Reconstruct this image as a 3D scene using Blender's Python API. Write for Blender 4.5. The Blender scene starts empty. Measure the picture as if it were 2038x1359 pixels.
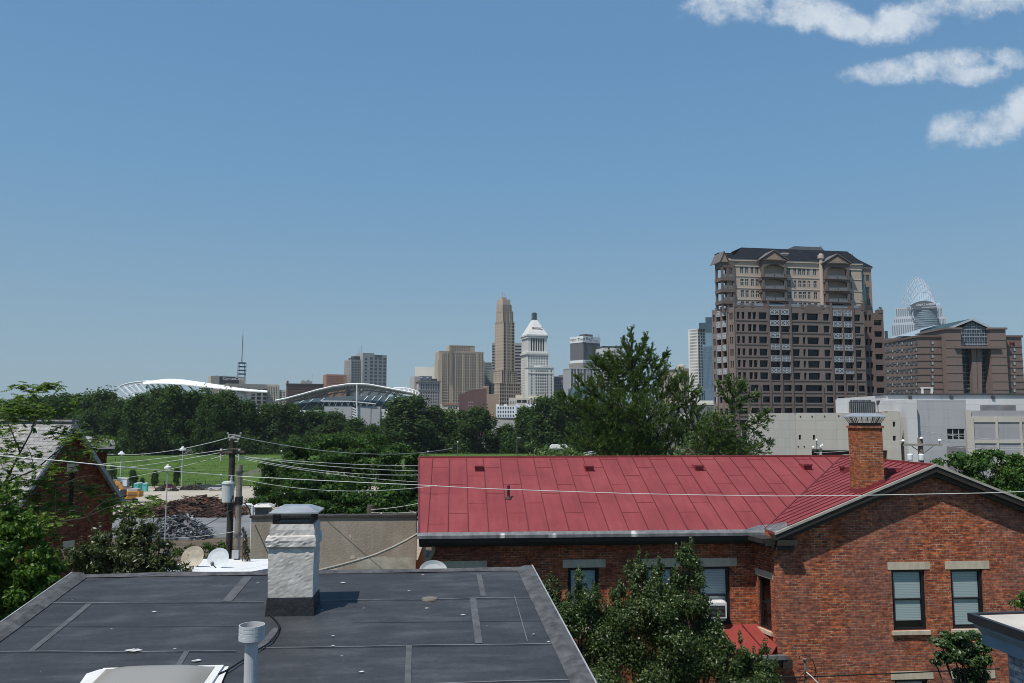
import bpy, math, random
import numpy as np
from math import sin, cos, pi, atan, atan2, radians, tan, sqrt
from mathutils import Vector, Matrix, noise as mnoise

R = random.Random(11)
scene = bpy.context.scene
COL = scene.collection

# ------------------------------------------------------------------ camera
F = 1600.0
PITCH = atan(151 / 1600)
CP, SP = cos(PITCH), sin(PITCH)
CAMZ = 12.0
cam = bpy.data.cameras.new('camera')
cam.sensor_width = 36
cam.lens = F / 2038 * 36
cam.clip_start = 0.1
cam.clip_end = 9000
camo = bpy.data.objects.new('camera', cam)
COL.objects.link(camo)
camo.location = (0, 0, CAMZ)
camo.rotation_euler = (pi / 2 + PITCH, 0, 0)
scene.camera = camo

def ray(px, py):
 dx = (px - 1019) / F
 dy = (679.5 - py) / F
 return Vector((dx, CP - dy * SP, SP + dy * CP))

def P(px, py, Y):
 d = ray(px, py)
 t = Y / d.y
 return Vector((d.x * t, Y, CAMZ + d.z * t))

def Zat(py, Y):
 return P(1019, py, Y).z

class Fr:
 """a level frame: origin, yaw; u to the right, v away, z up"""
 def __init__(s, o, yaw):
  s.o = Vector(o)
  s.yaw = yaw
  s.ux = Vector((cos(yaw), sin(yaw), 0))
  s.vx = Vector((-sin(yaw), cos(yaw), 0))

 def loc(s, p):
  d = Vector(p) - s.o
  return Vector((d.dot(s.ux), d.dot(s.vx), d.z))

 def _ray(s, px, py):
  r = ray(px, py)
  return s.loc((0, 0, CAMZ)), Vector((r.dot(s.ux), r.dot(s.vx), r.z))

 def hit(s, px, py, v):
  c, d = s._ray(px, py)
  return c + d * ((v - c.y) / d.y)

 def hitx(s, px, py, u):
  c, d = s._ray(px, py)
  return c + d * ((u - c.x) / d.x)

 def hitp(s, px, py, p0, n):
  c, d = s._ray(px, py)
  n = Vector(n)
  return c + d * ((Vector(p0) - c).dot(n) / d.dot(n))

# ------------------------------------------------------------------ objects
def tag(o, label=None, cat=None, group=None, kind=None):
 if label:
  o['label'] = label
 if cat:
  o['category'] = cat
 if group:
  o['group'] = group
 if kind:
  o['kind'] = kind
 return o

def thing(name, label, cat, loc=(0, 0, 0), yaw=0.0, group=None):
 o = bpy.data.objects.new(name, None)
 COL.objects.link(o)
 o.empty_display_size = 0.3
 o.location = loc
 o.rotation_euler = (0, 0, yaw)
 return tag(o, label, cat, group)

def link(name, me, parent=None, loc=None, rotz=None):
 o = bpy.data.objects.new(name, me)
 COL.objects.link(o)
 if parent is not None:
  o.parent = parent
 if loc is not None:
  o.location = loc
 if rotz is not None:
  o.rotation_euler = (0, 0, rotz)
 return o

def copy_tree(o, parent=None):
 c = o.copy()
 COL.objects.link(c)
 c.parent = parent
 for ch in list(o.children):
  copy_tree(ch, c)
 return c

class MB:
 def __init__(s):
  s.v = []
  s.f = []
  s.m = []

 def add(s, vs, fs, mi=0):
  b = len(s.v)
  s.v += [tuple(x) for x in vs]
  s.f += [tuple(i + b for i in f) for f in fs]
  s.m += [mi] * len(fs)
  return s

 def box(s, x0, y0, z0, x1, y1, z1, mi=0):
  vs = [(x0, y0, z0), (x1, y0, z0), (x1, y1, z0), (x0, y1, z0),
              (x0, y0, z1), (x1, y0, z1), (x1, y1, z1), (x0, y1, z1)]
  return s.add(vs, [(3, 2, 1, 0), (4, 5, 6, 7), (0, 1, 5, 4), (1, 2, 6, 5), (2, 3, 7, 6), (3, 0, 4, 7)], mi)

 def ext(s, pts, vec, mi=0):
  """polygon (3-D points) extruded by a vector"""
  n = len(pts)
  pts = [Vector(p) for p in pts]
  vec = Vector(vec)
  vs = pts + [p + vec for p in pts]
  fs = [tuple(range(n)), tuple(range(2 * n - 1, n - 1, -1))]
  fs += [(i, i + n, (i + 1) % n + n, (i + 1) % n) for i in range(n)]
  return s.add(vs, fs, mi)

 def prism(s, plan, z0, z1, mi=0):
  return s.ext([(x, y, z0) for x, y in plan], (0, 0, z1 - z0), mi)

 def frustum(s, a, z0, b, z1, mi=0):
  """a, b: plan polygons of equal count"""
  n = len(a)
  vs = [(x, y, z0) for x, y in a] + [(x, y, z1) for x, y in b]
  fs = [tuple(range(n))[::-1], tuple(range(n, 2 * n))]
  fs += [(i, (i + 1) % n, (i + 1) % n + n, i + n) for i in range(n)]
  return s.add(vs, fs, mi)

 def tube(s, pts, r, n=6, r1=None, mi=0):
  pts = [Vector(p) for p in pts]
  k = len(pts)
  vs = []
  side = None
  for i, p in enumerate(pts):
   d = (pts[min(i + 1, k - 1)] - pts[max(i - 1, 0)])
   if d.length < 1e-9:
    d = Vector((0, 0, 1))
   d.normalize()
   if side is None:
    side = d.cross(Vector((0.31, 0.2, 0.93)))
    if side.length < 0.05:
     side = d.cross(Vector((1, 0, 0)))
   side = side - d * side.dot(d)
   side.normalize()
   up = d.cross(side)
   rr = r if r1 is None else r + (r1 - r) * i / max(1, k - 1)
   for j in range(n):
    a = 2 * pi * j / n
    vs.append(p + (side * cos(a) + up * sin(a)) * rr)
  fs = []
  for i in range(k - 1):
   for j in range(n):
    j2 = (j + 1) % n
    fs.append((i * n + j, i * n + j2, (i + 1) * n + j2, (i + 1) * n + j))
  fs.append(tuple(range(n))[::-1])
  fs.append(tuple(range((k - 1) * n, k * n)))
  return s.add(vs, fs, mi)

 def bar(s, p, q, w, h=None, mi=0):
  """rectangular bar from p to q, w wide across, h the other way"""
  p, q = Vector(p), Vector(q)
  h = w if h is None else h
  d = (q - p).normalized()
  sd = d.cross(Vector((0, 0, 1)))
  if sd.length < 0.02:
   sd = Vector((1, 0, 0))
  sd.normalize()
  up = sd.cross(d)
  c = [sd * (w / 2) + up * (h / 2), sd * (-w / 2) + up * (h / 2), sd * (-w / 2) - up * (h / 2), sd * (w / 2) - up * (h / 2)]
  return s.add([p + k for k in c] + [q + k for k in c],
                     [(0, 1, 2, 3), (7, 6, 5, 4), (0, 4, 5, 1), (1, 5, 6, 2), (2, 6, 7, 3), (3, 7, 4, 0)], mi)

 def lathe(s, prof, c=(0, 0, 0), n=16, mi=0):
  vs = []
  for r, z in prof:
   for j in range(n):
    a = 2 * pi * j / n
    vs.append((c[0] + r * cos(a), c[1] + r * sin(a), c[2] + z))
  fs = []
  for i in range(len(prof) - 1):
   for j in range(n):
    j2 = (j + 1) % n
    fs.append((i * n + j, i * n + j2, (i + 1) * n + j2, (i + 1) * n + j))
  fs.append(tuple(range(n))[::-1])
  fs.append(tuple(range((len(prof) - 1) * n, len(prof) * n)))
  return s.add(vs, fs, mi)

 def mesh(s, name, mats, smooth=False):
  me = bpy.data.meshes.new(name)
  me.from_pydata(s.v, [], s.f)
  mats = mats if isinstance(mats, (list, tuple)) else [mats]
  for m in mats:
   me.materials.append(m)
  if len(mats) > 1:
   me.polygons.foreach_set('material_index', s.m)
  if smooth:
   me.polygons.foreach_set('use_smooth', [True] * len(me.polygons))
  me.update()
  return me

 def build(s, name, mats, parent=None, smooth=False, loc=None, rotz=None):
  return link(name, s.mesh(name, mats, smooth), parent, loc, rotz)

def wall_holes(mb, x0, z0, x1, z1, holes, th=0.2, y=0.0, mi=0):
 """a wall in the plane y with rectangular holes (a0,b0,a1,b1) and reveals th deep"""
 xs = sorted(set([x0, x1] + [min(max(h[i], x0), x1) for h in holes for i in (0, 2)]))
 zs = sorted(set([z0, z1] + [min(max(h[i], z0), z1) for h in holes for i in (1, 3)]))
 for i in range(len(xs) - 1):
  run = None
  for j in range(len(zs) - 1):
   cx, cz = (xs[i] + xs[i + 1]) / 2, (zs[j] + zs[j + 1]) / 2
   inside = any(h[0] < cx < h[2] and h[1] < cz < h[3] for h in holes)
   if not inside:
    if run is None:
     run = zs[j]
    end = zs[j + 1]
   if inside or j == len(zs) - 2:
    if run is not None:
     mb.add([(xs[i], y, run), (xs[i + 1], y, run), (xs[i + 1], y, end), (xs[i], y, end)], [(0, 1, 2, 3)], mi)
     run = None
 for a0, b0, a1, b1 in holes:
  mb.add([(a0, y, b0), (a1, y, b0), (a1, y, b1), (a0, y, b1), (a0, y + th, b0), (a1, y + th, b0), (a1, y + th, b1), (a0, y + th, b1)],
               [(0, 4, 5, 1), (1, 5, 6, 2), (2, 6, 7, 3), (3, 7, 4, 0)], mi)
 return mb

# ------------------------------------------------------------------ materials
def nodes_of(name):
 m = bpy.data.materials.new(name)
 m.use_nodes = True
 nt = m.node_tree
 b = nt.nodes['Principled BSDF']
 return m, nt, b

def N(nt, t, **kw):
 n = nt.nodes.new(t)
 for k, v in kw.items():
  setattr(n, k, v)
 return n

def noise_node(nt, vec, scale, detail=4.0, rough=0.55):
 n = N(nt, 'ShaderNodeTexNoise')
 n.inputs['Scale'].default_value = scale
 n.inputs['Detail'].default_value = detail
 n.inputs['Roughness'].default_value = rough
 nt.links.new(vec, n.inputs['Vector'])
 return n

def mixc(nt, fac, a, b, mode='MIX'):
 n = N(nt, 'ShaderNodeMix', data_type='RGBA', blend_type=mode)
 for sock, val in ((0, fac), (6, a), (7, b)):
  if hasattr(val, 'is_output'):
   nt.links.new(val, n.inputs[sock])
  elif isinstance(val, (int, float)):
   n.inputs[sock].default_value = val
  else:
   n.inputs[sock].default_value = (*val[:3], 1)
 return n.outputs[2]

def ramp(nt, fac, stops):
 n = N(nt, 'ShaderNodeValToRGB')
 e = n.color_ramp.elements
 while len(e) < len(stops):
  e.new(0.5)
 for el, (p, c) in zip(e, stops):
  el.position = p
  el.color = (*c, 1) if not isinstance(c, (int, float)) else (c, c, c, 1)
 nt.links.new(fac, n.inputs[0])
 return n.outputs[0]

def math_n(nt, op, a, b=None, clamp=False):
 n = N(nt, 'ShaderNodeMath', operation=op, use_clamp=clamp)
 for i, val in ((0, a), (1, b)):
  if val is None:
   continue
  if hasattr(val, 'is_output'):
   nt.links.new(val, n.inputs[i])
  else:
   n.inputs[i].default_value = val
 return n.outputs[0]

MATS = {}

def M(name, col=None, rough=0.8, var=0.12, scale=1.2, metal=0.0, spec=0.3, streak=0.0, bump=0.0, bscale=20.0):
 """plain surface with blotchy variation of its own colour and faint vertical streaks"""
 if name in MATS:
  return MATS[name]
 m, nt, b = nodes_of(name)
 MATS[name] = m
 b.inputs['Roughness'].default_value = rough
 b.inputs['Metallic'].default_value = metal
 b.inputs['Specular IOR Level'].default_value = spec
 tc = N(nt, 'ShaderNodeTexCoord')
 n = noise_node(nt, tc.outputs['Object'], scale, 6)
 f = ramp(nt, n.outputs[0], [(0.3, 0.0), (0.7, 1.0)])
 c = mixc(nt, f, [x * (1 - var) for x in col], [min(1, x * (1 + var)) for x in col])
 if streak:
  mp = N(nt, 'ShaderNodeMapping')
  mp.inputs['Scale'].default_value = (1.0, 1.0, 0.06)
  nt.links.new(tc.outputs['Object'], mp.inputs[0])
  n2 = noise_node(nt, mp.outputs[0], scale * 2.5, 5)
  f2 = ramp(nt, n2.outputs[0], [(0.42, 0.0), (0.75, 1.0)])
  f3 = math_n(nt, 'MULTIPLY', f2, streak)
  c = mixc(nt, f3, c, [x * 0.55 for x in col])
 nt.links.new(c, b.inputs['Base Color'])
 if bump:
  n3 = noise_node(nt, tc.outputs['Object'], bscale, 6)
  bp = N(nt, 'ShaderNodeBump')
  bp.inputs['Strength'].default_value = bump
  bp.inputs['Distance'].default_value = 0.05
  nt.links.new(n3.outputs[0], bp.inputs['Height'])
  nt.links.new(bp.outputs[0], b.inputs['Normal'])
 return m

def wall_uv(nt):
 """(along the wall, height) for any upright wall, from its own normal"""
 tc = N(nt, 'ShaderNodeTexCoord')
 sp = N(nt, 'ShaderNodeSeparateXYZ')
 nt.links.new(tc.outputs['Object'], sp.inputs[0])
 sn = N(nt, 'ShaderNodeSeparateXYZ')
 nt.links.new(tc.outputs['Normal'], sn.inputs[0])
 a = math_n(nt, 'MULTIPLY', sp.outputs[1], sn.outputs[0])
 b = math_n(nt, 'MULTIPLY', sp.outputs[0], math_n(nt, 'MULTIPLY', sn.outputs[1], -1.0))
 al = math_n(nt, 'ADD', a, b)
 cb = N(nt, 'ShaderNodeCombineXYZ')
 nt.links.new(al, cb.inputs[0])
 nt.links.new(sp.outputs[2], cb.inputs[1])
 return tc, cb.outputs[0]

def brick(name, c1, c2, mortar, bw=0.215, rh=0.075, ms=0.008, age=None, patch=None, bump=0.5, agesc=0.45, mott=0.85):
 if name in MATS:
  return MATS[name]
 m, nt, b = nodes_of(name)
 MATS[name] = m
 tc, uv = wall_uv(nt)
 wob = noise_node(nt, uv, 1.3, 3)
 off = N(nt, 'ShaderNodeVectorMath', operation='SCALE')
 off.inputs['Scale'].default_value = 0.03
 nt.links.new(wob.outputs[1], off.inputs[0])
 ad = N(nt, 'ShaderNodeVectorMath', operation='ADD')
 nt.links.new(uv, ad.inputs[0])
 nt.links.new(off.outputs[0], ad.inputs[1])
 br = N(nt, 'ShaderNodeTexBrick')
 br.inputs['Scale'].default_value = 1.0
 br.inputs['Brick Width'].default_value = bw
 br.inputs['Row Height'].default_value = rh
 br.inputs['Mortar Size'].default_value = ms
 br.inputs['Mortar Smooth'].default_value = 0.25
 br.inputs['Color1'].default_value = (*c1, 1)
 br.inputs['Color2'].default_value = (*c2, 1)
 br.inputs['Mortar'].default_value = (*mortar, 1)
 br.inputs['Bias'].default_value = 0.0
 nt.links.new(ad.outputs[0], br.inputs['Vector'])
 mn = noise_node(nt, uv, 1.7, 6, 0.7)
 mo = ramp(nt, mn.outputs[0], [(0.40, 0.0), (0.62, 1.0)])
 nt.links.new(mixc(nt, mo, [c1[0] * .5, c1[1] * .75, c1[2] * 1.2], mortar), br.inputs['Mortar'])
 col = br.outputs['Color']
 sm = N(nt, 'ShaderNodeMapping')
 sm.inputs['Scale'].default_value = (4.6, 13.3, 1)
 nt.links.new(ad.outputs[0], sm.inputs[0])
 vb = noise_node(nt, sm.outputs[0], 1.0, 2, 0.5)
 col = mixc(nt, mott, col, ramp(nt, vb.outputs[0], [(0.3, (0.45, 0.5, 0.62)), (0.5, (1.0, 1.0, 1.0)), (0.7, (1.65, 1.4, 1.15))]), 'MULTIPLY')
 if age:
  n1 = noise_node(nt, uv, agesc, 5, 0.6)
  f = ramp(nt, n1.outputs[0], [(0.42, 0.0), (0.6, 0.85)])
  col = mixc(nt, f, col, mixc(nt, 0.62, col, age))
 n5 = noise_node(nt, uv, 2.6, 5, 0.7)
 col = mixc(nt, .75 * mott, col, ramp(nt, n5.outputs[0], [(0.32, 0.62), (0.68, 1.45)]), 'MULTIPLY')
 n2 = noise_node(nt, ad.outputs[0], 9.0, 4, 0.7)
 f2 = ramp(nt, n2.outputs[0], [(0.35, 0.5), (0.68, 1.35)])
 col = mixc(nt, 0.8, col, f2, 'MULTIPLY')
 if patch:
  n3 = noise_node(nt, uv, 1.9, 3, 0.65)
  f3 = ramp(nt, n3.outputs[0], [(0.715, 0.0), (0.745, 0.8)])
  col = mixc(nt, f3, col, patch)
  n4 = noise_node(nt, uv, 5.0, 2, 0.5)
  f4 = ramp(nt, n4.outputs[0], [(0.72, 0.0), (0.75, 0.9)])
  col = mixc(nt, f4, col, [x * 0.25 for x in c1])
 nt.links.new(col, b.inputs['Base Color'])
 b.inputs['Roughness'].default_value = 0.9
 b.inputs['Specular IOR Level'].default_value = 0.15
 h = math_n(nt, 'SUBTRACT', n2.outputs[0], math_n(nt, 'MULTIPLY', br.outputs['Fac'], 1.2))
 bp = N(nt, 'ShaderNodeBump')
 bp.inputs['Strength'].default_value = bump
 bp.inputs['Distance'].default_value = 0.015
 nt.links.new(h, bp.inputs['Height'])
 nt.links.new(bp.outputs[0], b.inputs['Normal'])
 return m

def leafm(name, dark, mid, light, transl=0.3, spec=0.35, rough=0.42):
 """every leaf its own green; thin, so some light passes"""
 if name in MATS:
  return MATS[name]
 m, nt, b = nodes_of(name)
 MATS[name] = m
 g = N(nt, 'ShaderNodeNewGeometry')
 c = ramp(nt, g.outputs['Random Per Island'], [(0.0, dark), (0.55, mid), (1.0, light)])
 nt.links.new(c, b.inputs['Base Color'])
 b.inputs['Roughness'].default_value = rough
 b.inputs['Specular IOR Level'].default_value = spec
 t = N(nt, 'ShaderNodeBsdfTranslucent')
 nt.links.new(mixc(nt, 0.5, c, (0.16, 0.26, 0.03)), t.inputs[0])
 mx = N(nt, 'ShaderNodeMixShader')
 mx.inputs[0].default_value = transl
 nt.links.new(b.outputs[0], mx.inputs[1])
 nt.links.new(t.outputs[0], mx.inputs[2])
 nt.links.new(mx.outputs[0], nt.nodes['Material Output'].inputs[0])
 return m

def glassm(name, col, rough=0.12, spec=0.6, var=0.3, scale=0.3):
 """window glass seen by day: dark, glossy, each pane a little different"""
 if name in MATS:
  return MATS[name]
 m, nt, b = nodes_of(name)
 MATS[name] = m
 oi = N(nt, 'ShaderNodeObjectInfo')
 tc = N(nt, 'ShaderNodeTexCoord')
 n = noise_node(nt, tc.outputs['Object'], scale, 2)
 f = math_n(nt, 'ADD', math_n(nt, 'MULTIPLY', oi.outputs['Random'], 0.7), math_n(nt, 'MULTIPLY', n.outputs[0], 0.4))
 c = mixc(nt, f, [x * (1 - var) for x in col], [x * (1 + 1.6 * var) for x in col])
 nt.links.new(c, b.inputs['Base Color'])
 b.inputs['Roughness'].default_value = rough
 b.inputs['Specular IOR Level'].default_value = spec
 return m

# ------------------------------------------------------------------ leaves
def leaf_mesh(name, C, D, Nn, L, W, mat, fold=0.18):
 """n bent diamond leaves: centres C, long axes D, normals Nn, lengths L, widths W"""
 n = len(C)
 D = D / np.linalg.norm(D, axis=1, keepdims=True)
 S = np.cross(D, Nn)
 S /= (np.linalg.norm(S, axis=1, keepdims=True) + 1e-9)
 U = np.cross(S, D)
 L = np.broadcast_to(np.asarray(L, float).reshape(-1, 1), (n, 1))
 W = np.broadcast_to(np.asarray(W, float).reshape(-1, 1), (n, 1))
 V = np.empty((n, 4, 3))
 V[:, 0] = C - D * L * 0.5
 V[:, 1] = C + S * W * 0.5 + U * W * fold
 V[:, 2] = C + D * L * 0.5
 V[:, 3] = C - S * W * 0.5 + U * W * fold
 me = bpy.data.meshes.new(name)
 me.vertices.add(n * 4)
 me.vertices.foreach_set('co', V.reshape(-1).astype(np.float32))
 me.loops.add(n * 4)
 me.loops.foreach_set('vertex_index', np.arange(n * 4, dtype=np.int32))
 me.polygons.add(n)
 me.polygons.foreach_set('loop_start', np.arange(0, n * 4, 4, dtype=np.int32))
 me.polygons.foreach_set('loop_total', np.full(n, 4, dtype=np.int32))
 me.update(calc_edges=True)
 me.validate()
 me.materials.append(mat)
 return me

def rnd_dirs(rng, n):
 v = rng.normal(size=(n, 3))
 return v / np.linalg.norm(v, axis=1, keepdims=True)

def blob_leaves(rng, blobs, per, shell=0.55, up=0.35):
 """leaf centres and outward directions scattered through ellipsoid clumps (cx,cy,cz,rx,ry,rz,weight)"""
 C, O = [], []
 for b in blobs:
  n = max(4, int(per * b[6]))
  d = rnd_dirs(rng, n)
  r = shell + (1 - shell) * rng.random(n) ** 0.6
  r = r * (1 + 0.22 * rng.normal(size=n))
  C.append(np.array(b[:3]) + d * r[:, None] * np.array(b[3:6]))
  o = d + np.array([0, 0, up])
  O.append(o)
 return np.vstack(C), np.vstack(O)

def foliage(name, rng, blobs, per, L, W, mat, parent, shell=0.55, up=0.35, jit=0.7, droop=0.0):
 C, O = blob_leaves(rng, blobs, per, shell, up)
 n = len(C)
 Nn = O / np.linalg.norm(O, axis=1, keepdims=True) + jit * rnd_dirs(rng, n)
 D = np.cross(Nn, rnd_dirs(rng, n))
 D[:, 2] -= droop
 ls = L * (0.65 + 0.7 * rng.random(n))
 me = leaf_mesh(name, C, D, Nn, ls, ls * (W / L), mat)
 return link(name, me, parent)

# ------------------------------------------------------------------ light, sky, air
SUNDIR = Vector((0.35, 0.37, -1.0)).normalized()       # the way the light travels
SUN_EL = math.asin(-SUNDIR.z)
SUN_ROT = atan2(-SUNDIR.x, -SUNDIR.y)
sl = bpy.data.lights.new('sun', 'SUN')
sl.energy = 4.6
sl.angle = radians(0.53)
sl.color = (1.0, 0.95, 0.88)
slo = bpy.data.objects.new('sun', sl)
COL.objects.link(slo)
slo.rotation_euler = SUNDIR.to_track_quat('-Z', 'Y').to_euler()
slo.location = (-30, -30, 90)

world = bpy.data.worlds.new('World')
scene.world = world
world.use_nodes = True
wt = world.node_tree
bg = wt.nodes['Background']
sky = N(wt, 'ShaderNodeTexSky', sky_type='NISHITA')
sky.sun_disc = False
sky.sun_elevation = SUN_EL
sky.sun_rotation = SUN_ROT
sky.altitude = 200
sky.air_density = 1.0
sky.dust_density = 0.9
sky.ozone_density = 1.0
SKYSTR = 0.105
bg.inputs[1].default_value = SKYSTR
hs = N(wt, 'ShaderNodeHueSaturation')
hs.inputs['Saturation'].default_value = 1.0
wt.links.new(sky.outputs[0], hs.inputs['Color'])
tcw = N(wt, 'ShaderNodeTexCoord')
sx = N(wt, 'ShaderNodeSeparateXYZ')
wt.links.new(tcw.outputs['Generated'], sx.inputs[0])
yy = math_n(wt, 'MAXIMUM', sx.outputs[1], 0.05)
cu = math_n(wt, 'DIVIDE', sx.outputs[0], yy)
cw = math_n(wt, 'DIVIDE', sx.outputs[2], yy)
cv = N(wt, 'ShaderNodeCombineXYZ')
wt.links.new(cu, cv.inputs[0])
wt.links.new(cw, cv.inputs[1])
wn = noise_node(wt, cv.outputs[0], 11.0, 8, 0.66)
wn2 = noise_node(wt, cv.outputs[0], 38.0, 8, 0.72)
warp = math_n(wt, 'ADD', math_n(wt, 'MULTIPLY', math_n(wt, 'SUBTRACT', wn.outputs[0], 0.5), 2.6),
              math_n(wt, 'MULTIPLY', math_n(wt, 'SUBTRACT', wn2.outputs[0], 0.5), 1.6))

def skyuv(px, py):
 r = ray(px, py)
 return r.x / r.y, r.z / r.y

total = None
for px, py, rx, ry, rot in [(1455, 8, 105, 48, -8), (1600, 20, 110, 42, 10), (1690, 50, 90, 34, 8), (1800, 42, 110, 42, -14), (1960, 0, 150, 46, -8),
       (1745, 146, 85, 28, -4), (1880, 128, 100, 34, -10), (1940, 148, 80, 24, -4), (2020, 118, 50, 26, 0),
       (1895, 255, 70, 34, -28), (1990, 250, 130, 40, -18), (2045, 215, 80, 48, -35)]:
 u0, w0 = skyuv(px, py)
 a = radians(rot)
 du = math_n(wt, 'SUBTRACT', cu, u0)
 dw = math_n(wt, 'SUBTRACT', cw, w0)
 e1 = math_n(wt, 'ADD', math_n(wt, 'MULTIPLY', du, cos(a) / (rx * 1.08 / F)), math_n(wt, 'MULTIPLY', dw, -sin(a) / (rx * 1.08 / F)))
 e2 = math_n(wt, 'ADD', math_n(wt, 'MULTIPLY', du, sin(a) / (ry * 1.08 / F)), math_n(wt, 'MULTIPLY', dw, cos(a) / (ry * 1.08 / F)))
 q = math_n(wt, 'SUBTRACT', 1.0, math_n(wt, 'ADD', math_n(wt, 'MULTIPLY', e1, e1), math_n(wt, 'MULTIPLY', e2, e2)))
 total = q if total is None else math_n(wt, 'SMOOTH_MAX', total, q)
 if total.node.operation == 'SMOOTH_MAX':
  total.node.inputs[2].default_value = 0.35
dens = math_n(wt, 'ADD', math_n(wt, 'SUBTRACT', math_n(wt, 'MULTIPLY', total, 0.9), -0.02), warp)
mask = ramp(wt, dens, [(0.0, 0.0), (0.25, 0.08), (0.6, 0.42), (0.9, 0.68), (1.0, 0.74)])
fr_ = math_n(wt, 'GREATER_THAN', sx.outputs[1], 0.05)
mask = math_n(wt, 'MULTIPLY', mask, fr_)
cc = mixc(wt, ramp(wt, wn.outputs[0], [(0.3, 0.0), (0.7, 1.0)]), (5.2, 5.9, 6.7), (8.0, 8.4, 8.8))
el_ = math_n(wt, 'MULTIPLY', math_n(wt, 'MAXIMUM', sx.outputs[2], 0.0), 1.0)
tint = ramp(wt, el_, [(0.0, (.26, .37, .455)), (0.12, (.226, .372, .50)), (0.28, (.155, .335, .545)), (0.42, (.130, .295, .525)), (1.0, (.10, .23, .46))])
tin = N(wt, 'ShaderNodeVectorMath', operation='SCALE')
tin.inputs['Scale'].default_value = 1.0 / SKYSTR
wt.links.new(tint, tin.inputs[0])
skc = mixc(wt, 0.82, hs.outputs[0], tin.outputs[0])
final = mixc(wt, mask, skc, cc)
wt.links.new(final, bg.inputs[0])

scene.view_settings.view_transform = 'Standard'
scene.view_settings.look = 'None'
scene.view_settings.exposure = 0.0
scene.cycles.filter_width = 0.95
scene.cycles.max_bounces = 6
scene.cycles.diffuse_bounces = 3
scene.cycles.glossy_bounces = 2
scene.cycles.transparent_max_bounces = 4
scene.cycles.caustics_reflective = False
scene.cycles.caustics_refractive = False

hz = MB().box(-2600, -300, -11, 2600, 2900, 225)
hm = bpy.data.materials.new('haze')
hm.use_nodes = True
hnt = hm.node_tree
hnt.nodes.remove(hnt.nodes['Principled BSDF'])
pv = N(hnt, 'ShaderNodeVolumePrincipled')
pv.inputs['Color'].default_value = (0.78, 0.90, 1.0, 1)
pv.inputs['Density'].default_value = 0.00006
pv.inputs['Anisotropy'].default_value = 0.0
hnt.links.new(pv.outputs[0], hnt.nodes['Material Output'].inputs['Volume'])
hzo = hz.build('haze', hm)
tag(hzo, kind='stuff')

# ------------------------------------------------------------------ terrain
TY = [-250, 0, 40, 60, 80, 100, 120, 140, 238, 274, 284, 302, 420, 2800]
TZ = [0, 0, 0, -1, -3, -5, -7, -8, -8, -1.0, -1.0, -7, -8, -8]

def zt(x, Y):
 z = float(np.interp(Y, TY, TZ))
 if 250 < Y < 300:
  z += max(-1.2, min(0.4, (x + 80) * 0.012)) * (1 - abs(Y - 276) / 26 if abs(Y - 276) < 26 else 0)
 return z

def sheet(name, x0, x1, ys, lift, mat, nx=10, kind='structure', edge=0.0):
 xs = [x0 + (x1 - x0) * i / nx for i in range(nx + 1)]
 mb = MB()
 vs = []
 for Y in ys:
  for x in xs:
   j = 0
   if edge and Y in (ys[0], ys[-1]):
    j = edge * mnoise.noise(Vector((x * 0.11, Y * 0.3, 2.0)))
   vs.append((x, Y + j, zt(x, Y + j) + lift))
 n = nx + 1
 fs = [(r * n + i, r * n + i + 1, (r + 1) * n + i + 1, (r + 1) * n + i) for r in range(len(ys) - 1) for i in range(nx)]
 mb.add(vs, fs)
 o = mb.build(name, mat)
 return tag(o, kind=kind)

yard = M('yard', (0.09, 0.1, 0.06), 0.95, 0.3, 0.4)
sheet('ground', -2500, 2500, TY, 0.0, yard, 160)

def soil(name, a, b, sc, rough=0.95, pebble=0.0):
 m, nt, bs = nodes_of(name)
 tc = N(nt, 'ShaderNodeTexCoord')
 n1 = noise_node(nt, tc.outputs['Object'], sc, 8, 0.65)
 mp = N(nt, 'ShaderNodeMapping')
 mp.inputs['Scale'].default_value = (0.15, 1, 1)
 nt.links.new(tc.outputs['Object'], mp.inputs[0])
 n2 = noise_node(nt, mp.outputs[0], sc * 1.7, 6, 0.6)
 f = math_n(nt, 'ADD', math_n(nt, 'MULTIPLY', n1.outputs[0], 0.6), math_n(nt, 'MULTIPLY', n2.outputs[0], 0.5))
 c = ramp(nt, f, [(0.4, a), (0.68, b)])
 nt.links.new(c, bs.inputs['Base Color'])
 bs.inputs['Roughness'].default_value = rough
 bs.inputs['Specular IOR Level'].default_value = 0.15
 bp = N(nt, 'ShaderNodeBump')
 bp.inputs['Distance'].default_value = 0.15
 bp.inputs['Strength'].default_value = 0.6
 nt.links.new(n1.outputs[0], bp.inputs['Height'])
 nt.links.new(bp.outputs[0], bs.inputs['Normal'])
 return m

LX0, LX1 = -180, 60
sheet('dirt_bank', LX0, LX1, [86, 100, 120, 136], 0.03, soil('dirt', (0.045, 0.035, 0.026), (0.15, 0.115, 0.08), 0.22), 40, edge=3)
sheet('asphalt_road', LX0, LX1, [134.5, 140, 168], 0.05, soil('asphalt', (0.12, 0.125, 0.13), (0.22, 0.225, 0.235), 0.12), 40, edge=1.5)
sheet('gravel_lot', LX0, LX1, [166, 200, 234], 0.04, soil('gravel', (0.29, 0.26, 0.21), (0.42, 0.385, 0.32), 0.1), 40, edge=3)
sheet('lot_edge_strip', LX0, LX1, [231, 235, 238], 0.07, soil('verge', (0.20, 0.18, 0.15), (0.33, 0.3, 0.25), 0.3), 30, edge=1)

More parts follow.
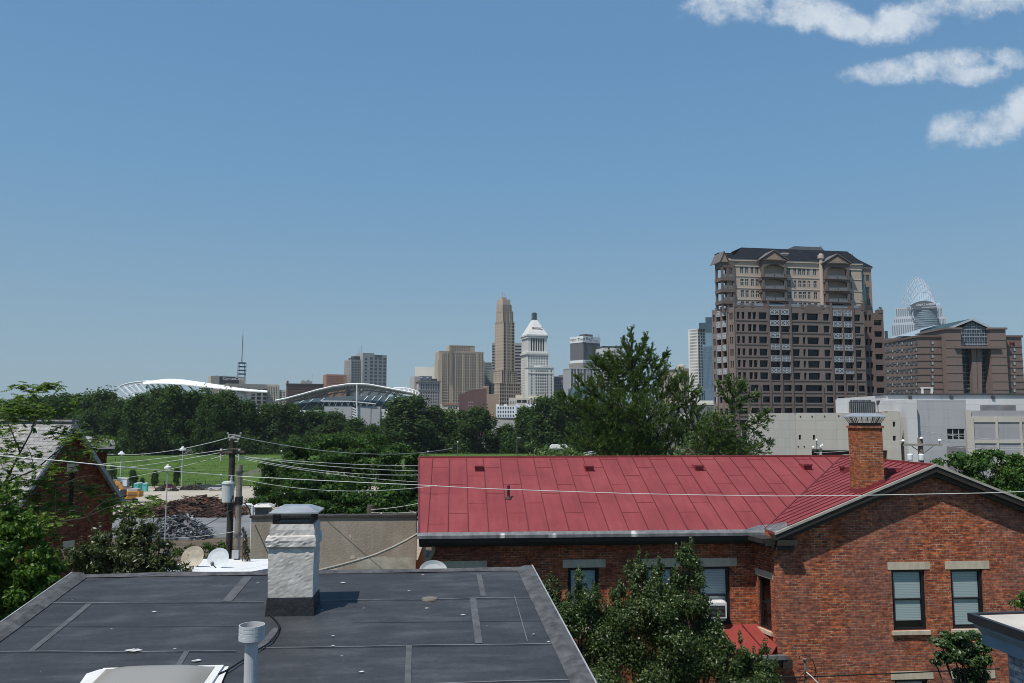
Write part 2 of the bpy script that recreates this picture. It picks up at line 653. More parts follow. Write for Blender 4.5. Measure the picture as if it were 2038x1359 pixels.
lawnm, lnt, lb = nodes_of('lawn')
tc = N(lnt, 'ShaderNodeTexCoord')
ln1 = noise_node(lnt, tc.outputs['Object'], 0.16, 7, 0.65)
mpn = N(lnt, 'ShaderNodeMapping')
mpn.inputs['Scale'].default_value = (0.02, 0.75, 0.75)
lnt.links.new(tc.outputs['Object'], mpn.inputs[0])
ln2 = noise_node(lnt, mpn.outputs[0], 1.0, 3)
lf = math_n(lnt, 'ADD', math_n(lnt, 'MULTIPLY', ln1.outputs[0], 0.55), math_n(lnt, 'MULTIPLY', ln2.outputs[0], 0.5))
lnt.links.new(ramp(lnt, lf, [(0.36, (0.034, 0.068, 0.015)), (0.55, (0.062, 0.110, 0.023)), (0.7, (0.095, 0.142, 0.038))]), lb.inputs['Base Color'])
lb.inputs['Roughness'].default_value = 0.95
lb.inputs['Specular IOR Level'].default_value = 0.1
sheet('lawn', -260, 140, [236.5, 245, 255, 265, 274, 284, 300], 0.06, lawnm, 40)
rg = np.random.default_rng(5)
n = 9000
gx = rg.uniform(-190, 60, n)
gy = np.where(rg.random(n) < 0.7, rg.uniform(238, 275, n), rg.uniform(236.5, 240, n))
gz = np.array([zt(a, b) for a, b in zip(gx, gy)])
gl = rg.uniform(0.15, 0.4, n)
gC = np.stack([gx, gy, gz + gl * 0.4 + 0.05], 1)
gD = np.stack([rg.normal(0, .3, n), rg.normal(0, .3, n), np.ones(n)], 1)
gm = leafm('grass_blade', (0.035, 0.07, 0.016), (0.06, 0.11, 0.026), (0.10, 0.145, 0.045), 0.15, 0.1)
tag(link('grass_tufts', leaf_mesh('grass_tufts', gC, gD, rnd_dirs(rg, n), gl, gl * 0.8, gm)), kind='stuff')

# ------------------------------------------------------------------ the flat grey roof we look across
G = Fr((P(600, 1140, 14).x, 14, 0), 0.085)
p0 = G.loc(P(600, 1140, 14))
RS = 0.10                                             # the roof climbs away from us
RN = Vector((0, -RS, 1)).normalized()

def rp(px, py, lift=0.0):
 q = G.hitp(px, py, p0, RN)
 return Vector((q.x, q.y, q.z + lift))

grey = thing('grey_roof_building', 'long low building with a dark grey membrane flat roof filling the foreground', 'building', (G.o.x, G.o.y, 0), G.yaw)
bl, brr = rp(145, 1147), rp(1058, 1133)
el = rp(0, 1250)
er = rp(1178, 1359)
vb = (bl.y + brr.y) / 2
dl = (el - bl) / (el.y - bl.y)
dr_ = (er - brr) / (er.y - brr.y)
VF = -11.0

def edge_l(v):
 return bl.x + (v - vb) * dl.x

def edge_r(v):
 return brr.x + (v - vb) * dr_.x

def rz(v, lift=0.0):
 return p0.z + RS * (v - p0.y) + lift

memb, mnt, mb_ = nodes_of('membrane')
tc = N(mnt, 'ShaderNodeTexCoord')
n1 = noise_node(mnt, tc.outputs['Object'], 0.7, 8, 0.62)
n2 = noise_node(mnt, tc.outputs['Object'], 14.0, 6, 0.7)
mp = N(mnt, 'ShaderNodeMapping')
mp.inputs['Scale'].default_value = (0.7, 3.0, 1)
mnt.links.new(tc.outputs['Object'], mp.inputs[0])
n3 = noise_node(mnt, mp.outputs[0], 1.4, 6, 0.6)
f = math_n(mnt, 'ADD', math_n(mnt, 'MULTIPLY', n1.outputs[0], 0.5), math_n(mnt, 'MULTIPLY', n3.outputs[0], 0.5))
c = ramp(mnt, f, [(0.38, (0.026, 0.028, 0.032)), (0.51, (0.038, 0.041, 0.046)), (0.65, (0.070, 0.073, 0.078))])
sc = ramp(mnt, n2.outputs[0], [(0.3, 0.8), (0.7, 1.2)])
c = mixc(mnt, 0.7, c, sc, 'MULTIPLY')
n4 = noise_node(mnt, tc.outputs['Object'], 5.5, 2, 0.5)
spk = ramp(mnt, n4.outputs[0], [(0.755, 0.0), (0.775, 0.75)])
c = mixc(mnt, spk, c, (0.3, 0.3, 0.3))
mnt.links.new(c, mb_.inputs['Base Color'])
mb_.inputs['Roughness'].default_value = 0.62
mb_.inputs['Specular IOR Level'].default_value = 0.35
bp = N(mnt, 'ShaderNodeBump')
bp.inputs['Strength'].default_value = 0.35
bp.inputs['Distance'].default_value = 0.02
mnt.links.new(math_n(mnt, 'ADD', n1.outputs[0], math_n(mnt, 'MULTIPLY', n2.outputs[0], 0.3)), bp.inputs['Height'])
mnt.links.new(bp.outputs[0], mb_.inputs['Normal'])
tapem = M('seam_tape', (0.085, 0.087, 0.092), 0.7, 0.3, 5)
linem = M('seam_line', (0.13, 0.13, 0.137), 0.7, 0.4, 3)
darkln = M('seam_dark', (0.025, 0.026, 0.03), 0.6, 0.3, 3)
scuff = M('scuff', (0.55, 0.55, 0.54), 0.8, 0.2, 9)
rb = MB()
nv = 34
vs = []
for i in range(nv + 1):
 v = VF + (vb - VF) * i / nv
 for k in range(31):
  u = edge_l(v) + (edge_r(v) - edge_l(v)) * k / 30
  dz = 0.012 * mnoise.noise(Vector((u * 0.8, v * 0.8, 0)))
  vs.append((u, v, rz(v, dz)))
rb.add(vs, [(r * 31 + i, r * 31 + i + 1, (r + 1) * 31 + i + 1, (r + 1) * 31 + i) for r in range(nv) for i in range(30)])

def strip(pa, pb, w, mi, lift=0.008):
 """a lap or tape on the membrane between two points of the picture; w in metres"""
 a, b = rp(*pa), rp(*pb)
 d = (b - a)
 k = max(2, int(d.length / 0.25))
 d.normalize()
 s_ = Vector((-d.y, d.x, 0)).normalized() * (w / 2)
 vs, fs = [], []
 for i in range(k + 1):
  p = a.lerp(b, i / k)
  for q in (p + s_, p - s_):
   j = 0.012 * mnoise.noise(Vector((q.x * 0.8, q.y * 0.8, 0)))
   vs.append((q.x, q.y, rz(q.y, lift + j)))
 fs = [(2 * i, 2 * i + 1, 2 * i + 3, 2 * i + 2) for i in range(k)]
 rb.add(vs, fs, mi)

for a, b in [((82, 1200), (525, 1199)), ((640, 1196), (1066, 1189)), ((20, 1247), (470, 1248)), ((-60, 1298), (470, 1297)),
             ((525, 1290), (1112, 1281)), ((-80, 1372), (470, 1372)), ((520, 1370), (1190, 1352)), ((700, 1240), (1090, 1236))]:
 faint = a[1] in (1247, 1240)
 strip(a, b, 0.012 if faint else 0.022, 3 if faint else 2)
 if not faint:
  strip((a[0], a[1] + 2), (b[0], b[1] + 2), 0.010, 3)
for a, b, w in [((178, 1201), (62, 1297), 0.085), ((494, 1147), (452, 1197), 0.15), ((552, 1250), (516, 1292), 0.10), ((953, 1143), (962, 1187), 0.085),
    ((941, 1190), (953, 1281), 0.10), ((814, 1285), (811, 1375), 0.075), ((372, 1297), (352, 1330), 0.07)]:
 strip(a, b, w, 1)
strip((1024, 1187), (1050, 1277), 0.012, 2)
strip((160, 1151), (100, 1203), 0.014, 2)
for px, py, w in [(262, 1297, 0.10), (268, 1298, 0.12), (392, 1318, 0.07), (388, 1319, 0.05), (663, 1268, 0.03), (663, 1288, 0.03), (922, 1226, 0.05), (1062, 1265, 0.03), (1092, 1280, 0.03),
                  (307, 1220, 0.04), (724, 1213, 0.03), (814, 1178, 0.03), (348, 1294, 0.03), (683, 1162, 0.05), (720, 1340, 0.04)]:
 a = rp(px, py)
 k = R.uniform(0.3, 0.7)
 rb.add([(a.x - w, a.y, rz(a.y, 0.022)), (a.x, a.y - w * k * .5, rz(a.y - w * k * .5, 0.022)), (a.x + w * .8, a.y + w * k * .2, rz(a.y + w * k * .2, 0.022)), (a.x + w * .1, a.y + w * k, rz(a.y + w * k, 0.022))], [(0, 1, 2, 3)], 4)
rb.build('roof_membrane', [memb, tapem, linem, darkln, scuff], grey)
edgem = M('edge_metal', (0.075, 0.076, 0.08), 0.75, 0.45, 6.0, spec=0.3, bump=0.3)
lipm = M('edge_lip', (0.30, 0.31, 0.32), 0.5, 0.2, 4)
for side in (0, 1):
 eb = MB()
 fn = edge_r if side else edge_l
 sg = -1 if side else 1
 a = [(fn(VF), VF, rz(VF)), (fn(vb), vb, rz(vb))]
 for i in range(20):
  v0, v1 = VF + (vb - VF) * i / 20, VF + (vb - VF) * (i + 1) / 20
  sec0 = [(fn(v0), v0, rz(v0, 0.07)), (fn(v0) + sg * .14, v0, rz(v0, 0.065)), (fn(v0) + sg * .26, v0, rz(v0, 0.012)), (fn(v0) + sg * .26, v0, rz(v0, -.05)), (fn(v0), v0, rz(v0, -.05))]
  sec1 = [(fn(v1), v1, rz(v1, 0.07)), (fn(v1) + sg * .14, v1, rz(v1, 0.065)), (fn(v1) + sg * .26, v1, rz(v1, 0.012)), (fn(v1) + sg * .26, v1, rz(v1, -.05)), (fn(v1), v1, rz(v1, -.05))]
  eb.add(sec0 + sec1, [(k, (k + 1) % 5, (k + 1) % 5 + 5, k + 5) for k in range(5)] + ([(0, 1, 2, 3, 4)] if i == 0 else []) + ([(9, 8, 7, 6, 5)] if i == 19 else []))
 o0 = fn(VF), fn(vb)
 eb.ext([(o0[0], VF, rz(VF, 0.078)), (o0[1], vb, rz(vb, 0.078)), (o0[1], vb, rz(vb, -.2)), (o0[0], VF, rz(VF, -.2))], (-sg * 0.02, 0, 0), 1)
 eb.build('roof_edge', [edgem, lipm], grey)
eb = MB()
for i in range(24):
 ua, ub = edge_l(vb) + (edge_r(vb) - edge_l(vb)) * i / 24, edge_l(vb) + (edge_r(vb) - edge_l(vb)) * (i + 1) / 24
 h0, h1 = [0.035 + 0.02 * mnoise.noise(Vector((q * 0.7, 3, 1))) for q in (ua, ub)]
 eb.add([(ua, vb - .10, rz(vb - .1, 0.01)), (ub, vb - .1, rz(vb - .1, 0.01)), (ub, vb + .03, rz(vb, h1)), (ua, vb + .03, rz(vb, h0)), (ub, vb + .05, rz(vb, -.25)), (ua, vb + .05, rz(vb, -.25))],
           [(0, 1, 2, 3), (3, 2, 4, 5)])
eb.build('roof_edge', [edgem], grey)
wl = MB()
wl.prism([(edge_l(VF) + .25, VF + .2), (edge_r(VF) - .25, VF + .2), (edge_r(vb) - .25, vb - .1), (edge_l(vb) + .25, vb - .1)], 0, rz(VF, -.3))
wl.add([], [])
wl.ext([(edge_l(vb) + .25, vb - .1, rz(VF, -.29)), (edge_l(vb) + .25, vb - .1, rz(vb, -.06)), (edge_l(VF) + .25, VF + .2, rz(VF, -.06)), (edge_l(VF) + .25, VF + .2, rz(VF, -.29))], (.2, 0, 0))
wl.ext([(edge_r(vb) - .25, vb - .1, rz(VF, -.29)), (edge_r(vb) - .25, vb - .1, rz(vb, -.06)), (edge_r(VF) - .25, VF + .2, rz(VF, -.06)), (edge_r(VF) - .25, VF + .2, rz(VF, -.29))], (-.2, 0, 0))
wl.build('wall', brick('plain_brick', (0.22, 0.09, 0.06), (0.16, 0.07, 0.05), (0.3, 0.27, 0.23)), grey)

c0 = rp(583, 1224)
s_ = None

def gh(px, py, v):
 return G.hit(px, py, v)

cf = c0.y
stucco, snt, sb = nodes_of('stucco')
tc = N(snt, 'ShaderNodeTexCoord')
n1 = noise_node(snt, tc.outputs['Object'], 5, 7, 0.65)
n2 = noise_node(snt, tc.outputs['Object'], 26, 5, 0.6)
snt.links.new(ramp(snt, n1.outputs[0], [(0.3, (0.36, 0.345, 0.315)), (0.5, (0.52, 0.50, 0.46)), (0.7, (0.64, 0.615, 0.57))]), sb.inputs['Base Color'])
sb.inputs['Roughness'].default_value = 0.85
bp = N(snt, 'ShaderNodeBump')
bp.inputs['Strength'].default_value = 0.3
bp.inputs['Distance'].default_value = 0.015
snt.links.new(math_n(snt, 'ADD', n1.outputs[0], math_n(snt, 'MULTIPLY', n2.outputs[0], 0.4)), bp.inputs['Height'])
snt.links.new(bp.outputs[0], sb.inputs['Normal'])
flash = M('black_flashing', (0.018, 0.018, 0.02), 0.38, 0.4, 4, spec=0.5, bump=0.5, bscale=7)
prof = []                                              # (z, x0, x1, roughness) of the front face, from the photograph
for py, xa, xb, rgh in [(1192, 533, 622, .006), (1150, 533, 623, .008), (1105, 534, 625, .008), (1093, 535, 624, .008), (1088, 530, 629, .022), (1076, 529, 629, .022), (1068, 532, 628, .016), (1066, 537, 626, .016), (1055, 537, 626, .016), (1044, 539, 624, .012)]:
 a, b = gh(xa, py, cf), gh(xb, py, cf)
 prof.append((a.z, a.x, b.x, rgh))
cw_ = prof[0][2] - prof[0][1]
cxm = (prof[0][1] + prof[0][2]) / 2
CD = 0.56
chm = MB()
rows = []
zz = prof[0][0]
lev = []
for i in range(len(prof) - 1):
 z0, z1 = prof[i][0], prof[i + 1][0]
 k = max(1, int((z1 - z0) / 0.028))
 for j in range(k):
  t = j / k
  lev.append([z0 + (z1 - z0) * t] + [prof[i][q] + (prof[i + 1][q] - prof[i][q]) * t for q in (1, 2, 3)])
lev.append(list(prof[-1]))
NS = 14
vs = []
for z, xa, xb, rg_ in lev:
 ex = ((xb - xa) - cw_) / 2
 ring = []
 ya, yb = cf - ex, cf + CD + ex
 for k in range(NS):
  ring.append((xa + (xb - xa) * k / NS, ya, 0, -1))
 for k in range(NS):
  ring.append((xb, ya + (yb - ya) * k / NS, 1, 0))
 for k in range(NS):
  ring.append((xb - (xb - xa) * k / NS, yb, 0, 1))
 for k in range(NS):
  ring.append((xa, yb - (yb - ya) * k / NS, -1, 0))
 for x, y, nx, ny in ring:
  d = rg_ * .5 * (.7 * mnoise.noise(Vector((x * 8, y * 8, z * 5))) + mnoise.noise(Vector((x * 23, y * 23, z * 25))) + .6 * mnoise.noise(Vector((x * 47, y * 47, z * 50))))
  vs.append((x + nx * d, y + ny * d, z + 0.4 * d))
nr = NS * 4
fs = [(r * nr + i, r * nr + (i + 1) % nr, (r + 1) * nr + (i + 1) % nr, (r + 1) * nr + i) for r in range(len(lev) - 1) for i in range(nr)]
fs.append(tuple(range((len(lev) - 1) * nr, len(lev) * nr)))
chm.add(vs, fs)
chim = chm.build('chimney', stucco, grey)
fb = MB()
za = rz(cf) - 0.05
f0 = [(prof[0][1] - .03, cf - .05), (prof[0][2] + .035, cf - .05), (prof[0][2] + .035, cf + CD + .05), (prof[0][1] - .03, cf + CD + .05)]
f1 = [(prof[0][1] - .012, cf - .012), (prof[0][2] + .012, cf - .012), (prof[0][2] + .012, cf + CD + .012), (prof[0][1] - .012, cf + CD + .012)]
fb.frustum(f0, za, f1, prof[0][0] + .015)
fb.build('base_flashing', flash, chim)
capm = M('galvanised', (0.40, 0.42, 0.44), 0.42, 0.2, 3, metal=0.5, spec=0.5)
meshm = M('mesh_wire', (0.05, 0.045, 0.04), 0.6, 0.3, 10)
zc0 = lev[-1][0]
sa, sbb = gh(543, 1040, cf).x, gh(620, 1040, cf).x
zc1 = gh(580, 1021, cf).z
sm = MB()
y0s, y1s = cf + .04, cf + CD - .04
for x, y in ((sa, y0s), (sbb, y0s), (sbb, y1s), (sa, y1s)):
 sm.bar((x, y, zc0 - .01), (x, y, zc1), .02)
for z in (zc0 + .015, zc1 - .01):
 for a, b in (((sa, y0s), (sbb, y0s)), ((sbb, y0s), (sbb, y1s)), ((sbb, y1s), (sa, y1s)), ((sa, y1s), (sa, y0s))):
  sm.bar((*a, z), (*b, z), .012, .02)
nd = 13
hgt = zc1 - zc0
for face in range(4):
 A = [(sa, y0s), (sbb, y0s), (sbb, y1s), (sa, y1s)][face]
 B = [(sbb, y0s), (sbb, y1s), (sa, y1s), (sa, y0s)][face]
 for k in range(-4, nd):
  for s in (1, -1):
   t0, t1 = k / nd, (k + 4) / nd
   h0, h1 = 0.0, 1.0
   if t0 < 0:
    h0 = -t0 / (t1 - t0)
    t0 = 0
   if t1 > 1:
    h1 = h0 + (1 - t0) / (4 / nd)
    t1 = 1
   if t1 - t0 < 0.02:
    continue
   if s < 0:
    h0, h1 = 1 - h0, 1 - h1
   L = lambda t, h: (A[0] + (B[0] - A[0]) * t, A[1] + (B[1] - A[1]) * t, zc0 + hgt * h)
   sm.bar(L(t0, h0), L(t1, h1), .0035)
sm.build('mesh_screen', meshm, chim)
cb = MB()
ca, cbx = gh(535, 1022, cf).x, gh(634, 1022, cf).x
ov = sa - ca
a4 = [(ca, y0s - ov), (cbx, y0s - ov), (cbx, y1s + ov), (ca, y1s + ov)]
b4 = [(sa + .08, y0s + .1), (sbb - .08, y0s + .1), (sbb - .08, y1s - .1), (sa + .08, y1s - .1)]
cb.frustum(a4, zc1 - .012, a4, zc1 + .008)
cb.frustum(a4, zc1 + .008, b4, zc1 + .085)
cb.build('chimney_cap', capm, chim)

vp0 = rp(497, 1400)
vt = G.hit(497, 1256, vp0.y)
pm = M('pvc_pipe', (0.50, 0.51, 0.52), 0.45, 0.12, 5, streak=0.3)
colm = M('collar_metal', (0.52, 0.54, 0.55), 0.5, 0.15, 6, metal=0.2)
pw = G.hit(510, 1300, vp0.y).x - G.hit(484, 1300, vp0.y).x
cwid = G.hit(523, 1256, vp0.y).x - G.hit(472, 1256, vp0.y).x
zt0 = G.hit(497, 1243, vp0.y).z
zt1 = G.hit(497, 1273, vp0.y).z
pipe = MB().lathe([(pw / 2 + .1, vp0.z - .05), (pw / 2 + .1, vp0.z + .01), (pw / 2, vp0.z + .05), (pw / 2, zt1 + .02)], (vp0.x, vp0.y, 0), 24)
vent = pipe.build('vent_pipe', pm, grey, smooth=False)
cp_ = MB()
prof2 = [(cwid / 2 * .93, zt1)]
hh = zt0 - zt1
for t, r in [(0.02, 1), (0.28, 1), (.30, .965), (.33, 1.0), (.52, 1.0), (.54, .965), (.57, 1.0), (.78, 1), (.80, .965), (.83, 1.0), (1.0, 1.0), (1.0, .93), (.55, .92)]:
 prof2.append((cwid / 2 * r, zt1 + hh * t))
cp_.lathe(prof2, (vp0.x, vp0.y, 0), 28)
cp_.build('collar', colm, vent)
cp_ = MB().lathe([(cwid / 2 * .91, zt0 - hh * .4), (cwid / 2 * .91, zt0 - hh * .38)], (vp0.x, vp0.y, 0), 20)
cp_.build('rusty_lining', M('rust_lining', (0.16, 0.10, 0.06), 0.9, 0.4, 8), vent)

sk = rp(305, 1372)
skl = MB()
white = M('white_sealant', (0.62, 0.62, 0.60), 0.65, 0.12, 4)
ku0, ku1 = rp(192, 1352).x, rp(432, 1352).x
kv0, kv1 = sk.y - .55, rp(305, 1336).y
for a, b, c_, d in ((ku0, kv0, ku1, kv0 + .07), (ku0, kv1 - .07, ku1, kv1), (ku0, kv0 + .07, ku0 + .09, kv1 - .07), (ku1 - .12, kv0 + .07, ku1, kv1 - .07)):
 skl.ext([(a, b, rz(b, -.02)), (c_, b, rz(b, -.02)), (c_, d, rz(d, -.02)), (a, d, rz(d, -.02))], (0, 0, .075))
sky_l = skl.build('roof_light', white, grey)
dome = MB()
du0, du1, dv0, dv1 = ku0 + .05, ku1 - .09, kv0 + .06, kv1 - .05
vs = []
ND = 24
for i in range(ND + 1):
 for j in range(ND + 1):
  a, b = i / ND, j / ND
  hgt_ = .12 * (1 - abs(2 * a - 1) ** 4.5) * (1 - abs(2 * b - 1) ** 3.5)
  v = dv0 + (dv1 - dv0) * b
  vs.append((du0 + (du1 - du0) * a, v, rz(v, .06 + hgt_)))
dome.add(vs, [(i * (ND + 1) + j, (i + 1) * (ND + 1) + j, (i + 1) * (ND + 1) + j + 1, i * (ND + 1) + j + 1) for i in range(ND) for j in range(ND)])
dm, dnt, db = nodes_of('bronze_acrylic')
db.inputs['Base Color'].default_value = (0.27, 0.255, 0.225, 1)
db.inputs['Roughness'].default_value = 0.3
db.inputs['Specular IOR Level'].default_value = 0.7
dome.build('dome', dm, sky_l, smooth=True)
pt = MB()
ctr = [rp(*q) for q in [(157, 1366), (172, 1345), (196, 1337), (212, 1334), (440, 1332), (455, 1330), (445, 1352), (436, 1375), (430, 1400), (160, 1400)]]
pt.add([(q.x, q.y, rz(q.y, .026)) for q in ctr], [tuple(range(len(ctr)))])
pt.build('sealant_patch', white, grey)
cab = [rp(*q, .035) for q in [(530, 1226), (536, 1226), (546, 1236), (556, 1250), (553, 1262), (541, 1281), (526, 1291), (512, 1299), (496, 1312), (478, 1323), (455, 1338), (430, 1350), (400, 1360), (370, 1372)]]
cab[0].z += .05
w = MB().tube(cab, .011, 6).build('roof_cable', M('black_rubber', (0.012, 0.012, 0.013), 0.5, 0.2, 8), None, loc=(G.o.x, G.o.y, 0), rotz=G.yaw)
tag(w, 'black cable snaking over the grey roof from white chimney to roof light', 'cable')
dq = rp(855, 1192)
MB().lathe([(.13, -.01), (.12, .015), (.05, .03)], (dq.x, dq.y, dq.z), 18).build('roof_drain', M('drain', (0.16, 0.14, 0.12), 0.8, 0.3, 8), grey)

# ------------------------------------------------------------------ the red brick house
HO = P(1541, 1100, 25)
H = Fr((HO.x, HO.y, 0), atan(0.07))
house = thing('brick_house', 'red brick house under a red standing seam metal roof with a gabled wing', 'house', (HO.x, HO.y, 0), H.yaw)
VE = 0.55                                              # main eave
VW = 1.0                                               # main wall
pk = H.hit(1862, 926, -.3)
uc, zr = pk.x, pk.z
ze = H.hit(1200, 1057, VE).z
uW = H.hit(1522, 1060, VE).x
SL = (zr - ze) / (uc - uW)
vr = VE + (uc - uW)
uL = H.hit(832, 1060, VE).x
uWr = 2 * uc - uW                                      # far eave of the wing
ucl = uL + 0.4
hb = brick('house_brick', (0.50, 0.145, 0.058), (0.24, 0.062, 0.034), (0.48, 0.36, 0.27), ms=.010, age=(0.215, 0.115, 0.10), patch=(0.40, 0.36, 0.30), bump=.9)
hb2 = brick('house_brick_main', (0.46, 0.125, 0.048), (0.24, 0.058, 0.03), (0.48, 0.36, 0.27), ms=.010, age=(0.17, 0.07, 0.055), bump=0.9)

def holes_px(lst, v):
 out = []
 for xa, ya, xb, yb in lst:
  a, b = H.hit(xa, yb, v), H.hit(xb, ya, v)
  out.append((a.x, a.z, b.x, b.z))
 return out

gabw = holes_px([(1779, 1133, 1840, 1255), (1897, 1132, 1955, 1252), (1786, 1351, 1846, 1470), (1904, 1350, 1965, 1468)], 0)
wall = MB()
zt_ = ze - .12
uR = 2 * uc
wall_holes(wall, 0, 0, uR, zt_, gabw, .16, 0)
zap = zr - .12 - .435 * .0
wall.add([(0, 0, zt_), (uR, 0, zt_), (uc, 0, zt_ + SL * uc)], [(0, 1, 2)])
wall.add([(uR, 0, 0), (uR, 0, zt_), (uR, 9.0, zt_), (uR, 9.0, 0)], [(0, 1, 2, 3)])
wall.build('gable_wall', hb, house)
mw = holes_px([(888, 1131, 957, 1250), (1131, 1129, 1192, 1249), (1285, 1128, 1342, 1248), (1391, 1127, 1452, 1245)], VW)
uA = H.hit(1503, 1150, VW).x
wall2 = MB()
wall_holes(wall2, ucl, 0, uA, zt_ + .1, mw, .16, VW)
wall2.add([(ucl, VW, 0), (ucl, VW, zt_ + .1), (ucl, 2 * vr - VW, zt_ + .1), (ucl, 2 * vr - VW, 0)], [(0, 1, 2, 3)])
wall2.add([(ucl, VW, zt_ + .1), (ucl, 2 * vr - VW, zt_ + .1), (ucl, vr, zt_ + .1 + SL * (vr - VW))], [(0, 1, 2)])
wall2.add([(ucl, 2 * vr - VW, 0), (uc, 2 * vr - VW, 0), (uc, 2 * vr - VW, zt_ + .1), (ucl, 2 * vr - VW, zt_ + .1)], [(0, 1, 2, 3)])
wall2.build('wall', hb2, house)
Lc = sqrt(uA * uA + VW * VW)
ca_ = atan2(-VW, -uA)
CH = Fr(H.o + H.ux * uA + H.vx * VW, H.yaw + ca_)
ch = []
for xa, ya, xb, yb in [(1511, 1152, 1533, 1262)]:
 a, b = CH.hit(xa, yb - 20, 0), CH.hit(xb, ya, 0)
 ch.append((a.x, CH.hit(1512, 1247, 0).z, b.x, CH.hit(1520, 1148, 0).z))
w3 = MB()
wall_holes(w3, 0, 0, Lc, zt_ + .1, ch, .14, 0)
w3.build('chamfer_wall', hb2, house, loc=(uA, VW, 0), rotz=ca_)

framem = M('black_frame', (0.012, 0.012, 0.014), 0.45, 0.2, 5, spec=0.4)
stone = M('lintel_stone', (0.52, 0.46, 0.35), 0.85, 0.18, 3, streak=0.35)
blindm, bnt, bb = nodes_of('slatted_blind')
tc = N(bnt, 'ShaderNodeTexCoord')
wv = N(bnt, 'ShaderNodeTexWave', bands_direction='Z', wave_profile='SAW')
wv.inputs['Scale'].default_value = 6.3
bnt.links.new(tc.outputs['Object'], wv.inputs[0])
bnt.links.new(ramp(bnt, wv.outputs[1], [(0.0, (0.55, 0.6, 0.6)), (0.75, (0.72, 0.76, 0.75)), (0.9, (0.25, 0.29, 0.29)), (1.0, (0.45, 0.5, 0.5))]), bb.inputs['Base Color'])
bb.inputs['Roughness'].default_value = 0.6
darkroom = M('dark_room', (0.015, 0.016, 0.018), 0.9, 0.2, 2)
panem, pnt, pb = nodes_of('clear_pane')
tr = N(pnt, 'ShaderNodeBsdfTransparent')
tr.inputs[0].default_value = (0.80, 0.86, 0.87, 1)
gl_ = N(pnt, 'ShaderNodeBsdfGlossy')
gl_.inputs['Roughness'].default_value = 0.03
frn = N(pnt, 'ShaderNodeLayerWeight')
frn.inputs[0].default_value = 0.12
mx = N(pnt, 'ShaderNodeMixShader')
pnt.links.new(math_n(pnt, 'MULTIPLY_ADD', frn.outputs[1], 0.35), mx.inputs[0])
mx.inputs[0].links[0].from_node.inputs[2].default_value = 0.05
pnt.links.new(tr.outputs[0], mx.inputs[1])
pnt.links.new(gl_.outputs[0], mx.inputs[2])
pnt.links.new(mx.outputs[0], pnt.nodes['Material Output'].inputs[0])

def sash_window(parent, x, z, w, h, y, rotz=0, loc=None, blind=1.0, lintel=None, sill=True, blind_gap=0.0):
 """a black two-sash window with its origin at the lower left of the opening in the plane y"""
 root = MB()
 t = .085
 d0, d1 = .06, .13
 root.box(0, d0, 0, t, d1, h).box(w - t, d0, 0, w, d1, h).box(t, d0, h - t, w - t, d1, h).box(t, d0, 0, w - t, d1, t * .8)
 mid = h * .5
 root.box(t, d0 + .02, mid - .025, w - t, d1 - .003, mid + .025)
 root.box(t, d0 + .035, t * .8, t + .035, d1 - .01, mid - .025).box(w - t - .035, d0 + .035, t * .8, w - t, d1 - .01, mid - .025)
 base = loc if loc is not None else (x, y, z)
 o = root.build('window', framem, parent, loc=base, rotz=rotz)
 MB().add([(t, .104, t * .8), (w - t, .104, t * .8), (w - t, .104, mid), (t, .104, mid), (t, .103, mid), (w - t, .103, mid), (w - t, .103, h - t), (t, .103, h - t)], [(0, 1, 2, 3), (4, 5, 6, 7)]).build('pane', panem, o)
 if blind > 0:
  MB().box(t + .02, .125, t + (h - 2 * t) * (1 - blind) + .02, w - t - .02, .135, h - t).build('blind', blindm, o)
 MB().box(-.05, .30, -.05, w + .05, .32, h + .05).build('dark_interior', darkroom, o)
 if lintel:
  a, b, e = lintel
  MB().box(a, -.015, h + .003, b, .1, h + .003 + e).build('lintel', stone, o)
 if sill:
  MB().box(-.07, -.07, -.12, w + .07, .055, -.003).build('sill', stone, o)
 return o

for (a0, b0, a1, b1), (lx0, lx1, ly), bl_ in zip(gabw, [(1766, 1850, 1119), (1880, 1968, 1117), (1773, 1857, 1337), (1892, 1980, 1335)], [.9, 1, .8, .8]):
 l0, l1 = H.hit(lx0, ly, 0), H.hit(lx1, ly, 0)
 sash_window(house, a0, b0, a1 - a0, b1 - b0, 0, blind=bl_, lintel=(l0.x - a0, l1.x - a0, l0.z - b1))
for (a0, b0, a1, b1), (lx0, lx1, ly), bl_ in zip(mw, [(872, 969, 1117), (1120, 1205, 1114), (1270, 1356, 1112), (1377, 1466, 1111)], [0, 1, 1, 1]):
 l0, l1 = H.hit(lx0, ly, VW), H.hit(lx1, ly, VW)
 sash_window(house, a0, b0, a1 - a0, b1 - b0, VW, blind=bl_, lintel=(l0.x - a0, l1.x - a0, l0.z - b1))
a0, b0, a1, b1 = ch[0]
q = Vector((uA, VW, 0)) + Vector((cos(ca_) * a0, sin(ca_) * a0, b0))
sash_window(house, 0, 0, a1 - a0, b1 - b0, 0, rotz=ca_, loc=q, blind=0, lintel=(-.13, a1 - a0 + .13, .2))

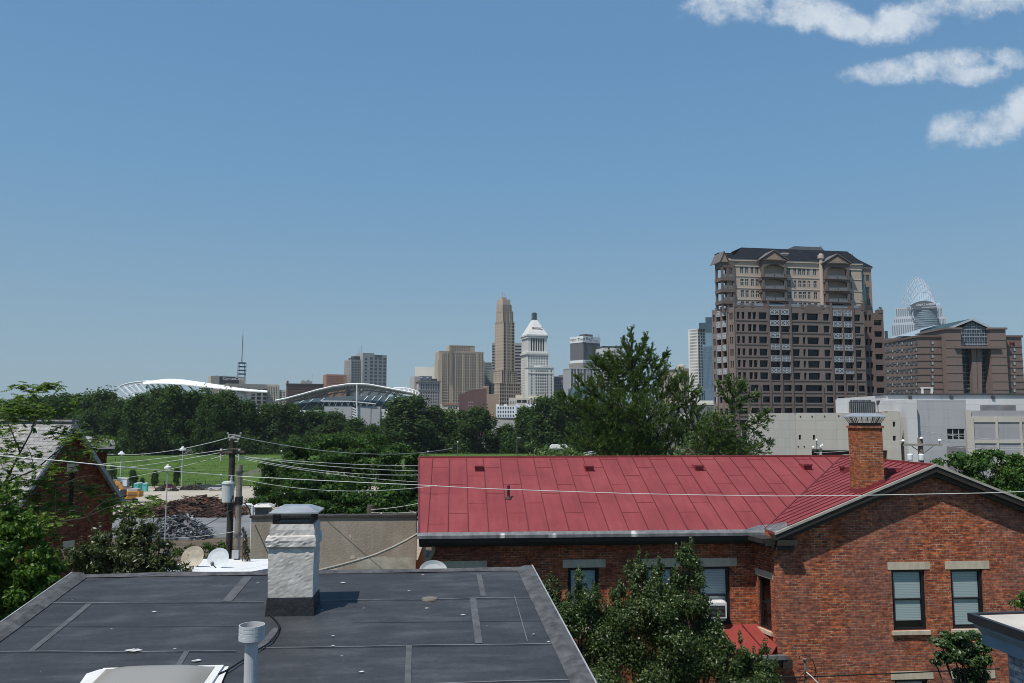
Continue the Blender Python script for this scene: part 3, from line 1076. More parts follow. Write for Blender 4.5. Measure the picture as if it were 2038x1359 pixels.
redm, rnt, rb_ = nodes_of('red_metal')
tc = N(rnt, 'ShaderNodeTexCoord')
n1 = noise_node(rnt, tc.outputs['Object'], 0.6, 8, 0.6)
n2 = noise_node(rnt, tc.outputs['Object'], 30, 4, 0.7)
c = ramp(rnt, n1.outputs[0], [(0.3, (0.195, 0.040, 0.042)), (0.5, (0.228, 0.047, 0.049)), (0.7, (0.258, 0.060, 0.062))])
c = mixc(rnt, 0.5, c, ramp(rnt, n2.outputs[0], [(0.3, 0.86), (0.7, 1.12)]), 'MULTIPLY')
n3 = noise_node(rnt, tc.outputs['Object'], 2.2, 3, 0.6)
c = mixc(rnt, ramp(rnt, n3.outputs[0], [(0.70, 0.0), (0.78, 0.45)]), c, (0.38, 0.14, 0.14))
mpr = N(rnt, 'ShaderNodeMapping')
mpr.inputs['Scale'].default_value = (3.0, .35, .35)
rnt.links.new(tc.outputs['Object'], mpr.inputs[0])
n5 = noise_node(rnt, mpr.outputs[0], 1.6, 6, .65)
c = mixc(rnt, .7, c, ramp(rnt, n5.outputs[0], [(.3, .80), (.7, 1.16)]), 'MULTIPLY')
rnt.links.new(c, rb_.inputs['Base Color'])
rb_.inputs['Roughness'].default_value = 0.55
rb_.inputs['Specular IOR Level'].default_value = 0.2
bp = N(rnt, 'ShaderNodeBump')
bp.inputs['Strength'].default_value = 0.25
bp.inputs['Distance'].default_value = 0.03
rnt.links.new(n1.outputs[0], bp.inputs['Height'])
rnt.links.new(bp.outputs[0], rb_.inputs['Normal'])
seamm = M('seam_shade_red', (0.12, 0.022, 0.028), 0.6, 0.2, 3)  # darker than the roof red: shade along the seams put into the colour
roof = MB()

def zm(v):
 return ze + SL * (v - VE)

def zw(u):
 return ze + SL * (u - uW)

TK = .07
uLr = H.hit(832, 910, vr).x
mainp = [(uL, VE), (uW, VE), (uc, vr), (uLr, vr)]
roof.ext([(u, v, zm(v)) for u, v in mainp], (0, 0, -TK))
wingp = [(uW, -.3), (uc, -.3), (uc, vr), (uW, VE)]
roof.ext([(u, v, zw(u)) for u, v in wingp], (0, 0, -TK))
vbk = 2 * vr - VE
roof.ext([(uc, -.3, zr), (uWr, -.3, ze), (uWr, vbk, ze), (uc, vr, zr)], (0, 0, -TK))
roof.ext([(uLr, vr, zr), (uc, vr, zr), (uWr, vbk, ze), (uL, vbk, ze)], (0, 0, -TK))
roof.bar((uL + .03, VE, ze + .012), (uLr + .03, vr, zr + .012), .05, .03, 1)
SH = .028
k = 0
u = uL + .28
while u < uc - .1:
 va = VE if u < uW else VE + (u - uW)
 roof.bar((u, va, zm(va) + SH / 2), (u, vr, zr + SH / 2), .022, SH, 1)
 off = (k * 0.63) % 1.9
 vv = VE + .5 + off
 while vv < vr - .1:
  if vv > va and u + .6 < uc:
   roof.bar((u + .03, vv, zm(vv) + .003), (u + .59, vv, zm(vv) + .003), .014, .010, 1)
  vv += 1.9
 u += .62
 k += 1
v = -.12
while v < vr - .1:
 ua = uW + .02 if v < VE else uW + (v - VE)
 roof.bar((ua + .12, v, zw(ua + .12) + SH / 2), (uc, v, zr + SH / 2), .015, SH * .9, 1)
 v += .36
roof.bar((uLr, vr, zr + .02), (uc, vr, zr + .02), .09, .05, 0)
roof.bar((uc, -.3, zr + .02), (uc, vr, zr + .02), .09, .05, 0)
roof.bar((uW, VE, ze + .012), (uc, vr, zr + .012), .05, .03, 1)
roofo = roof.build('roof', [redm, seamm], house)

gm_, gnt, gb = nodes_of('old_flashing')
tc = N(gnt, 'ShaderNodeTexCoord')
mp = N(gnt, 'ShaderNodeMapping')
mp.inputs['Scale'].default_value = (1.0, 1.0, 0.15)
gnt.links.new(tc.outputs['Object'], mp.inputs[0])
n1 = noise_node(gnt, mp.outputs[0], 4.0, 6, 0.7)
n2 = noise_node(gnt, mp.outputs[0], 1.3, 3, 0.5)
c = ramp(gnt, n1.outputs[0], [(0.35, (0.085, 0.09, 0.095)), (0.55, (0.15, 0.155, 0.16)), (0.7, (0.22, 0.225, 0.23))])
c = mixc(gnt, ramp(gnt, n2.outputs[0], [(0.63, 0.0), (0.68, 0.8)]), c, (0.62, 0.61, 0.58))
gnt.links.new(c, gb.inputs['Base Color'])
gb.inputs['Roughness'].default_value = 0.6
gt = MB()
vg = VE - .13
gt.ext([(uL - .02, VE, ze + .012), (uL - .02, VE, ze - .14), (uL - .02, vg, ze - .16), (uL - .02, vg, ze - .07)], (uW + .30 - uL, 0, 0))
q = [(uW + .01, VE), (uW + .26, VE + .24), (uW + .62, VE - .2), (uW + .4, -.27), (uW + .01, -.27)]
gt.add([(a, b, zw(a) + .02) for a, b in q], [tuple(range(5))])
q = [(uW - .01, VE), (uW + .24, VE + .26), (uW - .1, VE + .22), (uW - .55, VE + .02)]
gt.add([(a, b, zm(b) + .02) for a, b in q], [tuple(range(4))])
gt.build('gutter', gm_, house)
corn = M('dark_cornice', (0.036, 0.031, 0.026), 0.6, 0.15, 2, streak=0.3)
cn = MB()
z1, z2, z3 = ze - .161, ze - .30, ze - .46

def cornice(mb, xa, xb, yw, y0=None):
 """box mouldings along a wall in the plane yw, stepping out"""
 mb.box(xa, yw - .52, z2, xb, yw + .02, z1)
 mb.box(xa, yw - .40, z3 + .07, xb, yw + .02, z2)
 mb.box(xa, yw - .18, z3, xb, yw + .02, z3 + .07)

cornice(cn, uL + .03, uA + .02, VW)
cn.build('cornice', corn, house)
cn = MB()
cornice(cn, .12, Lc + .14, 0)
cn.build('cornice', corn, house, loc=(uA, VW, 0), rotz=ca_)
cn = MB()
cn.box(-.02, -.32, z3 + .1, .62, .02, z2 + .1).box(-.02, -.2, z3 - .06, .55, .02, z3 + .1)
cn.build('cornice', corn, house)
dripm = M('drip_edge', (0.36, 0.34, 0.29), 0.6, 0.15, 3)
for s in (0, 1):
 rk = MB()
 us = (uW - .02, uc) if s == 0 else (uWr + .02, uc)
 zs = (zw(us[0]), zr) if s == 0 else (zw(2 * uc - us[0]), zr)
 A, B = Vector((us[0], -.34, zs[0])), Vector((us[1], -.34, zs[1]))

 def band(t0, t1, y0, y1, mi):
  rk.ext([A + Vector((0, y0 + .34, t0)), B + Vector((0, y0 + .34, t0)), B + Vector((0, y0 + .34, t1)), A + Vector((0, y0 + .34, t1))], (0, y1 - y0, 0), mi)
 band(.045, -.03, -.36, -.29, 1)
 band(-.032, -.20, -.33, -.05, 0)
 band(-.202, -.34, -.22, 0.02, 0)
 rk.build('rake_trim', [corn, dripm], house)

cbrick = brick('chimney_brick', (0.42, 0.14, 0.055), (0.24, 0.072, 0.034), (0.42, 0.33, 0.25), rh=.078, bump=0.5, mott=.35)
wn_ = Vector((-SL, 0, 1))
cb0 = H.hitp(1712, 982, (uW, 0, ze), wn_)
cb1 = H.hit(1760, 950, cb0.y)
cwid = cb1.x - cb0.x
cdep = .62
ztop = H.hit(1730, 852, cb0.y).z
hc = MB()
hc.box(cb0.x, cb0.y, zw(cb0.x) - .3, cb0.x + cwid, cb0.y + cdep, ztop)
hc.box(cb0.x - .035, cb0.y - .035, ztop, cb0.x + cwid + .035, cb0.y + cdep + .035, ztop + .075)
hch = hc.build('chimney', cbrick, house)
fl = MB()
for i in range(4):
 x0 = cb0.x + cwid * i / 4
 fl.box(x0 - (.02 if i == 0 else 0), cb0.y - .02, zw(x0) - .05, x0 + cwid / 4 + (.02 if i == 3 else 0), cb0.y - .003, zw(x0 + cwid / 4) + .1)
fl.box(cb0.x - .022, cb0.y, zw(cb0.x) - .1, cb0.x - .003, cb0.y + cdep, zw(cb0.x) + .13)
fl.build('base_flashing', redm, hch)
zsk = ztop + .075
z2k = H.hit(1730, 830, cb0.y).z
sc_ = MB()
rc0 = [(cb0.x + .02, cb0.y + .02), (cb0.x + cwid - .02, cb0.y + .02), (cb0.x + cwid - .02, cb0.y + cdep - .02), (cb0.x + .02, cb0.y + cdep - .02)]
rc1 = [(cb0.x - .07, cb0.y - .07), (cb0.x + cwid + .07, cb0.y - .07), (cb0.x + cwid + .07, cb0.y + cdep + .07), (cb0.x - .07, cb0.y + cdep + .07)]
sc_.frustum([(x, y) for x, y in rc0], zsk + .001, [(x + (.0), y) for x, y in rc0], zsk + .09)
for i in range(4):
 a0_, a1_ = Vector((*rc0[i], zsk + .09)), Vector((*rc0[(i + 1) % 4], zsk + .09))
 b0_, b1_ = Vector((*rc1[i], z2k)), Vector((*rc1[(i + 1) % 4], z2k))
 for k in range(6):
  t = k / 5
  sc_.bar(a0_.lerp(a1_, t), b0_.lerp(b1_, t), .014)
 for k in range(1, 7):
  t = k / 7
  sc_.bar(a0_.lerp(b0_, t), a1_.lerp(b1_, t), .0028)
 for k in range(1, 15):
  t = k / 15
  sc_.bar(a0_.lerp(a1_, t), b0_.lerp(b1_, t), .0028)
sc_.build('spark_screen', meshm, hch)
cpp = MB()
r2 = [(cb0.x - .12, cb0.y - .12), (cb0.x + cwid + .12, cb0.y - .12), (cb0.x + cwid + .12, cb0.y + cdep + .12), (cb0.x - .12, cb0.y + cdep + .12)]
r3 = [(cb0.x + .12, cb0.y + .12), (cb0.x + cwid - .12, cb0.y + .12), (cb0.x + cwid - .12, cb0.y + cdep - .12), (cb0.x + .12, cb0.y + cdep - .12)]
cpp.frustum(r2, z2k, r2, z2k + .02).frustum(r2, z2k + .02, r3, z2k + .12)
cpp.build('chimney_cap', capm, hch)

ventm = M('vent_red', (0.16, 0.03, 0.032), 0.6, 0.2, 4)
for px, py in [(953, 932), (1171, 932), (1388, 931), (1602, 929)]:
 q = H.hitp(px, py, (0, VE, ze), (0, -SL, 1))
 vb_ = MB()
 vb_.add([(-.15, -.24, -.02 - SL * .24), (.15, -.24, -.02 - SL * .24), (.15, .22, SL * .22), (-.15, .22, SL * .22), (-.15, -.26, .13 - SL * .1), (.15, -.26, .13 - SL * .1), (.15, .22, .03 + SL * .22), (-.15, .22, .03 + SL * .22)],
   [(0, 1, 5, 4), (1, 2, 6, 5), (2, 3, 7, 6), (3, 0, 4, 7), (4, 5, 6, 7)], 0)
 vb_.box(-.16, -.30, .10 - SL * .1, .16, -.24, .15 - SL * .1, 1)
 vb_.build('roof_vent', [redm, ventm], house, loc=q)
for px, py in [(1692, 934), (1778, 938)]:
 q = H.hitp(px, py, (uW, 0, ze), (-SL, 0, 1))
 vb_ = MB()
 vb_.add([(-.30, -.16, -.02 - SL * .3), (-.30, .16, -.02 - SL * .3), (.24, .16, SL * .24), (.24, -.16, SL * .24), (-.30, -.16, .14 - SL * .12), (-.30, .16, .14 - SL * .12), (.24, .16, .04 + SL * .24), (.24, -.16, .04 + SL * .24)],
   [(0, 1, 5, 4), (1, 2, 6, 5), (2, 3, 7, 6), (3, 0, 4, 7), (4, 5, 6, 7)], 0)
 vb_.box(-.34, -.17, .11 - SL * .12, -.27, .17, .16 - SL * .12, 1)
 vb_.build('roof_vent', [redm, ventm], house, loc=q)
q = H.hitp(1012, 992, (0, VE, ze), (0, -SL, 1))
zpt = H.hit(1012, 966, q.y).z
sp_ = MB().lathe([(.12, -.06), (.11, .0), (.045, .07), (.045, zpt - q.z)], (0, 0, 0), 12)
sp_.build('soil_pipe', M('pipe_dark', (0.05, 0.022, 0.02), 0.6, 0.3, 6), house, loc=q)
ds = [H.hit(863, 1087, VW - .35), H.hit(863, 1097, VW - .28), H.hit(856, 1110, VW - .2), H.hit(846, 1124, VW - .12), H.hit(838, 1140, VW - .1), H.hit(836, 1200, VW - .1)]
MB().tube(ds, .05, 8).build('downspout', M('tan_paint', (0.30, 0.25, 0.18), 0.6, 0.15, 4), house)
by = MB()
t0, t1 = H.hit(1420, 1243, VW - .003), H.hit(1513, 1243, VW - .003)
e0, e1 = H.hit(1432, 1303, -.35), H.hit(1536, 1301, -.35)
zb0 = (e0.z + e1.z) / 2
by.ext([(t0.x, t0.y, t0.z), (uA + .02, VW - .02, t0.z), (.0 - .02, .0 - .02, t0.z - (t0.z - zb0) * .74), (e1.x, e1.y, zb0), (e0.x, e0.y, zb0)], (0, 0, -.05))
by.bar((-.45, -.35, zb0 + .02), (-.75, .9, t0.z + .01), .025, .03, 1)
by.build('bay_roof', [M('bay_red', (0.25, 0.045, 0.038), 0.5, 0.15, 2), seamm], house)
bt = MB()
bt.box(e0.x, -.42, zb0 - .17, .12, -.30, zb0 - .04)
bt.build('gutter', gm_, house)
bt = MB()
bt.box(e0.x, -.36, zb0 - .34, .17, -.22, zb0 - .17).box(.02, -.40, zb0 - .42, .3, -.003, zb0 - .17)
bt.build('cornice', corn, house)
MB().box(e0.x, -.2, 0, -.003, -.02, zb0 - .175).build('bay_wall', hb2, house)

aa, ab = H.hit(1408, 1231, VW - .35), H.hit(1446, 1199, VW - .35)
ac = thing('air_conditioner', 'white box air conditioner sticking out of the window beside the chamfered corner', 'air conditioner', H.o + H.ux * aa.x + H.vx * (VW - .35) + Vector((0, 0, aa.z)), H.yaw)
w_, h_ = ab.x - aa.x, ab.z - aa.z
acm = M('ac_white', (0.66, 0.65, 0.62), 0.5, 0.08, 5)
MB().box(0, 0, 0, w_, .42, h_).build('casing', acm, ac)
gr = MB()
gr.box(.06, -.006, .05, w_ - .05, -.001, h_ - .09, 0)
for i in range(9):
 z = .07 + (h_ - .18) * i / 8
 gr.box(.06, -.014, z, w_ - .05, -.006, z + .008, 1)
gr.build('grille', [M('ac_dark', (0.03, 0.03, 0.032), 0.6, 0.2, 5), M('ac_slat', (0.09, 0.09, 0.09), 0.6, 0.2, 5)], ac)

def dish(name, label, px, py, Y, wpx, hpx, col, tilt, yaw, mast_to, lnb=True):
 c_ = P(px, py, Y)
 r = wpx / 2 * Y / F
 root = thing(name, label, 'satellite dish', c_)
 d = MB()
 prof = [(r * .02, .0), (r * .35, r * .03), (r * .7, r * .11), (r, r * .22), (r, r * .25), (r * .7, r * .14), (r * .02, .03)]
 d.lathe([(a, b) for a, b in prof], (0, 0, 0), 28)
 do = d.build('reflector', col, root, smooth=False)
 do.scale = (1, hpx / wpx, 1)
 do.rotation_euler = (pi / 2 - tilt, 0, yaw)
 st = MB()
 st.tube([(0, .03, -.02), (0, .16, -.12), mast_to], .022, 8)
 st.build('mast', M('dish_mast', (0.13, 0.13, 0.13), 0.6, 0.2, 5), root)
 if lnb:
  ar = MB()
  f_ = Matrix.Rotation(yaw, 3, 'Z') @ Matrix.Rotation(-tilt, 3, 'X') @ Vector((0, -1, 0))
  ar.tube([Vector((0, 0, -r * .95)), Vector((0, 0, -r * .7)) + f_ * r * 1.1], .014, 6)
  ar.tube([Vector((0, 0, -r * .75)) + f_ * r * 1.02, Vector((0, 0, -r * .55)) + f_ * r * 1.15], .04, 8)
  ar.build('feed_arm', M('dish_mast'), root)
 return root

dish('satellite_dish', 'pale grey dish peeping over the grey roof at the red house corner', 861, 1138, 22.5, 56, 42, M('dish_grey', (0.50, 0.52, 0.52), 0.55, 0.1, 4), radians(28), radians(18), (0.1, .9, -1.4), lnb=False)

# ------------------------------------------------------------------ tan rendered building beyond the roof
TB = Fr((P(500, 1035, 29).x, 29, 0), atan(0.055))
tb = thing('rendered_building', 'flat tan stucco wall of a low building between utility pole and red roof', 'building', (TB.o.x, 29, 0), TB.yaw)
tw = TB.hit(832, 1030, 0).x - .06
tz0, tz1 = TB.hit(500, 1031, 0).z, TB.hit(832, 1028, 0).z
tan_, tnt, tbs = nodes_of('tan_render')
tc = N(tnt, 'ShaderNodeTexCoord')
n1 = noise_node(tnt, tc.outputs['Object'], 0.8, 7, 0.65)
mp = N(tnt, 'ShaderNodeMapping')
mp.inputs['Scale'].default_value = (3.0, 3.0, 0.35)
tnt.links.new(tc.outputs['Object'], mp.inputs[0])
n2 = noise_node(tnt, mp.outputs[0], 1.2, 6, 0.6)
f = math_n(tnt, 'ADD', math_n(tnt, 'MULTIPLY', n1.outputs[0], .55), math_n(tnt, 'MULTIPLY', n2.outputs[0], .5))
c = ramp(tnt, f, [(0.36, (0.24, 0.205, 0.16)), (0.53, (0.325, 0.285, 0.23)), (0.7, (0.40, 0.355, 0.29))])
tnt.links.new(c, tbs.inputs['Base Color'])
tbs.inputs['Roughness'].default_value = 0.95
n3 = noise_node(tnt, tc.outputs['Object'], 12, 5, 0.6)
bp = N(tnt, 'ShaderNodeBump')
bp.inputs['Strength'].default_value = 0.4
bp.inputs['Distance'].default_value = 0.03
tnt.links.new(n3.outputs[0], bp.inputs['Height'])
tnt.links.new(bp.outputs[0], tbs.inputs['Normal'])
w = MB()
w.ext([(0, 0, 0), (tw, 0, 0), (tw, 0, tz1), (0, 0, tz0)], (0, .35, 0))
w.box(0, .351, 0, tw, 7, tz1 - 1.7)
w.build('wall', tan_, tb)
cp = MB()
for i in range(14):
 x0, x1 = tw * i / 14, tw * (i + 1) / 14
 za, zb = tz0 + (tz1 - tz0) * i / 14, tz0 + (tz1 - tz0) * (i + 1) / 14
 j = .02 * R.random()
 cp.ext([(x0 - (.05 if i == 0 else 0), -.05, za + .002), (x1, -.05, zb + .002), (x1, -.05, zb + .07 + j), (x0 - (.05 if i == 0 else 0), -.05, za + .07 + j)], (0, .45, 0))
cp.build('coping', M('coping_dark', (0.05, 0.045, 0.04), 0.8, 0.3, 3), tb)
patchm = M('grey_patch', (0.40, 0.385, 0.32), 0.95, 0.35, 2.2)
pp = MB()
pts = [TB.hit(*q, -.006) for q in [(711, 1140), (711, 1109), (730, 1106), (745, 1109), (763, 1107), (790, 1110), (815, 1108), (832, 1111), (832, 1150), (711, 1150)]]
pp.add([(min(q.x, tw - .01), -.006, q.z) for q in pts], [tuple(range(len(pts)))])
pp.build('patched_render', patchm, tb)
for ql in ([(640, 1136), (672, 1130), (672, 1150), (640, 1150)], [(695, 1064), (699, 1063), (700, 1071), (696, 1072)], [(696, 1106), (706, 1104), (707, 1111), (698, 1113)]):
 pts = [TB.hit(*q, -.006) for q in ql]
 MB().add([(q.x, -.006, q.z) for q in pts], [(0, 1, 2, 3)]).build('patched_render', M('pale_patch', (0.52, 0.46, 0.37), 0.95, 0.2, 3), tb)
q = TB.hit(524, 1027, 1.6)
vt_ = thing('cap_vent', 'low square roof ventilator with pale hipped lid behind the chimney cap', 'roof vent', TB.o + TB.ux * q.x + TB.vx * 1.6 + Vector((0, 0, tz0 + .06)), TB.yaw)
s_ = 30.6 / F
MB().box(-13 * s_, -.25, -1.8, 13 * s_, .25, 9 * s_).build('body', M('vent_grey', (0.16, 0.155, 0.15), 0.7, 0.2, 3), vt_)
l = MB()
a4 = [(-19 * s_, -.36), (19 * s_, -.36), (19 * s_, .36), (-19 * s_, .36)]
b4 = [(-11 * s_, -.18), (11 * s_, -.18), (11 * s_, .18), (-11 * s_, .18)]
l.frustum(a4, 9 * s_ + .002, a4, 10 * s_).frustum(a4, 10 * s_, b4, 15 * s_)
l.build('lid', M('pale_lid', (0.55, 0.53, 0.49), 0.6, 0.1, 3), vt_)
q = TB.hit(502, 1030, .5)
fp = thing('flue_pipe', 'white elbow flue pipe at the corner of the tan wall', 'pipe', TB.o + TB.ux * q.x + TB.vx * .5 + Vector((0, 0, tz0 + .06)), TB.yaw)
q2 = TB.hit(502, 1005, .5).z - tz0 - .06
MB().tube([(0, 0, -1.8), (0, 0, q2 - .03), (-.04, 0, q2), (-.35, 0, q2 + .02)], .055, 8).build('pipe', M('white_pvc', (0.62, 0.64, 0.64), 0.5, 0.08, 3), fp)
q = TB.hit(738, 1030, 3)
po = TB.o + TB.ux * q.x + TB.vx * 3
zt1_ = P(738, 1005, po.y).z
woodm = M('weathered_wood', (0.115, 0.095, 0.075), 0.9, 0.35, 3, streak=0.5, bump=0.4)
o = MB().lathe([(.16, 0), (.15, zt1_)], (0, 0, 0), 10).build('wooden_post', woodm, None, loc=(po.x, po.y, 0))
tag(o, 'short dark post top showing above the tan wall', 'post')
pts = [P(832, 1062, 25.4), P(808, 1076, 24.6), P(780, 1090, 23.6), P(745, 1105, 22.4), P(710, 1116, 21.2), P(670, 1127, 19.8), P(630, 1137, 18.6), P(585, 1146, 17.6)]
o = MB().tube(pts, .035, 8).build('hanging_conduit', M('pale_rope', (0.42, 0.37, 0.28), 0.8, 0.2, 6))
tag(o, 'thick pale rope-like conduit sagging from the red roof corner across the tan wall', 'cable')

# ------------------------------------------------------------------ white flat roof and its two dishes
WY0, WY1 = 17.2, 23.5
wz = Zat(1140, WY0)
wr = thing('white_roof_shed', 'low shed with a bright white membrane roof behind the grey roof', 'shed', (P(270, 1140, WY0).x, WY0, 0))
x0, x1 = 0, P(486, 1140, WY0).x - P(270, 1140, WY0).x
zb_ = Zat(1112, WY1)
w = MB().ext([(x0, 0, wz), (x1, 0, wz), (x1 + .1, WY1 - WY0, zb_), (x0 - 1.0, WY1 - WY0, zb_)], (0, 0, -.12))
w.build('roof', M('white_membrane', (0.70, 0.70, 0.68), 0.6, 0.06, 1.5), wr)
MB().ext([(x0 + .1, .1, 0), (x1 - .1, .1, 0), (x1 - .1, WY1 - WY0 - .1, 0), (x0 + .1, WY1 - WY0 - .1, 0)], (0, 0, min(wz, zb_) - .2)).build('wall', M('shed_wall', (0.3, 0.28, 0.25), 0.9), wr)
dish('satellite_dish', 'dirty tan satellite dish standing on the white shed roof', 387, 1110, 19.5, 52, 44, M('dish_tan', (0.34, 0.30, 0.24), 0.8, 0.35, 3), radians(24), radians(-20), (.05, .25, -.75), lnb=False)
dish('satellite_dish', 'pale blue-white satellite dish beside the wooden pole on the white shed roof', 437, 1112, 19.2, 46, 40, M('dish_pale', (0.50, 0.54, 0.56), 0.5, 0.15, 3), radians(22), radians(-14), (.0, .25, -.75))

# ------------------------------------------------------------------ poles
def wires(name, label, pts, r, mat, group=None):
 o = MB().tube(pts, r, 5).build(name, mat)
 return tag(o, label, 'wire', group)

def sag(a, b, s, n=14):
 a, b = Vector(a), Vector(b)
 return [a.lerp(b, i / n) - Vector((0, 0, 4 * s * (i / n) * (1 - i / n))) for i in range(n + 1)]

PY = 30.0
pt_, pb_ = P(464, 874, PY), P(455, 1112, PY)
xm = P(459, 1000, PY).x
tp = thing('utility_pole', 'dark utility pole carrying the grey can transformer', 'utility pole', (xm, PY, 0))
hp = pt_.z
MB().lathe([(.135, 0), (.11, hp - 0.5), (.105, hp)], (0, 0, 0), 12).build('pole', M('dark_pole', (0.045, 0.04, 0.035), 0.9, 0.35, 3, streak=0.4), tp)
tr = MB()
q = P(459, 978, PY)
rr = 12 * PY / F
zt_a, zb_a = Zat(959, PY), Zat(998, PY)
cx = P(460, 978, PY).x - xm
tr.lathe([(rr * .86, zb_a), (rr * .9, zb_a + .03), (rr * .92, zt_a - .05), (rr * 1.0, zt_a - .045), (rr * 1.02, zt_a - .02), (rr * .93, zt_a + .03), (rr * .5, zt_a + .06)], (cx, -.34, 0), 22)
tro = tr.build('transformer', M('can_grey', (0.50, 0.53, 0.52), 0.45, 0.12, 3, streak=0.25), tp)
MB().tube([(cx + .12, -.36, zt_a + .03), (cx + .13, -.36, zt_a + .25)], .035, 8).lathe([(.06, .06), (.06, .09), (.03, .1), (.06, .13), (.06, .16)], (cx + .125, -.36, zt_a), 10).build('bushing', M('porcelain', (0.42, 0.42, 0.4), 0.4), tro)
tb_ = MB()
for z in (zb_a + .15, zt_a - .2):
 tb_.box(cx - .05, -.22, z, cx + .1, -.1, z + .06)
tb_.build('bracket', M('steel_dark', (0.09, 0.09, 0.09), 0.6, 0.2, 4), tro)
ar = MB()
za = Zat(900, PY)
ar.bar((-.42, -.13, za), (.5, -.13, za + .03), .06, .08)
ar.bar((-.12, -.12, Zat(893, PY)), (.42, -.3, Zat(892, PY)), .05, .05)
ar.bar((.1, -.13, za - .02), (.1, -.13, za + .02), .06)
ar.build('crossarm', woodm, tp)
pole_top = MB()
zz = Zat(866, PY)
pole_top.tube([(.06, -.05, hp - .4), (.07, -.05, zz + .05)], .02, 6)
for dz, w_ in ((.03, .24), (-.08, .2), (-.2, .16)):
 pole_top.bar((-w_ + .07, -.05, zz + dz), (w_ + .07, -.05, zz + dz - .04), .03)
 for s in (-1, 1):
  pole_top.lathe([(.035, 0), (.035, .07)], (s * w_ + .07, -.05, zz + dz + .01), 8)
pole_top.build('insulator_rack', M('porcelain'), tp)
cutout = MB()
for dx in (-.36, .3):
 cutout.tube([(dx, -.2, za - .05), (dx + .03, -.22, za - .3)], .03, 6)
 cutout.lathe([(.05, 0), (.05, .05), (.03, .09)], (dx, -.14, za + .05), 8)
cutout.build('insulator', M('porcelain'), tp)

WYp = 23.0
wt_, wb_ = P(479, 925, WYp), P(470, 1135, WYp)
wx = P(474, 1030, WYp).x
wp = thing('utility_pole', 'weathered grey wooden pole with a lashed cable bundle left of the tan wall', 'utility pole', (wx, WYp, 0))
MB().lathe([(.098, 0), (.084, wt_.z - .15), (.078, wt_.z)], (0, 0, 0), 12).build('pole', M('grey_wood', (0.20, 0.175, 0.15), 0.9, 0.3, 4, streak=0.5, bump=0.5), wp)
z_ = Zat(1003, WYp)
bd = MB()
for k in range(7):
 bd.tube([(.10 * cos(a), .10 * sin(a), z_ + .03 * k + .02 * sin(a * 3)) for a in [2 * pi * j / 10 for j in range(11)]], .018, 5)
bd.tube([(-.12, -.1, z_ + .25), (-.2, -.12, z_), (-.1, -.12, z_ - .25)], .02, 5)
bd.build('cable_bundle', M('black_rubber'), wp)
zc_ = Zat(1101, WYp)
MB().box(-.09, -.17, zc_ - .12, .09, -.09, zc_ + .1).build('meter_box', M('meter_grey', (0.38, 0.39, 0.4), 0.5, 0.1, 5), wp)
bk = MB()
for py in (940, 1065):
 bk.lathe([(.118, Zat(py, WYp)), (.118, Zat(py, WYp) + .04)], (0, 0, 0), 12)
bk.build('band', M('steel_dark'), wp)

wm = M('wire_pale', (0.50, 0.52, 0.49), 0.5, 0.1, 2)
wm2 = M('wire_dark', (0.06, 0.06, 0.062), 0.6, 0.1, 2)
wm3 = M('wire_bright', (0.66, 0.67, 0.62), 0.5, 0.05, 2)
main = [(-60, 903), (0, 907), (120, 917), (240, 929), (360, 939), (479, 948), (600, 954), (720, 960), (832, 965), (960, 972), (1100, 977), (1250, 982), (1400, 985), (1550, 987), (1700, 986), (1850, 983), (1960, 981), (2038, 978), (2110, 975)]
wires('overhead_wire', 'pale service wire crossing the whole view in front of the red roof', [P(x, y, float(np.interp(x, [0, 250, 480, 3000], [12.6, 13.2, 20.5, 21.5]))) for x, y in main], .0085, wm3)
crossbar = Vector((xm, PY, 0))
k = 0
for (a, b, s, y2, lab) in [((463, 892), (120, 928), .1, 34, 'upper of two bright wires running left from the transformer pole'), ((463, 896), (120, 944), .1, 34, 'lower of two bright wires running left from the transformer pole'),
                           ((456, 903), (120, 966), .2, 36, 'lowest wire reaching left from the crossarm towards brick gable'),
                           ((468, 907), (870, 927), .1, 33, 'topmost wire from the transformer pole to red roof'), ((468, 907), (870, 938), .12, 32, 'second wire down from transformer pole to the red roof'),
                           ((470, 908), (870, 944), .25, 31, 'third wire down from the transformer pole to red roof'), ((474, 912), (870, 961), .15, 30, 'steepest of the four wires from transformer pole to red roof'),
                           ((480, 953), (870, 966), .3, 27, 'thin dim wire from the wooden pole past dark tree to red roof')]:
 wires('overhead_wire', lab, sag(P(*a, PY - .15), P(*b, y2), s), .0105 if k < 6 else .008, wm, 'wires strung from the utility poles')
 k += 1
wires('overhead_wire', 'faint dark wire from the pole top to left edge against trees', sag(P(466, 868, PY), P(150, 893, 48), .5), .014, wm, 'wires strung from the utility poles')
wires('overhead_wire', 'faint wire from the pole top to the right across dark trees', sag(P(466, 867, PY), P(900, 892, 48), .5), .014, wm, 'wires strung from the utility poles')
wires('overhead_wire', 'thin guy wire slanting from wooden pole down to the lot', [P(477, 1005, WYp), P(428, 1035, 30), P(372, 1066, 40)], .014, wm2)
wires('overhead_wire', 'thin low wire running from wooden pole across the dirt bank', sag(P(476, 1056, WYp), P(280, 1069, 28), .1), .008, wm)
wires('overhead_wire', 'dark drop cable curling from wooden pole to tan wall corner', [P(480, 1000, WYp), P(488, 1002, 24), P(495, 1012, 26), P(501, 1030, 28.9)], .018, wm2)
wires('overhead_wire', 'thin wire from short post to red roof above tan wall', sag(P(739, 1014, 32), P(845, 999, 32), .05), .012, wm, 'wires by the short post')
wires('overhead_wire', 'lower thin wire from short post towards red roof', sag(P(739, 1020, 32), P(845, 1018, 32), .03), .009, wm, 'wires by the short post')

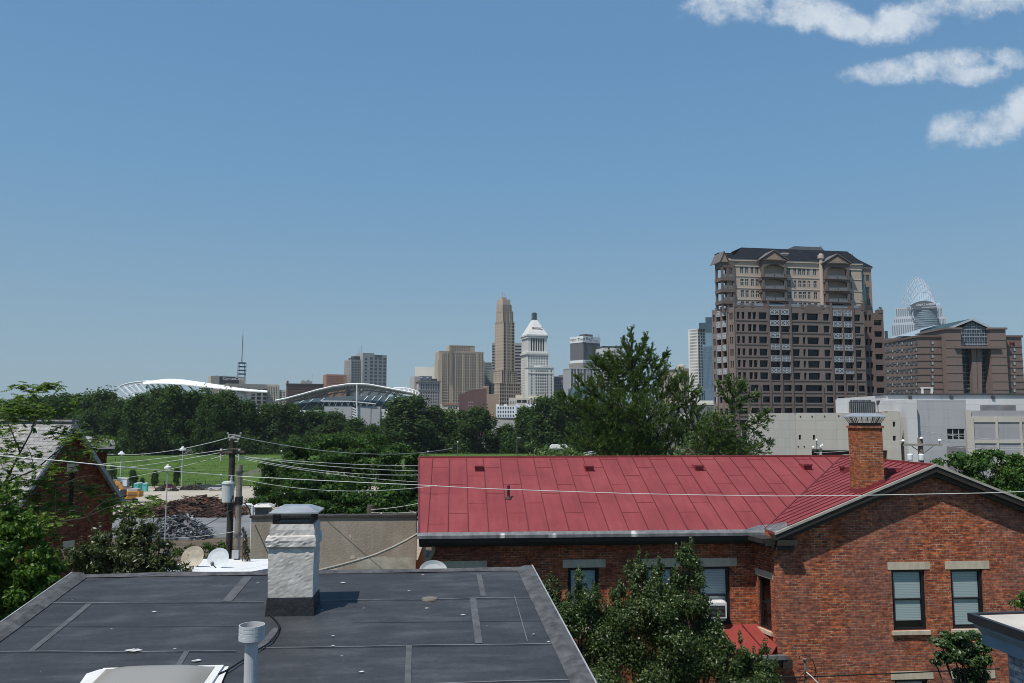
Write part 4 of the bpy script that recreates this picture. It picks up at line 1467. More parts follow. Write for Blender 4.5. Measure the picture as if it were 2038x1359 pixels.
# ------------------------------------------------------------------ lamp posts round the lot
lampm = M('lamp_grey', (0.42, 0.44, 0.46), 0.5, 0.1, 3)
lampd = M('lamp_dark', (0.10, 0.105, 0.11), 0.6, 0.1, 3)
lenm = M('lamp_white', (0.72, 0.74, 0.75), 0.5, 0.05, 3)

def lamp(px, ytop, Y, label, kind='hood', pm=None, zb=None):
 q = P(px, ytop, Y)
 zb = zt(q.x, Y) if zb is None else zb
 root = thing('lamp_post', label, 'lamp post', (q.x, Y, zb), 0, 'lamp posts around the lot')
 h = q.z - zb
 s = Y / F
 pm = pm or lampm
 w = max(.05, 1.1 * s)
 if kind == 'hood':
  hd = 7 * s
  MB().lathe([(w, 0), (w * .8, h - hd * .6)], (0, 0, 0), 8).build('pole', pm, root)
  m = MB().lathe([(hd * .1, h - hd), (hd * .95, h - hd * 1.0), (hd * .9, h - hd * .55), (hd * .4, h - hd * .3), (hd * .35, h), (hd * .1, h + hd * .1)], (0, 0, 0), 12)
  m.build('lamp_head', lenm, root)
 elif kind == 'globe':
  MB().lathe([(w * .9, 0), (w * .7, h - 3 * s)], (0, 0, 0), 8).build('pole', lampd, root)
  MB().lathe([(.05, h - 3.6 * s), (1.4 * s, h - 2.4 * s), (1.6 * s, h - 1.2 * s), (.9 * s, h)], (0, 0, 0), 10).build('lamp_head', lenm, root)
 elif kind == 'double':
  MB().lathe([(w, 0), (w * .8, h - 1.5 * s)], (0, 0, 0), 8).build('pole', pm, root)
  for sg in (-1, 1):
   MB().box(min(sg * 1, sg * 4.5) * s, -.25, h - 2.5 * s, max(sg * 1, sg * 4.5) * s, .25, h - .3 * s).build('lamp_head', lenm, root)
  MB().bar((-2 * s, 0, h - 1.4 * s), (2 * s, 0, h - 1.4 * s), .12).build('arm', pm, root)
 return root

lamp(334, 925, 62, 'nearest lamp post, pale bell shade rising between rusty and grey scrap heaps', pm=lampm)
lamp(364, 889, 236, 'tall pale lamp post standing in front of the lawn beside the dark heap')
lamp(242, 898, 238, 'pale lamp post left on the lawn above the white trailer')
lamp(440, 943, 233, 'small dark lamp post with white globe behind the parked cars', 'globe')
lamp(266, 945, 232, 'white globe lamp half hidden in the sapling left of the toilets', 'globe')
lamp(560, 896, 272, 'short white lamp post on the lawn crest by big dark tree', 'globe')
lamp(911, 878, 270, 'slim grey post on the lawn crest above left part of red roof', 'globe')
lamp(852, 897, 272, 'small white lamp just showing over the left end of red roof', 'globe')
lamp(1193, 888, 262, 'white lamp beside the guard rail left of the pine', 'globe')
lamp(1512, 886, 110, 'double headed white lamp before the brown tower', 'double', zb=-6.5)
q = P(1029, 866, 272)
lp = thing('road_pole', 'thin dark pole with a side arm before the trees above red roof', 'pole', (q.x, 272, zt(q.x, 272)))
hh_ = q.z - zt(q.x, 272)
MB().lathe([(.16, 0), (.12, hh_)], (0, 0, 0), 8).build('pole', woodm, lp)
MB().bar((0, 0, hh_ - .7), (1.3, 0, hh_ - .9), .18).box(.5, -.2, hh_ - 1.0, 1.2, .2, hh_ - .7).build('lamp_head', lampm, lp)

# ------------------------------------------------------------------ scrap heaps
def heap(name, label, px0, px1, ybase, ytop, Y, depth, mats, n, lmax, seed, curl=False):
 r = random.Random(seed)
 a, b = P(px0, ybase, Y), P(px1, ybase, Y)
 z0 = zt(a.x, Y)
 H_ = P(px0, ytop, Y).z - z0
 W_ = b.x - a.x
 mb = MB()

 def hf(u, v):
  e = max(0, 1 - (2 * u - 1) ** 4) * max(0, 1 - v * v)
  return H_ * (e ** .6) * (.62 + .5 * mnoise.noise(Vector((u * W_ * .16 + seed, v * 2, 0.5))) + .25 * (1 - abs(u - .6) * 1.6))
 NU, NV = 40, 14
 vs = []
 for i in range(NU + 1):
  for j in range(NV + 1):
   u, v = i / NU, j / NV * 2 - 1
   vs.append((a.x + W_ * u, Y + v * depth / 2, z0 - .1 + max(0, hf(u, v)) * .88))
 mb.add(vs, [(i * (NV + 1) + j, (i + 1) * (NV + 1) + j, (i + 1) * (NV + 1) + j + 1, i * (NV + 1) + j + 1) for i in range(NU) for j in range(NV)], 0)
 for k in range(n):
  u, v = r.random(), r.uniform(-1, .55)
  h = hf(u, v)
  if h < .08 * H_ and r.random() < .7:
   continue
  p = Vector((a.x + W_ * u, Y + v * depth / 2, z0 + h * r.uniform(.75, 1.02)))
  L = r.uniform(.25, 1) * lmax
  an = r.gauss(0, .7)
  d = Vector((cos(an), sin(an) * .6, r.gauss(0, .22))).normalized() * L / 2
  mi = r.randrange(len(mats))
  if curl:
   pts = [p + d * (t * 2 - 1) + Vector((r.gauss(0, .18), r.gauss(0, .18), r.gauss(0, .22))) * L * .5 for t in (0, .25, .5, .75, 1)]
   for q0, q1 in zip(pts, pts[1:]):
    mb.bar(q0, q1, r.uniform(.08, .35), r.uniform(.03, .1), mi)
  else:
   mb.bar(p - d, p + d, r.uniform(.1, .38), r.uniform(.06, .3), mi)
 o = mb.build(name, mats)
 return tag(o, label, 'scrap heap')

rust = [M('rust_a', (0.075, 0.038, 0.027), 0.9, 0.4, 1), M('rust_b', (0.125, 0.060, 0.040), 0.9, 0.4, 1), M('rust_c', (0.042, 0.028, 0.024), 0.9, 0.4, 1), M('rust_d', (0.155, 0.100, 0.075), 0.9, 0.4, 1)]
heap('scrap_heap', 'long brown heap of rusty steel beams beyond the asphalt', 258, 482, 1031, 990, 168, 9, rust, 900, 4.0, 3)
gs = [M('scrap_a', (0.09, 0.095, 0.105), 0.55, 0.4, 1, metal=0.3), M('scrap_b', (0.20, 0.21, 0.225), 0.5, 0.4, 1, metal=0.4), M('scrap_c', (0.05, 0.052, 0.058), 0.6, 0.4, 1), M('scrap_d', (0.36, 0.38, 0.40), 0.45, 0.3, 1, metal=0.4)]
heap('scrap_heap', 'grey heap of twisted metal scrap on the near edge of asphalt', 296, 412, 1069, 1026, 134, 7, gs, 420, 2.2, 9, True)
dk = [M('dark_a', (0.028, 0.026, 0.025), 0.8, 0.4, 1), M('dark_b', (0.055, 0.05, 0.045), 0.8, 0.4, 1), M('dark_c', (0.10, 0.085, 0.06), 0.8, 0.4, 1)]
heap('debris_heap', 'low black debris heap beside the parked cars at the lawn foot', 362, 403, 977, 962, 226, 4, dk, 160, 1.6, 4)
heap('debris_heap', 'mixed pale rubble pile at right end of the lot behind wooden pole', 486, 532, 1012, 986, 176, 6, [M('rub_a', (0.3, 0.29, 0.27)), M('rub_b', (0.16, 0.17, 0.19)), M('rub_c', (0.42, 0.42, 0.42)), M('rub_d', (0.2, 0.12, 0.08))], 200, 2.2, 12)
for i, (px, y0, y1) in enumerate([(318, 975, 968), (346, 977, 970)]):
 heap('debris_heap', ['small dark rubble mound between saplings on the lot edge', 'little brown mound at the foot of the tall lamp post'][i], px - 9, px + 9, y0, y1, 222, 2, dk, 40, .8, 20 + i)

# ------------------------------------------------------------------ vehicles, cabins, toilets
tyre = M('tyre', (0.018, 0.018, 0.018), 0.9)
carglass = glassm('car_glass', (0.03, 0.04, 0.05))

def car(px, Y, paint, label, yaw=0.0, hatch=False):
 x = P(px, 970, Y).x
 root = thing('parked_car', label, 'car', (x, Y, zt(x, Y) + .05), yaw, 'cars parked along the lawn')
 L, W = 4.5, 1.8
 b = MB()
 side = [(-2.2, .3), (-2.25, .62), (-2.0, .82), (-1.1, .92), (1.75, .95), (2.15, .85), (2.25, .55), (2.2, .3)]
 b.ext([(a, -W / 2, z) for a, z in side], (0, W, 0))
 body = b.build('body', paint, root)
 c_ = MB()
 cab = [(-1.15, .93), (-.45, 1.42), (.9, 1.46), (1.75 if hatch else 1.65, .955)]
 c_.ext([(a, -W / 2 + .1, z) for a, z in cab], (0, W - .2, 0))
 c_.build('cabin_glass', carglass, root)
 MB().ext([(-.5, -W / 2 + .12, 1.425), (.92, -W / 2 + .12, 1.465), (.86, -W / 2 + .12, 1.5), (-.4, -W / 2 + .12, 1.475)], (0, W - .24, 0)).build('roof_panel', paint, root)
 for a in (-1.4, 1.35):
  for y in (-W / 2 - .02, W / 2 - .2):
   m = MB()
   m.ext([(a + .33 * cos(t), y, .33 + .33 * sin(t)) for t in [2 * pi * k / 14 for k in range(14)]], (0, .22, 0))
   wl_ = m.build('wheel', tyre, root)
   m = MB()
   m.ext([(a + .19 * cos(t), y - .012, .33 + .19 * sin(t)) for t in [2 * pi * k / 10 for k in range(10)]], (0, .01, 0))
   m.build('rim', lampm, wl_)
 MB().box(-2.27, -.75, .6, -2.2, -.4, .74).build('headlight', lenm, root)
 MB().box(-2.27, .4, .6, -2.2, .75, .74).build('headlight', lenm, root)
 return root

car(432, 224, M('paint_silver', (0.55, 0.58, 0.62), 0.35, 0.04, 1, metal=0.3, spec=0.6), 'silver white hatchback parked left of the transformer pole', 0.1, True)
car(410, 226, M('paint_charcoal', (0.05, 0.052, 0.056), 0.35, 0.05, 1, spec=0.6), 'dark grey car between black heap and silver hatchback', 0.15)
car(450, 226, M('paint_grey', (0.25, 0.26, 0.27), 0.4, 0.05, 1, spec=0.6), 'mid grey car half hidden behind the transformer', 0.1)
car(332, 227, M('paint_maroon', (0.12, 0.02, 0.03), 0.4, 0.05, 1, spec=0.6), 'low maroon car behind the near lamp post', 0.2)

EY = 192
ex = P(256, 990, EY).x
exc = thing('excavator', 'orange tracked excavator half hidden by the brick gable', 'excavator', (ex, EY, zt(ex, EY) + .03))
s = EY / F
orange = M('digger_orange', (0.52, 0.25, 0.05), 0.5, 0.12, 1.5)
for y in (-1.2, .8):
 t = MB()
 pr = [(-21 * s, 2.5 * s), (-19 * s, .4 * s), (10 * s, 0), (13 * s, 2 * s), (13.5 * s, 5 * s), (11 * s, 7 * s), (-19 * s, 7 * s), (-21.5 * s, 5 * s)]
 t.ext([(a, y, z) for a, z in pr], (0, .6, 0))
 tk = t.build('track', M('track_steel', (0.06, 0.055, 0.05), 0.8, 0.3, 3), exc)
 m = MB()
 for k in range(6):
  m.lathe([(.30, 0)], n=3) if False else m.ext([(-17 * s + k * 5.5 * s + .3 * cos(a), y - .02, 3.4 * s + .3 * sin(a)) for a in [2 * pi * j / 10 for j in range(10)]], (0, .015, 0))
 m.build('roller', M('roller_grey', (0.2, 0.18, 0.15), 0.8, 0.2, 2), tk)
h = MB()
h.box(0, -1.1, 11 * s, 24 * s, 1.3, 22.5 * s)
h.box(-20 * s, -1.0, 8 * s, 10 * s, 1.2, 11 * s)
hb_ = h.build('engine_house', orange, exc)
lv = MB()
for k in range(5):
 lv.box(3 * s, -1.13, (12.6 + 1.8 * k) * s, 21 * s, -1.102, (13.3 + 1.8 * k) * s)
lv.build('louver', M('louver_dark', (0.16, 0.08, 0.03), 0.7), hb_)
MB().box(2 * s, -.9, 22.5 * s + .003, 20 * s, 1.1, 27 * s).build('engine_cover', M('cover_grey', (0.35, 0.34, 0.32), 0.6), exc)
MB().ext([(-14 * s, -1.1, 11 * s + .003), (-4 * s, -1.1, 11 * s + .003), (-4 * s, -1.1, 26 * s), (-12 * s, -1.1, 26 * s), (-14.5 * s, -1.1, 18 * s)], (0, 1.1, 0)).build('cab', carglass, exc)
bm = MB()
ps = [(-8 * s, .5, 13 * s), (-20 * s, .5, 34 * s), (-30 * s, .5, 40 * s), (-40 * s, .5, 34 * s)]
for a, b in zip(ps, ps[1:]):
 bm.bar(a, b, .5, .8)
bm.build('boom', orange, exc)
st = MB()
st.bar((-40 * s, .5, 34 * s), (-46 * s, .5, 12 * s), .4, .6)
st.build('stick', orange, exc)
MB().ext([(-50 * s, -.1, 12 * s), (-42 * s, -.1, 13 * s), (-41 * s, -.1, 5 * s), (-46 * s, -.1, 2 * s), (-51 * s, -.1, 6 * s)], (0, 1.2, 0)).build('bucket', M('track_steel'), exc)

TY_ = 229
tx = P(218, 960, TY_).x
trl = thing('site_trailer', 'white site office trailer with one small dark window by the excavator', 'trailer', (tx, TY_, zt(tx, TY_)))
s = TY_ / F
MB().box(0, 0, .7, 34 * s, 2.6, .7 + 14 * s).build('body', M('trailer_white', (0.60, 0.64, 0.70), 0.5, 0.06, 1), trl)
MB().box(-.1, -.1, .7 + 14 * s + .002, 34 * s + .1, 2.7, .7 + 15.5 * s).build('roof', lenm, trl)
MB().box(19 * s, -.05, .7 + 4 * s, 24 * s, -.003, .7 + 8 * s).build('window', carglass, trl)
for a in (10, 14):
 MB().ext([(a * s + .35 * cos(t), .05, .36 + .35 * sin(t)) for t in [2 * pi * k / 12 for k in range(12)]], (0, .25, 0)).build('wheel', tyre, trl)
MB().box(0, .3, .45, 34 * s, 2.3, .695).build('chassis', M('steel_dark'), trl)

teal = M('toilet_teal', (0.06, 0.42, 0.36), 0.5, 0.1, 1)
pj = None
for i, (px, lab) in enumerate([(289, 'right hand teal portable toilet standing apart by the lawn'), (272, 'middle teal portable toilet beside the excavator engine'), (277.5, 'teal portable toilet squeezed between two others')]):
 Y = 221 if i != 2 else 223
 x = P(px, 968, Y).x
 if pj is None:
  pj = thing('portable_toilet', lab, 'portable toilet', (x, Y, zt(x, Y) + .03), 0.15, 'portable toilets')
  MB().box(-.6, -.6, 0, .6, .6, 2.0).build('cabin', teal, pj)
  rf = MB()
  rf.ext([(-.64, -.64, 2.003), (.64, -.64, 2.003), (.5, -.64, 2.22), (0, -.64, 2.32), (-.5, -.64, 2.22)], (0, 1.28, 0))
  rf.build('roof', M('toilet_roof', (0.45, 0.60, 0.58), 0.5, 0.1, 1), pj)
  d = MB().box(-.42, -.64, .1, .42, -.603, 1.9)
  d.build('door', M('toilet_door', (0.10, 0.48, 0.42), 0.5, 0.1, 1), pj)
  MB().box(-.3, -.66, 1.6, .3, -.642, 1.75).build('vent_strip', M('steel_dark'), pj)
 else:
  c_ = copy_tree(pj)
  c_.location = (x, Y, zt(x, Y) + .03)
  c_['label'] = lab

fy = 237.2
fn = thing('lot_fence', 'low black railing fence along the foot of lawn', 'fence', (P(225, 960, fy).x, fy, 0))
xw = P(520, 960, fy).x - P(225, 960, fy).x
fx = fn.location.x
rl = MB()
for i in range(int(xw / .5)):
 x = i * .5
 z = zt(fx + x, fy)
 rl.box(x, -.015, z, x + .04, .015, z + 1.35)
for zz_ in (.2, 1.3):
 rl.box(0, -.02, zt(fx, fy) + zz_, xw, .02, zt(fx, fy) + zz_ + .05)
rl.build('railing', M('fence_black', (0.012, 0.012, 0.013), 0.6), fn)
fp_ = MB()
for i in range(int(xw / 3)):
 fp_ = MB().box(i * 3 - .06, -.06, zt(fx, fy), i * 3 + .06, .06, zt(fx, fy) + 1.5)
 fp_.build('post', M('fence_black'), fn)

bx = P(1093, 889, 281)
bus = thing('shuttle_bus', 'white roofed bus passing on the levee road left of the pine', 'bus', (bx.x, 281, zt(bx.x, 281)))
s = 281 / F
bz = Zat(893, 281) - zt(bx.x, 281)
bt_ = Zat(884, 281) - zt(bx.x, 281)
MB().ext([(0, 0, bz + .1), (44 * s, 0, bz + .1), (43 * s, 0, bt_ - .3), (38 * s, 0, bt_), (6 * s, 0, bt_ - .1), (2 * s, 0, bt_ - .6)], (0, 2.5, 0)).build('roof_shell', M('bus_white', (0.78, 0.78, 0.76), 0.5, 0.04, 1), bus)
MB().box(.1, .05, .5, 43.5 * s, 2.45, bz + .098).build('body', carglass, bus)
for a in (8, 34):
 MB().ext([(a * s + .5 * cos(t), -.02, .5 + .5 * sin(t)) for t in [2 * pi * k / 12 for k in range(12)]], (0, .3, 0)).build('wheel', tyre, bus)
g0, g1 = P(1163, 902, 268), P(1205, 896, 262)
gr_ = thing('guard_rail', 'white double guard rail left of the pine', 'guard rail', (g0.x, g0.y, g0.z - .8))
d = g1 - g0
MB().bar((0, 0, 1.0), d + Vector((0, 0, 1.0)), .1, .25).bar((0, 0, .35), d + Vector((0, 0, .35)), .1, .25).build('rail', lenm, gr_)
for t in (0, .33, .66, 1):
 p = d * t
 MB().box(p.x - .08, p.y + .06, p.z - .4, p.x + .08, p.y + .2, p.z + 1.1).build('post', lampm, gr_)

sx_ = P(523, 922, 240)
sh = thing('pump_house', 'small tan pump house half hidden in the big dark tree on the lawn', 'shed', (sx_.x, 240, zt(sx_.x, 240)))
MB().box(0, 0, 0, 2.2, 2, 2.2).build('wall', M('tan_shed', (0.42, 0.34, 0.25), 0.9), sh)
MB().frustum([(-.15, -.15), (2.35, -.15), (2.35, 2.15), (-.15, 2.15)], 2.203, [(.6, .8), (1.6, .8), (1.6, 1.2), (.6, 1.2)], 2.8).build('roof', lenm, sh)

# ------------------------------------------------------------------ brick gable house at the left
LH0 = P(140, 838, 30)
LH = Fr((LH0.x, 30, 0), radians(58))
lh = thing('gable_house', 'dark brick house at the left with a steep grey shingle roof', 'house', (LH0.x, 30, 0), LH.yaw)
ap = LH.loc(LH0)
rr_ = LH.hit(238, 992, 0)
lr_ = LH.hit(28, 1000, 0)
ze_r, ze_l = rr_.z, lr_.z
lbrick = brick('left_brick', (0.25, 0.075, 0.035), (0.155, 0.045, 0.025), (0.19, 0.12, 0.085), age=(0.09, 0.04, 0.03), ms=.006)
wl_ = MB()
lw0 = LH.hit(130, 960, 0)
hw = LH.hit(135, 1010, 0)
hw1 = LH.hit(149, 938, 0)
lo = [(hw.x, hw.z, hw1.x, hw1.z)]
hl2 = LH.hit(130, 1118, 0), LH.hit(141, 1092, 0)
lo.append((hl2[0].x, hl2[0].z, hl2[1].x, hl2[1].z))
xl_, xr_ = lr_.x + .25, rr_.x - .25
zl = min(ze_l, ze_r)
slr = (ap.z - ze_r) / (rr_.x - 0)
sll = (ap.z - ze_l) / (0 - lr_.x)
z2_ = hw1.z + .05
xa2, xb2 = -(ap.z - .1 - z2_) / sll, (ap.z - .1 - z2_) / slr
wall_holes(wl_, xa2, 0, xb2, z2_, lo, .15, 0)
wl_.add([(xb2, 0, 0), (xr_, 0, 0), (xr_, 0, ap.z - slr * xr_ - .1), (xb2, 0, z2_)], [(0, 1, 2, 3)])
wl_.add([(xl_, 0, 0), (xa2, 0, 0), (xa2, 0, z2_), (xl_, 0, ap.z + sll * xl_ - .1)], [(0, 1, 2, 3)])
wl_.add([(xa2, 0, z2_), (xb2, 0, z2_), (0, 0, ap.z - .1)], [(0, 1, 2)])
wl_.add([(xr_, 0, 0), (xr_, 9, 0), (xr_, 9, zl), (xr_, 0, zl)], [(0, 1, 2, 3)])
wl_.add([(xl_, 0, 0), (xl_, 9, 0), (xl_, 9, zl), (xl_, 0, zl)], [(0, 1, 2, 3)])
wl_.build('gable_wall', lbrick, lh)
shing, hnt_, hb_ = nodes_of('shingle')
tc = N(hnt_, 'ShaderNodeTexCoord')
br_ = N(hnt_, 'ShaderNodeTexBrick')
br_.inputs['Scale'].default_value = 1
br_.inputs['Brick Width'].default_value = .32
br_.inputs['Row Height'].default_value = .17
br_.inputs['Mortar Size'].default_value = .012
br_.inputs['Color1'].default_value = (0.36, 0.35, 0.34, 1)
br_.inputs['Color2'].default_value = (0.24, 0.235, 0.23, 1)
br_.inputs['Mortar'].default_value = (0.10, 0.10, 0.10, 1)
cbn = N(hnt_, 'ShaderNodeCombineXYZ')
sxx = N(hnt_, 'ShaderNodeSeparateXYZ')
hnt_.links.new(tc.outputs['Object'], sxx.inputs[0])
hnt_.links.new(sxx.outputs[1], cbn.inputs[0])
hnt_.links.new(math_n(hnt_, 'MULTIPLY', sxx.outputs[2], 1.3), cbn.inputs[1])
hnt_.links.new(cbn.outputs[0], br_.inputs['Vector'])
nn_ = noise_node(hnt_, tc.outputs['Object'], 1.5, 5)
hnt_.links.new(mixc(hnt_, .7, br_.outputs[0], ramp(hnt_, nn_.outputs[0], [(.3, .7), (.7, 1.25)]), 'MULTIPLY'), hb_.inputs['Base Color'])
hb_.inputs['Roughness'].default_value = 0.9
rf = MB()
OVF = -.35
rf.ext([(0, OVF, ap.z), (lr_.x, OVF, ze_l), (lr_.x, 11, ze_l), (0, 11, ap.z)], (0, 0, -.12))
rf.ext([(0, OVF, ap.z), (rr_.x + .1, OVF, ze_r - slr * .1), (rr_.x + .1, 11, ze_r - slr * .1), (0, 11, ap.z)], (0, 0, -.12))
rf.bar((0, OVF, ap.z + .02), (0, 11, ap.z + .02), .28, .06)
rf.build('roof', shing, lh)
greytrim = M('grey_trim', (0.30, 0.30, 0.30), 0.6, 0.12, 2)
for a, b in (((0, ap.z - .05), (rr_.x + .1, ze_r - slr * .1 - .05)), ((0, ap.z - .05), (lr_.x, ze_l - .05))):
 MB().ext([(a[0], OVF - .03, a[1]), (b[0], OVF - .03, b[1]), (b[0], OVF - .03, b[1] - .2), (a[0], OVF - .03, a[1] - .2)], (0, .027, 0)).build('barge_board', greytrim, lh)
for (a0, b0, a1, b1) in lo:
 o = sash_window(lh, a0, b0, a1 - a0, b1 - b0, 0, blind=0, lintel=(-.12, a1 - a0 + .12, .3))
r0 = P(205, 893, 36)
rw = MB()
q0 = LH.loc(r0)
qe = LH.loc(P(213, 893, 36))
MB().ext([LH.loc(P(160, 900, 36)) * 1.0, LH.loc(P(213, 900, 36)), LH.loc(P(213, 900, 41)), LH.loc(P(160, 900, 41))], (0, 0, -12.0)).build('rear_wall', lbrick, lh)
e = [LH.loc(P(168, 893, 35.4)), LH.loc(P(228, 893, 35.4)), LH.loc(P(226, 893, 41.6)), LH.loc(P(160, 893, 41.6))]
ztop_ = P(180, 876, 37).z
MB().ext(e, (0, 0, .2)).build('rear_fascia', greytrim, lh)
c_ = [LH.loc(P(150, 880, 37)), LH.loc(P(190, 880, 37)), LH.loc(P(190, 880, 40)), LH.loc(P(150, 880, 40))]
mb = MB()
zz0 = e[0].z + .203
mb.frustum([(p.x, p.y) for p in e], zz0, [(p.x, p.y) for p in c_], ztop_ + .1)
mb.build('rear_roof', shing, lh)

# ------------------------------------------------------------------ painted brick building at the lower right
NR = Fr((P(1925, 1222, 12).x, 12, 0), 0.126)
nr_ = thing('painted_building', 'white painted brick building with blue grey eaves at the lower right corner', 'building', (NR.o.x, 12, 0), NR.yaw)
zr0 = P(1925, 1222, 12).z
ov_ = .34
wb = brick('painted_brick', (0.46, 0.45, 0.45), (0.42, 0.41, 0.41), (0.24, 0.235, 0.24), bw=.24, rh=.085, ms=.006, bump=0.9)
MB().box(ov_, -12, 0, 6, -ov_, zr0 - .40).build('wall', wb, nr_)
rf = MB()
rf.box(.07, -12.3, zr0 - .06, 6.3, -.07, zr0 - .005)
rf.build('roof', M('tan_membrane', (0.50, 0.46, 0.40), 0.8, 0.15, 1.5), nr_)
mb = MB()
mb.box(0, -12.4, zr0 - .10, .068, .0, zr0 + .02).box(.069, -.068, zr0 - .10, 6.3, 0, zr0 + .02)
mb.build('roof_edge', M('edge_black', (0.02, 0.021, 0.024), 0.4, 0.2, 3), nr_)
mb = MB()
blue = M('eave_blue', (0.21, 0.29, 0.37), 0.45, 0.1, 2)
mb.ext([(.05, -12.3, zr0 - .101), (.05, -12.3, zr0 - .15), (.12, -12.3, zr0 - .2), (.17, -12.3, zr0 - .26), (.17, -12.3, zr0 - .41), (.5, -12.3, zr0 - .41), (.5, -12.3, zr0 - .101)], (0, 12.25, 0))
mb.box(.501, -.5, zr0 - .40, 6.2, -.05, zr0 - .101)
mb.build('eave_trim', blue, nr_)
ds = [(ov_ - .05, -1.0, zr0 - .42), (ov_ - .05, -1.0, zr0 - .55), (ov_ - .06, -1.12, zr0 - .66), (ov_ - .06, -1.32, zr0 - .74), (ov_ - .06, -1.38, zr0 - .86), (ov_ - .06, -1.38, 1)]
MB().tube(ds, .052, 10).build('downspout', M('downspout_paint', (0.44, 0.43, 0.42), 0.5, 0.1, 4), nr_)

mq = H.hit(1602, 1312, -.45)
ms = thing('service_mast', 'dark electric service mast with curled cable loops before the brick gable', 'service mast', H.o + H.ux * mq.x + H.vx * -.45, H.yaw)
mz = mq.z
bl_ = M('black_rubber')
MB().tube([(0, 0, mz - 3.5), (0, 0, mz)], .035, 8).lathe([(.08, mz - .02), (.09, mz), (.03, mz + .03)], (0, 0, 0), 10).build('mast', M('mast_grey', (0.16, 0.165, 0.165), 0.6, 0.2, 5), ms)

def loopc(pts):
 return [Vector((H.hit(x, y, v).x - mq.x, v + .45, H.hit(x, y, v).z)) for x, y, v in pts]

lc = MB()
for pts, r in [([(1590, 1312, -.5), (1592, 1305, -.52), (1600, 1303, -.55), (1610, 1306, -.6), (1618, 1316, -.6), (1623, 1330, -.55), (1622, 1345, -.5), (1614, 1348, -.5)], .012),
               ([(1586, 1334, -.5), (1597, 1336, -.5), (1610, 1330, -.55), (1620, 1333, -.6), (1628, 1342, -.6), (1627, 1356, -.55), (1622, 1364, -.5)], .011),
               ([(1603, 1336, -.5), (1594, 1344, -.55), (1590, 1356, -.55), (1592, 1366, -.5)], .011)]:
 lc.tube(loopc(pts), r, 5)
lc.build('cable_loop', bl_, ms)
lc = MB()
lc.tube(loopc([(1604, 1337, -.5), (1615, 1346, -.6), (1630, 1361, -.7)]), .014, 5)
lc.build('cable_clamp', lenm, ms)

def gw(name, label, pts, r, m, v=-.5):
 o = MB().tube([H.o + H.ux * H.hit(x, y, v).x + H.vx * v + Vector((0, 0, H.hit(x, y, v).z)) for x, y in pts], r, 5).build(name, m)
 tag(o, label, 'wire', 'cables in front of the brick gable')

gw('service_cable', 'thickest black cable crossing low over the brick gable', [(1540, 1348), (1604, 1347), (1700, 1343), (1800, 1339), (1880, 1335), (1990, 1331)], .02, bl_)
gw('service_cable', 'short black cable below the thick one left of the mast', [(1555, 1353), (1580, 1354), (1602, 1355)], .016, bl_, -.48)
gw('service_cable', 'thin wire slanting up right from the mast head over brick gable', [(1602, 1312), (1700, 1303), (1800, 1287), (1870, 1277)], .007, wm2)
gw('service_cable', 'lower thin wire slanting up right across brick gable', [(1602, 1334), (1700, 1322), (1800, 1309), (1880, 1299)], .007, wm2, -.47)

# ------------------------------------------------------------------ poles behind the red roof at right
UY = 46.0
ux_ = P(1832, 890, UY).x
up = thing('utility_pole', 'utility pole with one wide wooden crossarm and white insulators behind the gable', 'utility pole', (ux_, UY, 0))
zt2 = Zat(872, UY)
MB().lathe([(.17, 0), (.14, zt2)], (0, 0, 0), 12).build('pole', M('grey_wood'), up)
s = UY / F
za = Zat(885, UY)
MB().box(-36 * s, -.20, za - .06, 40 * s, -.08, za + .07).build('crossarm', M('pale_arm', (0.30, 0.28, 0.24), 0.9, 0.25, 3), up)
br2 = MB()
br2.bar((-21 * s, -.22, za - .07), (2 * s, -.2, za - .52), .04).bar((21 * s, -.22, za - .07), (1 * s, -.2, za - .5), .03)
br2.build('brace', M('steel_dark'), up)
for dx, zz in ((-36, 0), (36, .03), (0, .45)):
 p = MB()
 b0 = za + .08 + (zz if dx else .15)
 p.tube([(dx * s, -.14, za + .05), (dx * s, -.14, b0 + .1)], .02, 6)
 io = p.build('pin', M('steel_dark'), up)
 MB().lathe([(.06, b0 + .09), (.10, b0 + .12), (.09, b0 + .17), (.05, b0 + .22)], (dx * s, -.14, 0), 10).build('insulator', M('glaze_white', (0.75, 0.75, 0.74), 0.3), io)
for dx, lab in ((-24, 'left'), (-2, 'mid')):
 m = MB().lathe([(.13, 0), (.15, .05), (.15, .32), (.10, .38)], (dx * s - .1, -.35, Zat(914, UY) - .05), 12)
 m.build('transformer', M('can_white', (0.66, 0.69, 0.72), 0.4, 0.08, 3), up)
for i, (a, b, sg, lab) in enumerate([((1832, 857), (2100, 870), .3, 'topmost thin wire from the crossarm pole to the right edge'), ((1868, 874), (2100, 886), .3, 'middle thin wire from the crossarm pole to right edge'), ((1868, 886), (2100, 890), .2, 'lowest thin wire from the crossarm pole to right edge'),
                                     ((1796, 876), (1620, 900), .2, 'thin wire from the crossarm left end to the small mast'), ((1760, 892), (1640, 907), .1, 'pale wire slanting behind the brick chimney to small mast')]):
 wires('overhead_wire', lab, sag(P(*a, UY - .1), P(*b, UY + 6), sg), .014, wm, 'wires by the crossarm pole')
MY = 58.0
mx_ = P(1633, 900, MY).x
mm = thing('service_pole', 'small pole with insulators and bent antenna behind the red ridge', 'utility pole', (mx_, MY, 0))
s = MY / F
MB().lathe([(.12, 0), (.11, Zat(892, MY))], (0, 0, 0), 10).build('pole', lampm, mm)
m = MB()
m.bar((-18 * s, -.1, Zat(894, MY)), (2 * s, -.1, Zat(895, MY)), .08)
m.bar((-15 * s, -.1, Zat(896, MY)), (-3 * s, -.1, Zat(906, MY)), .06)
m.build('crossarm', woodm, mm)
m = MB()
m.tube([(-8 * s, -.1, Zat(894, MY)), (-8 * s, -.1, Zat(878, MY))], .03, 6)
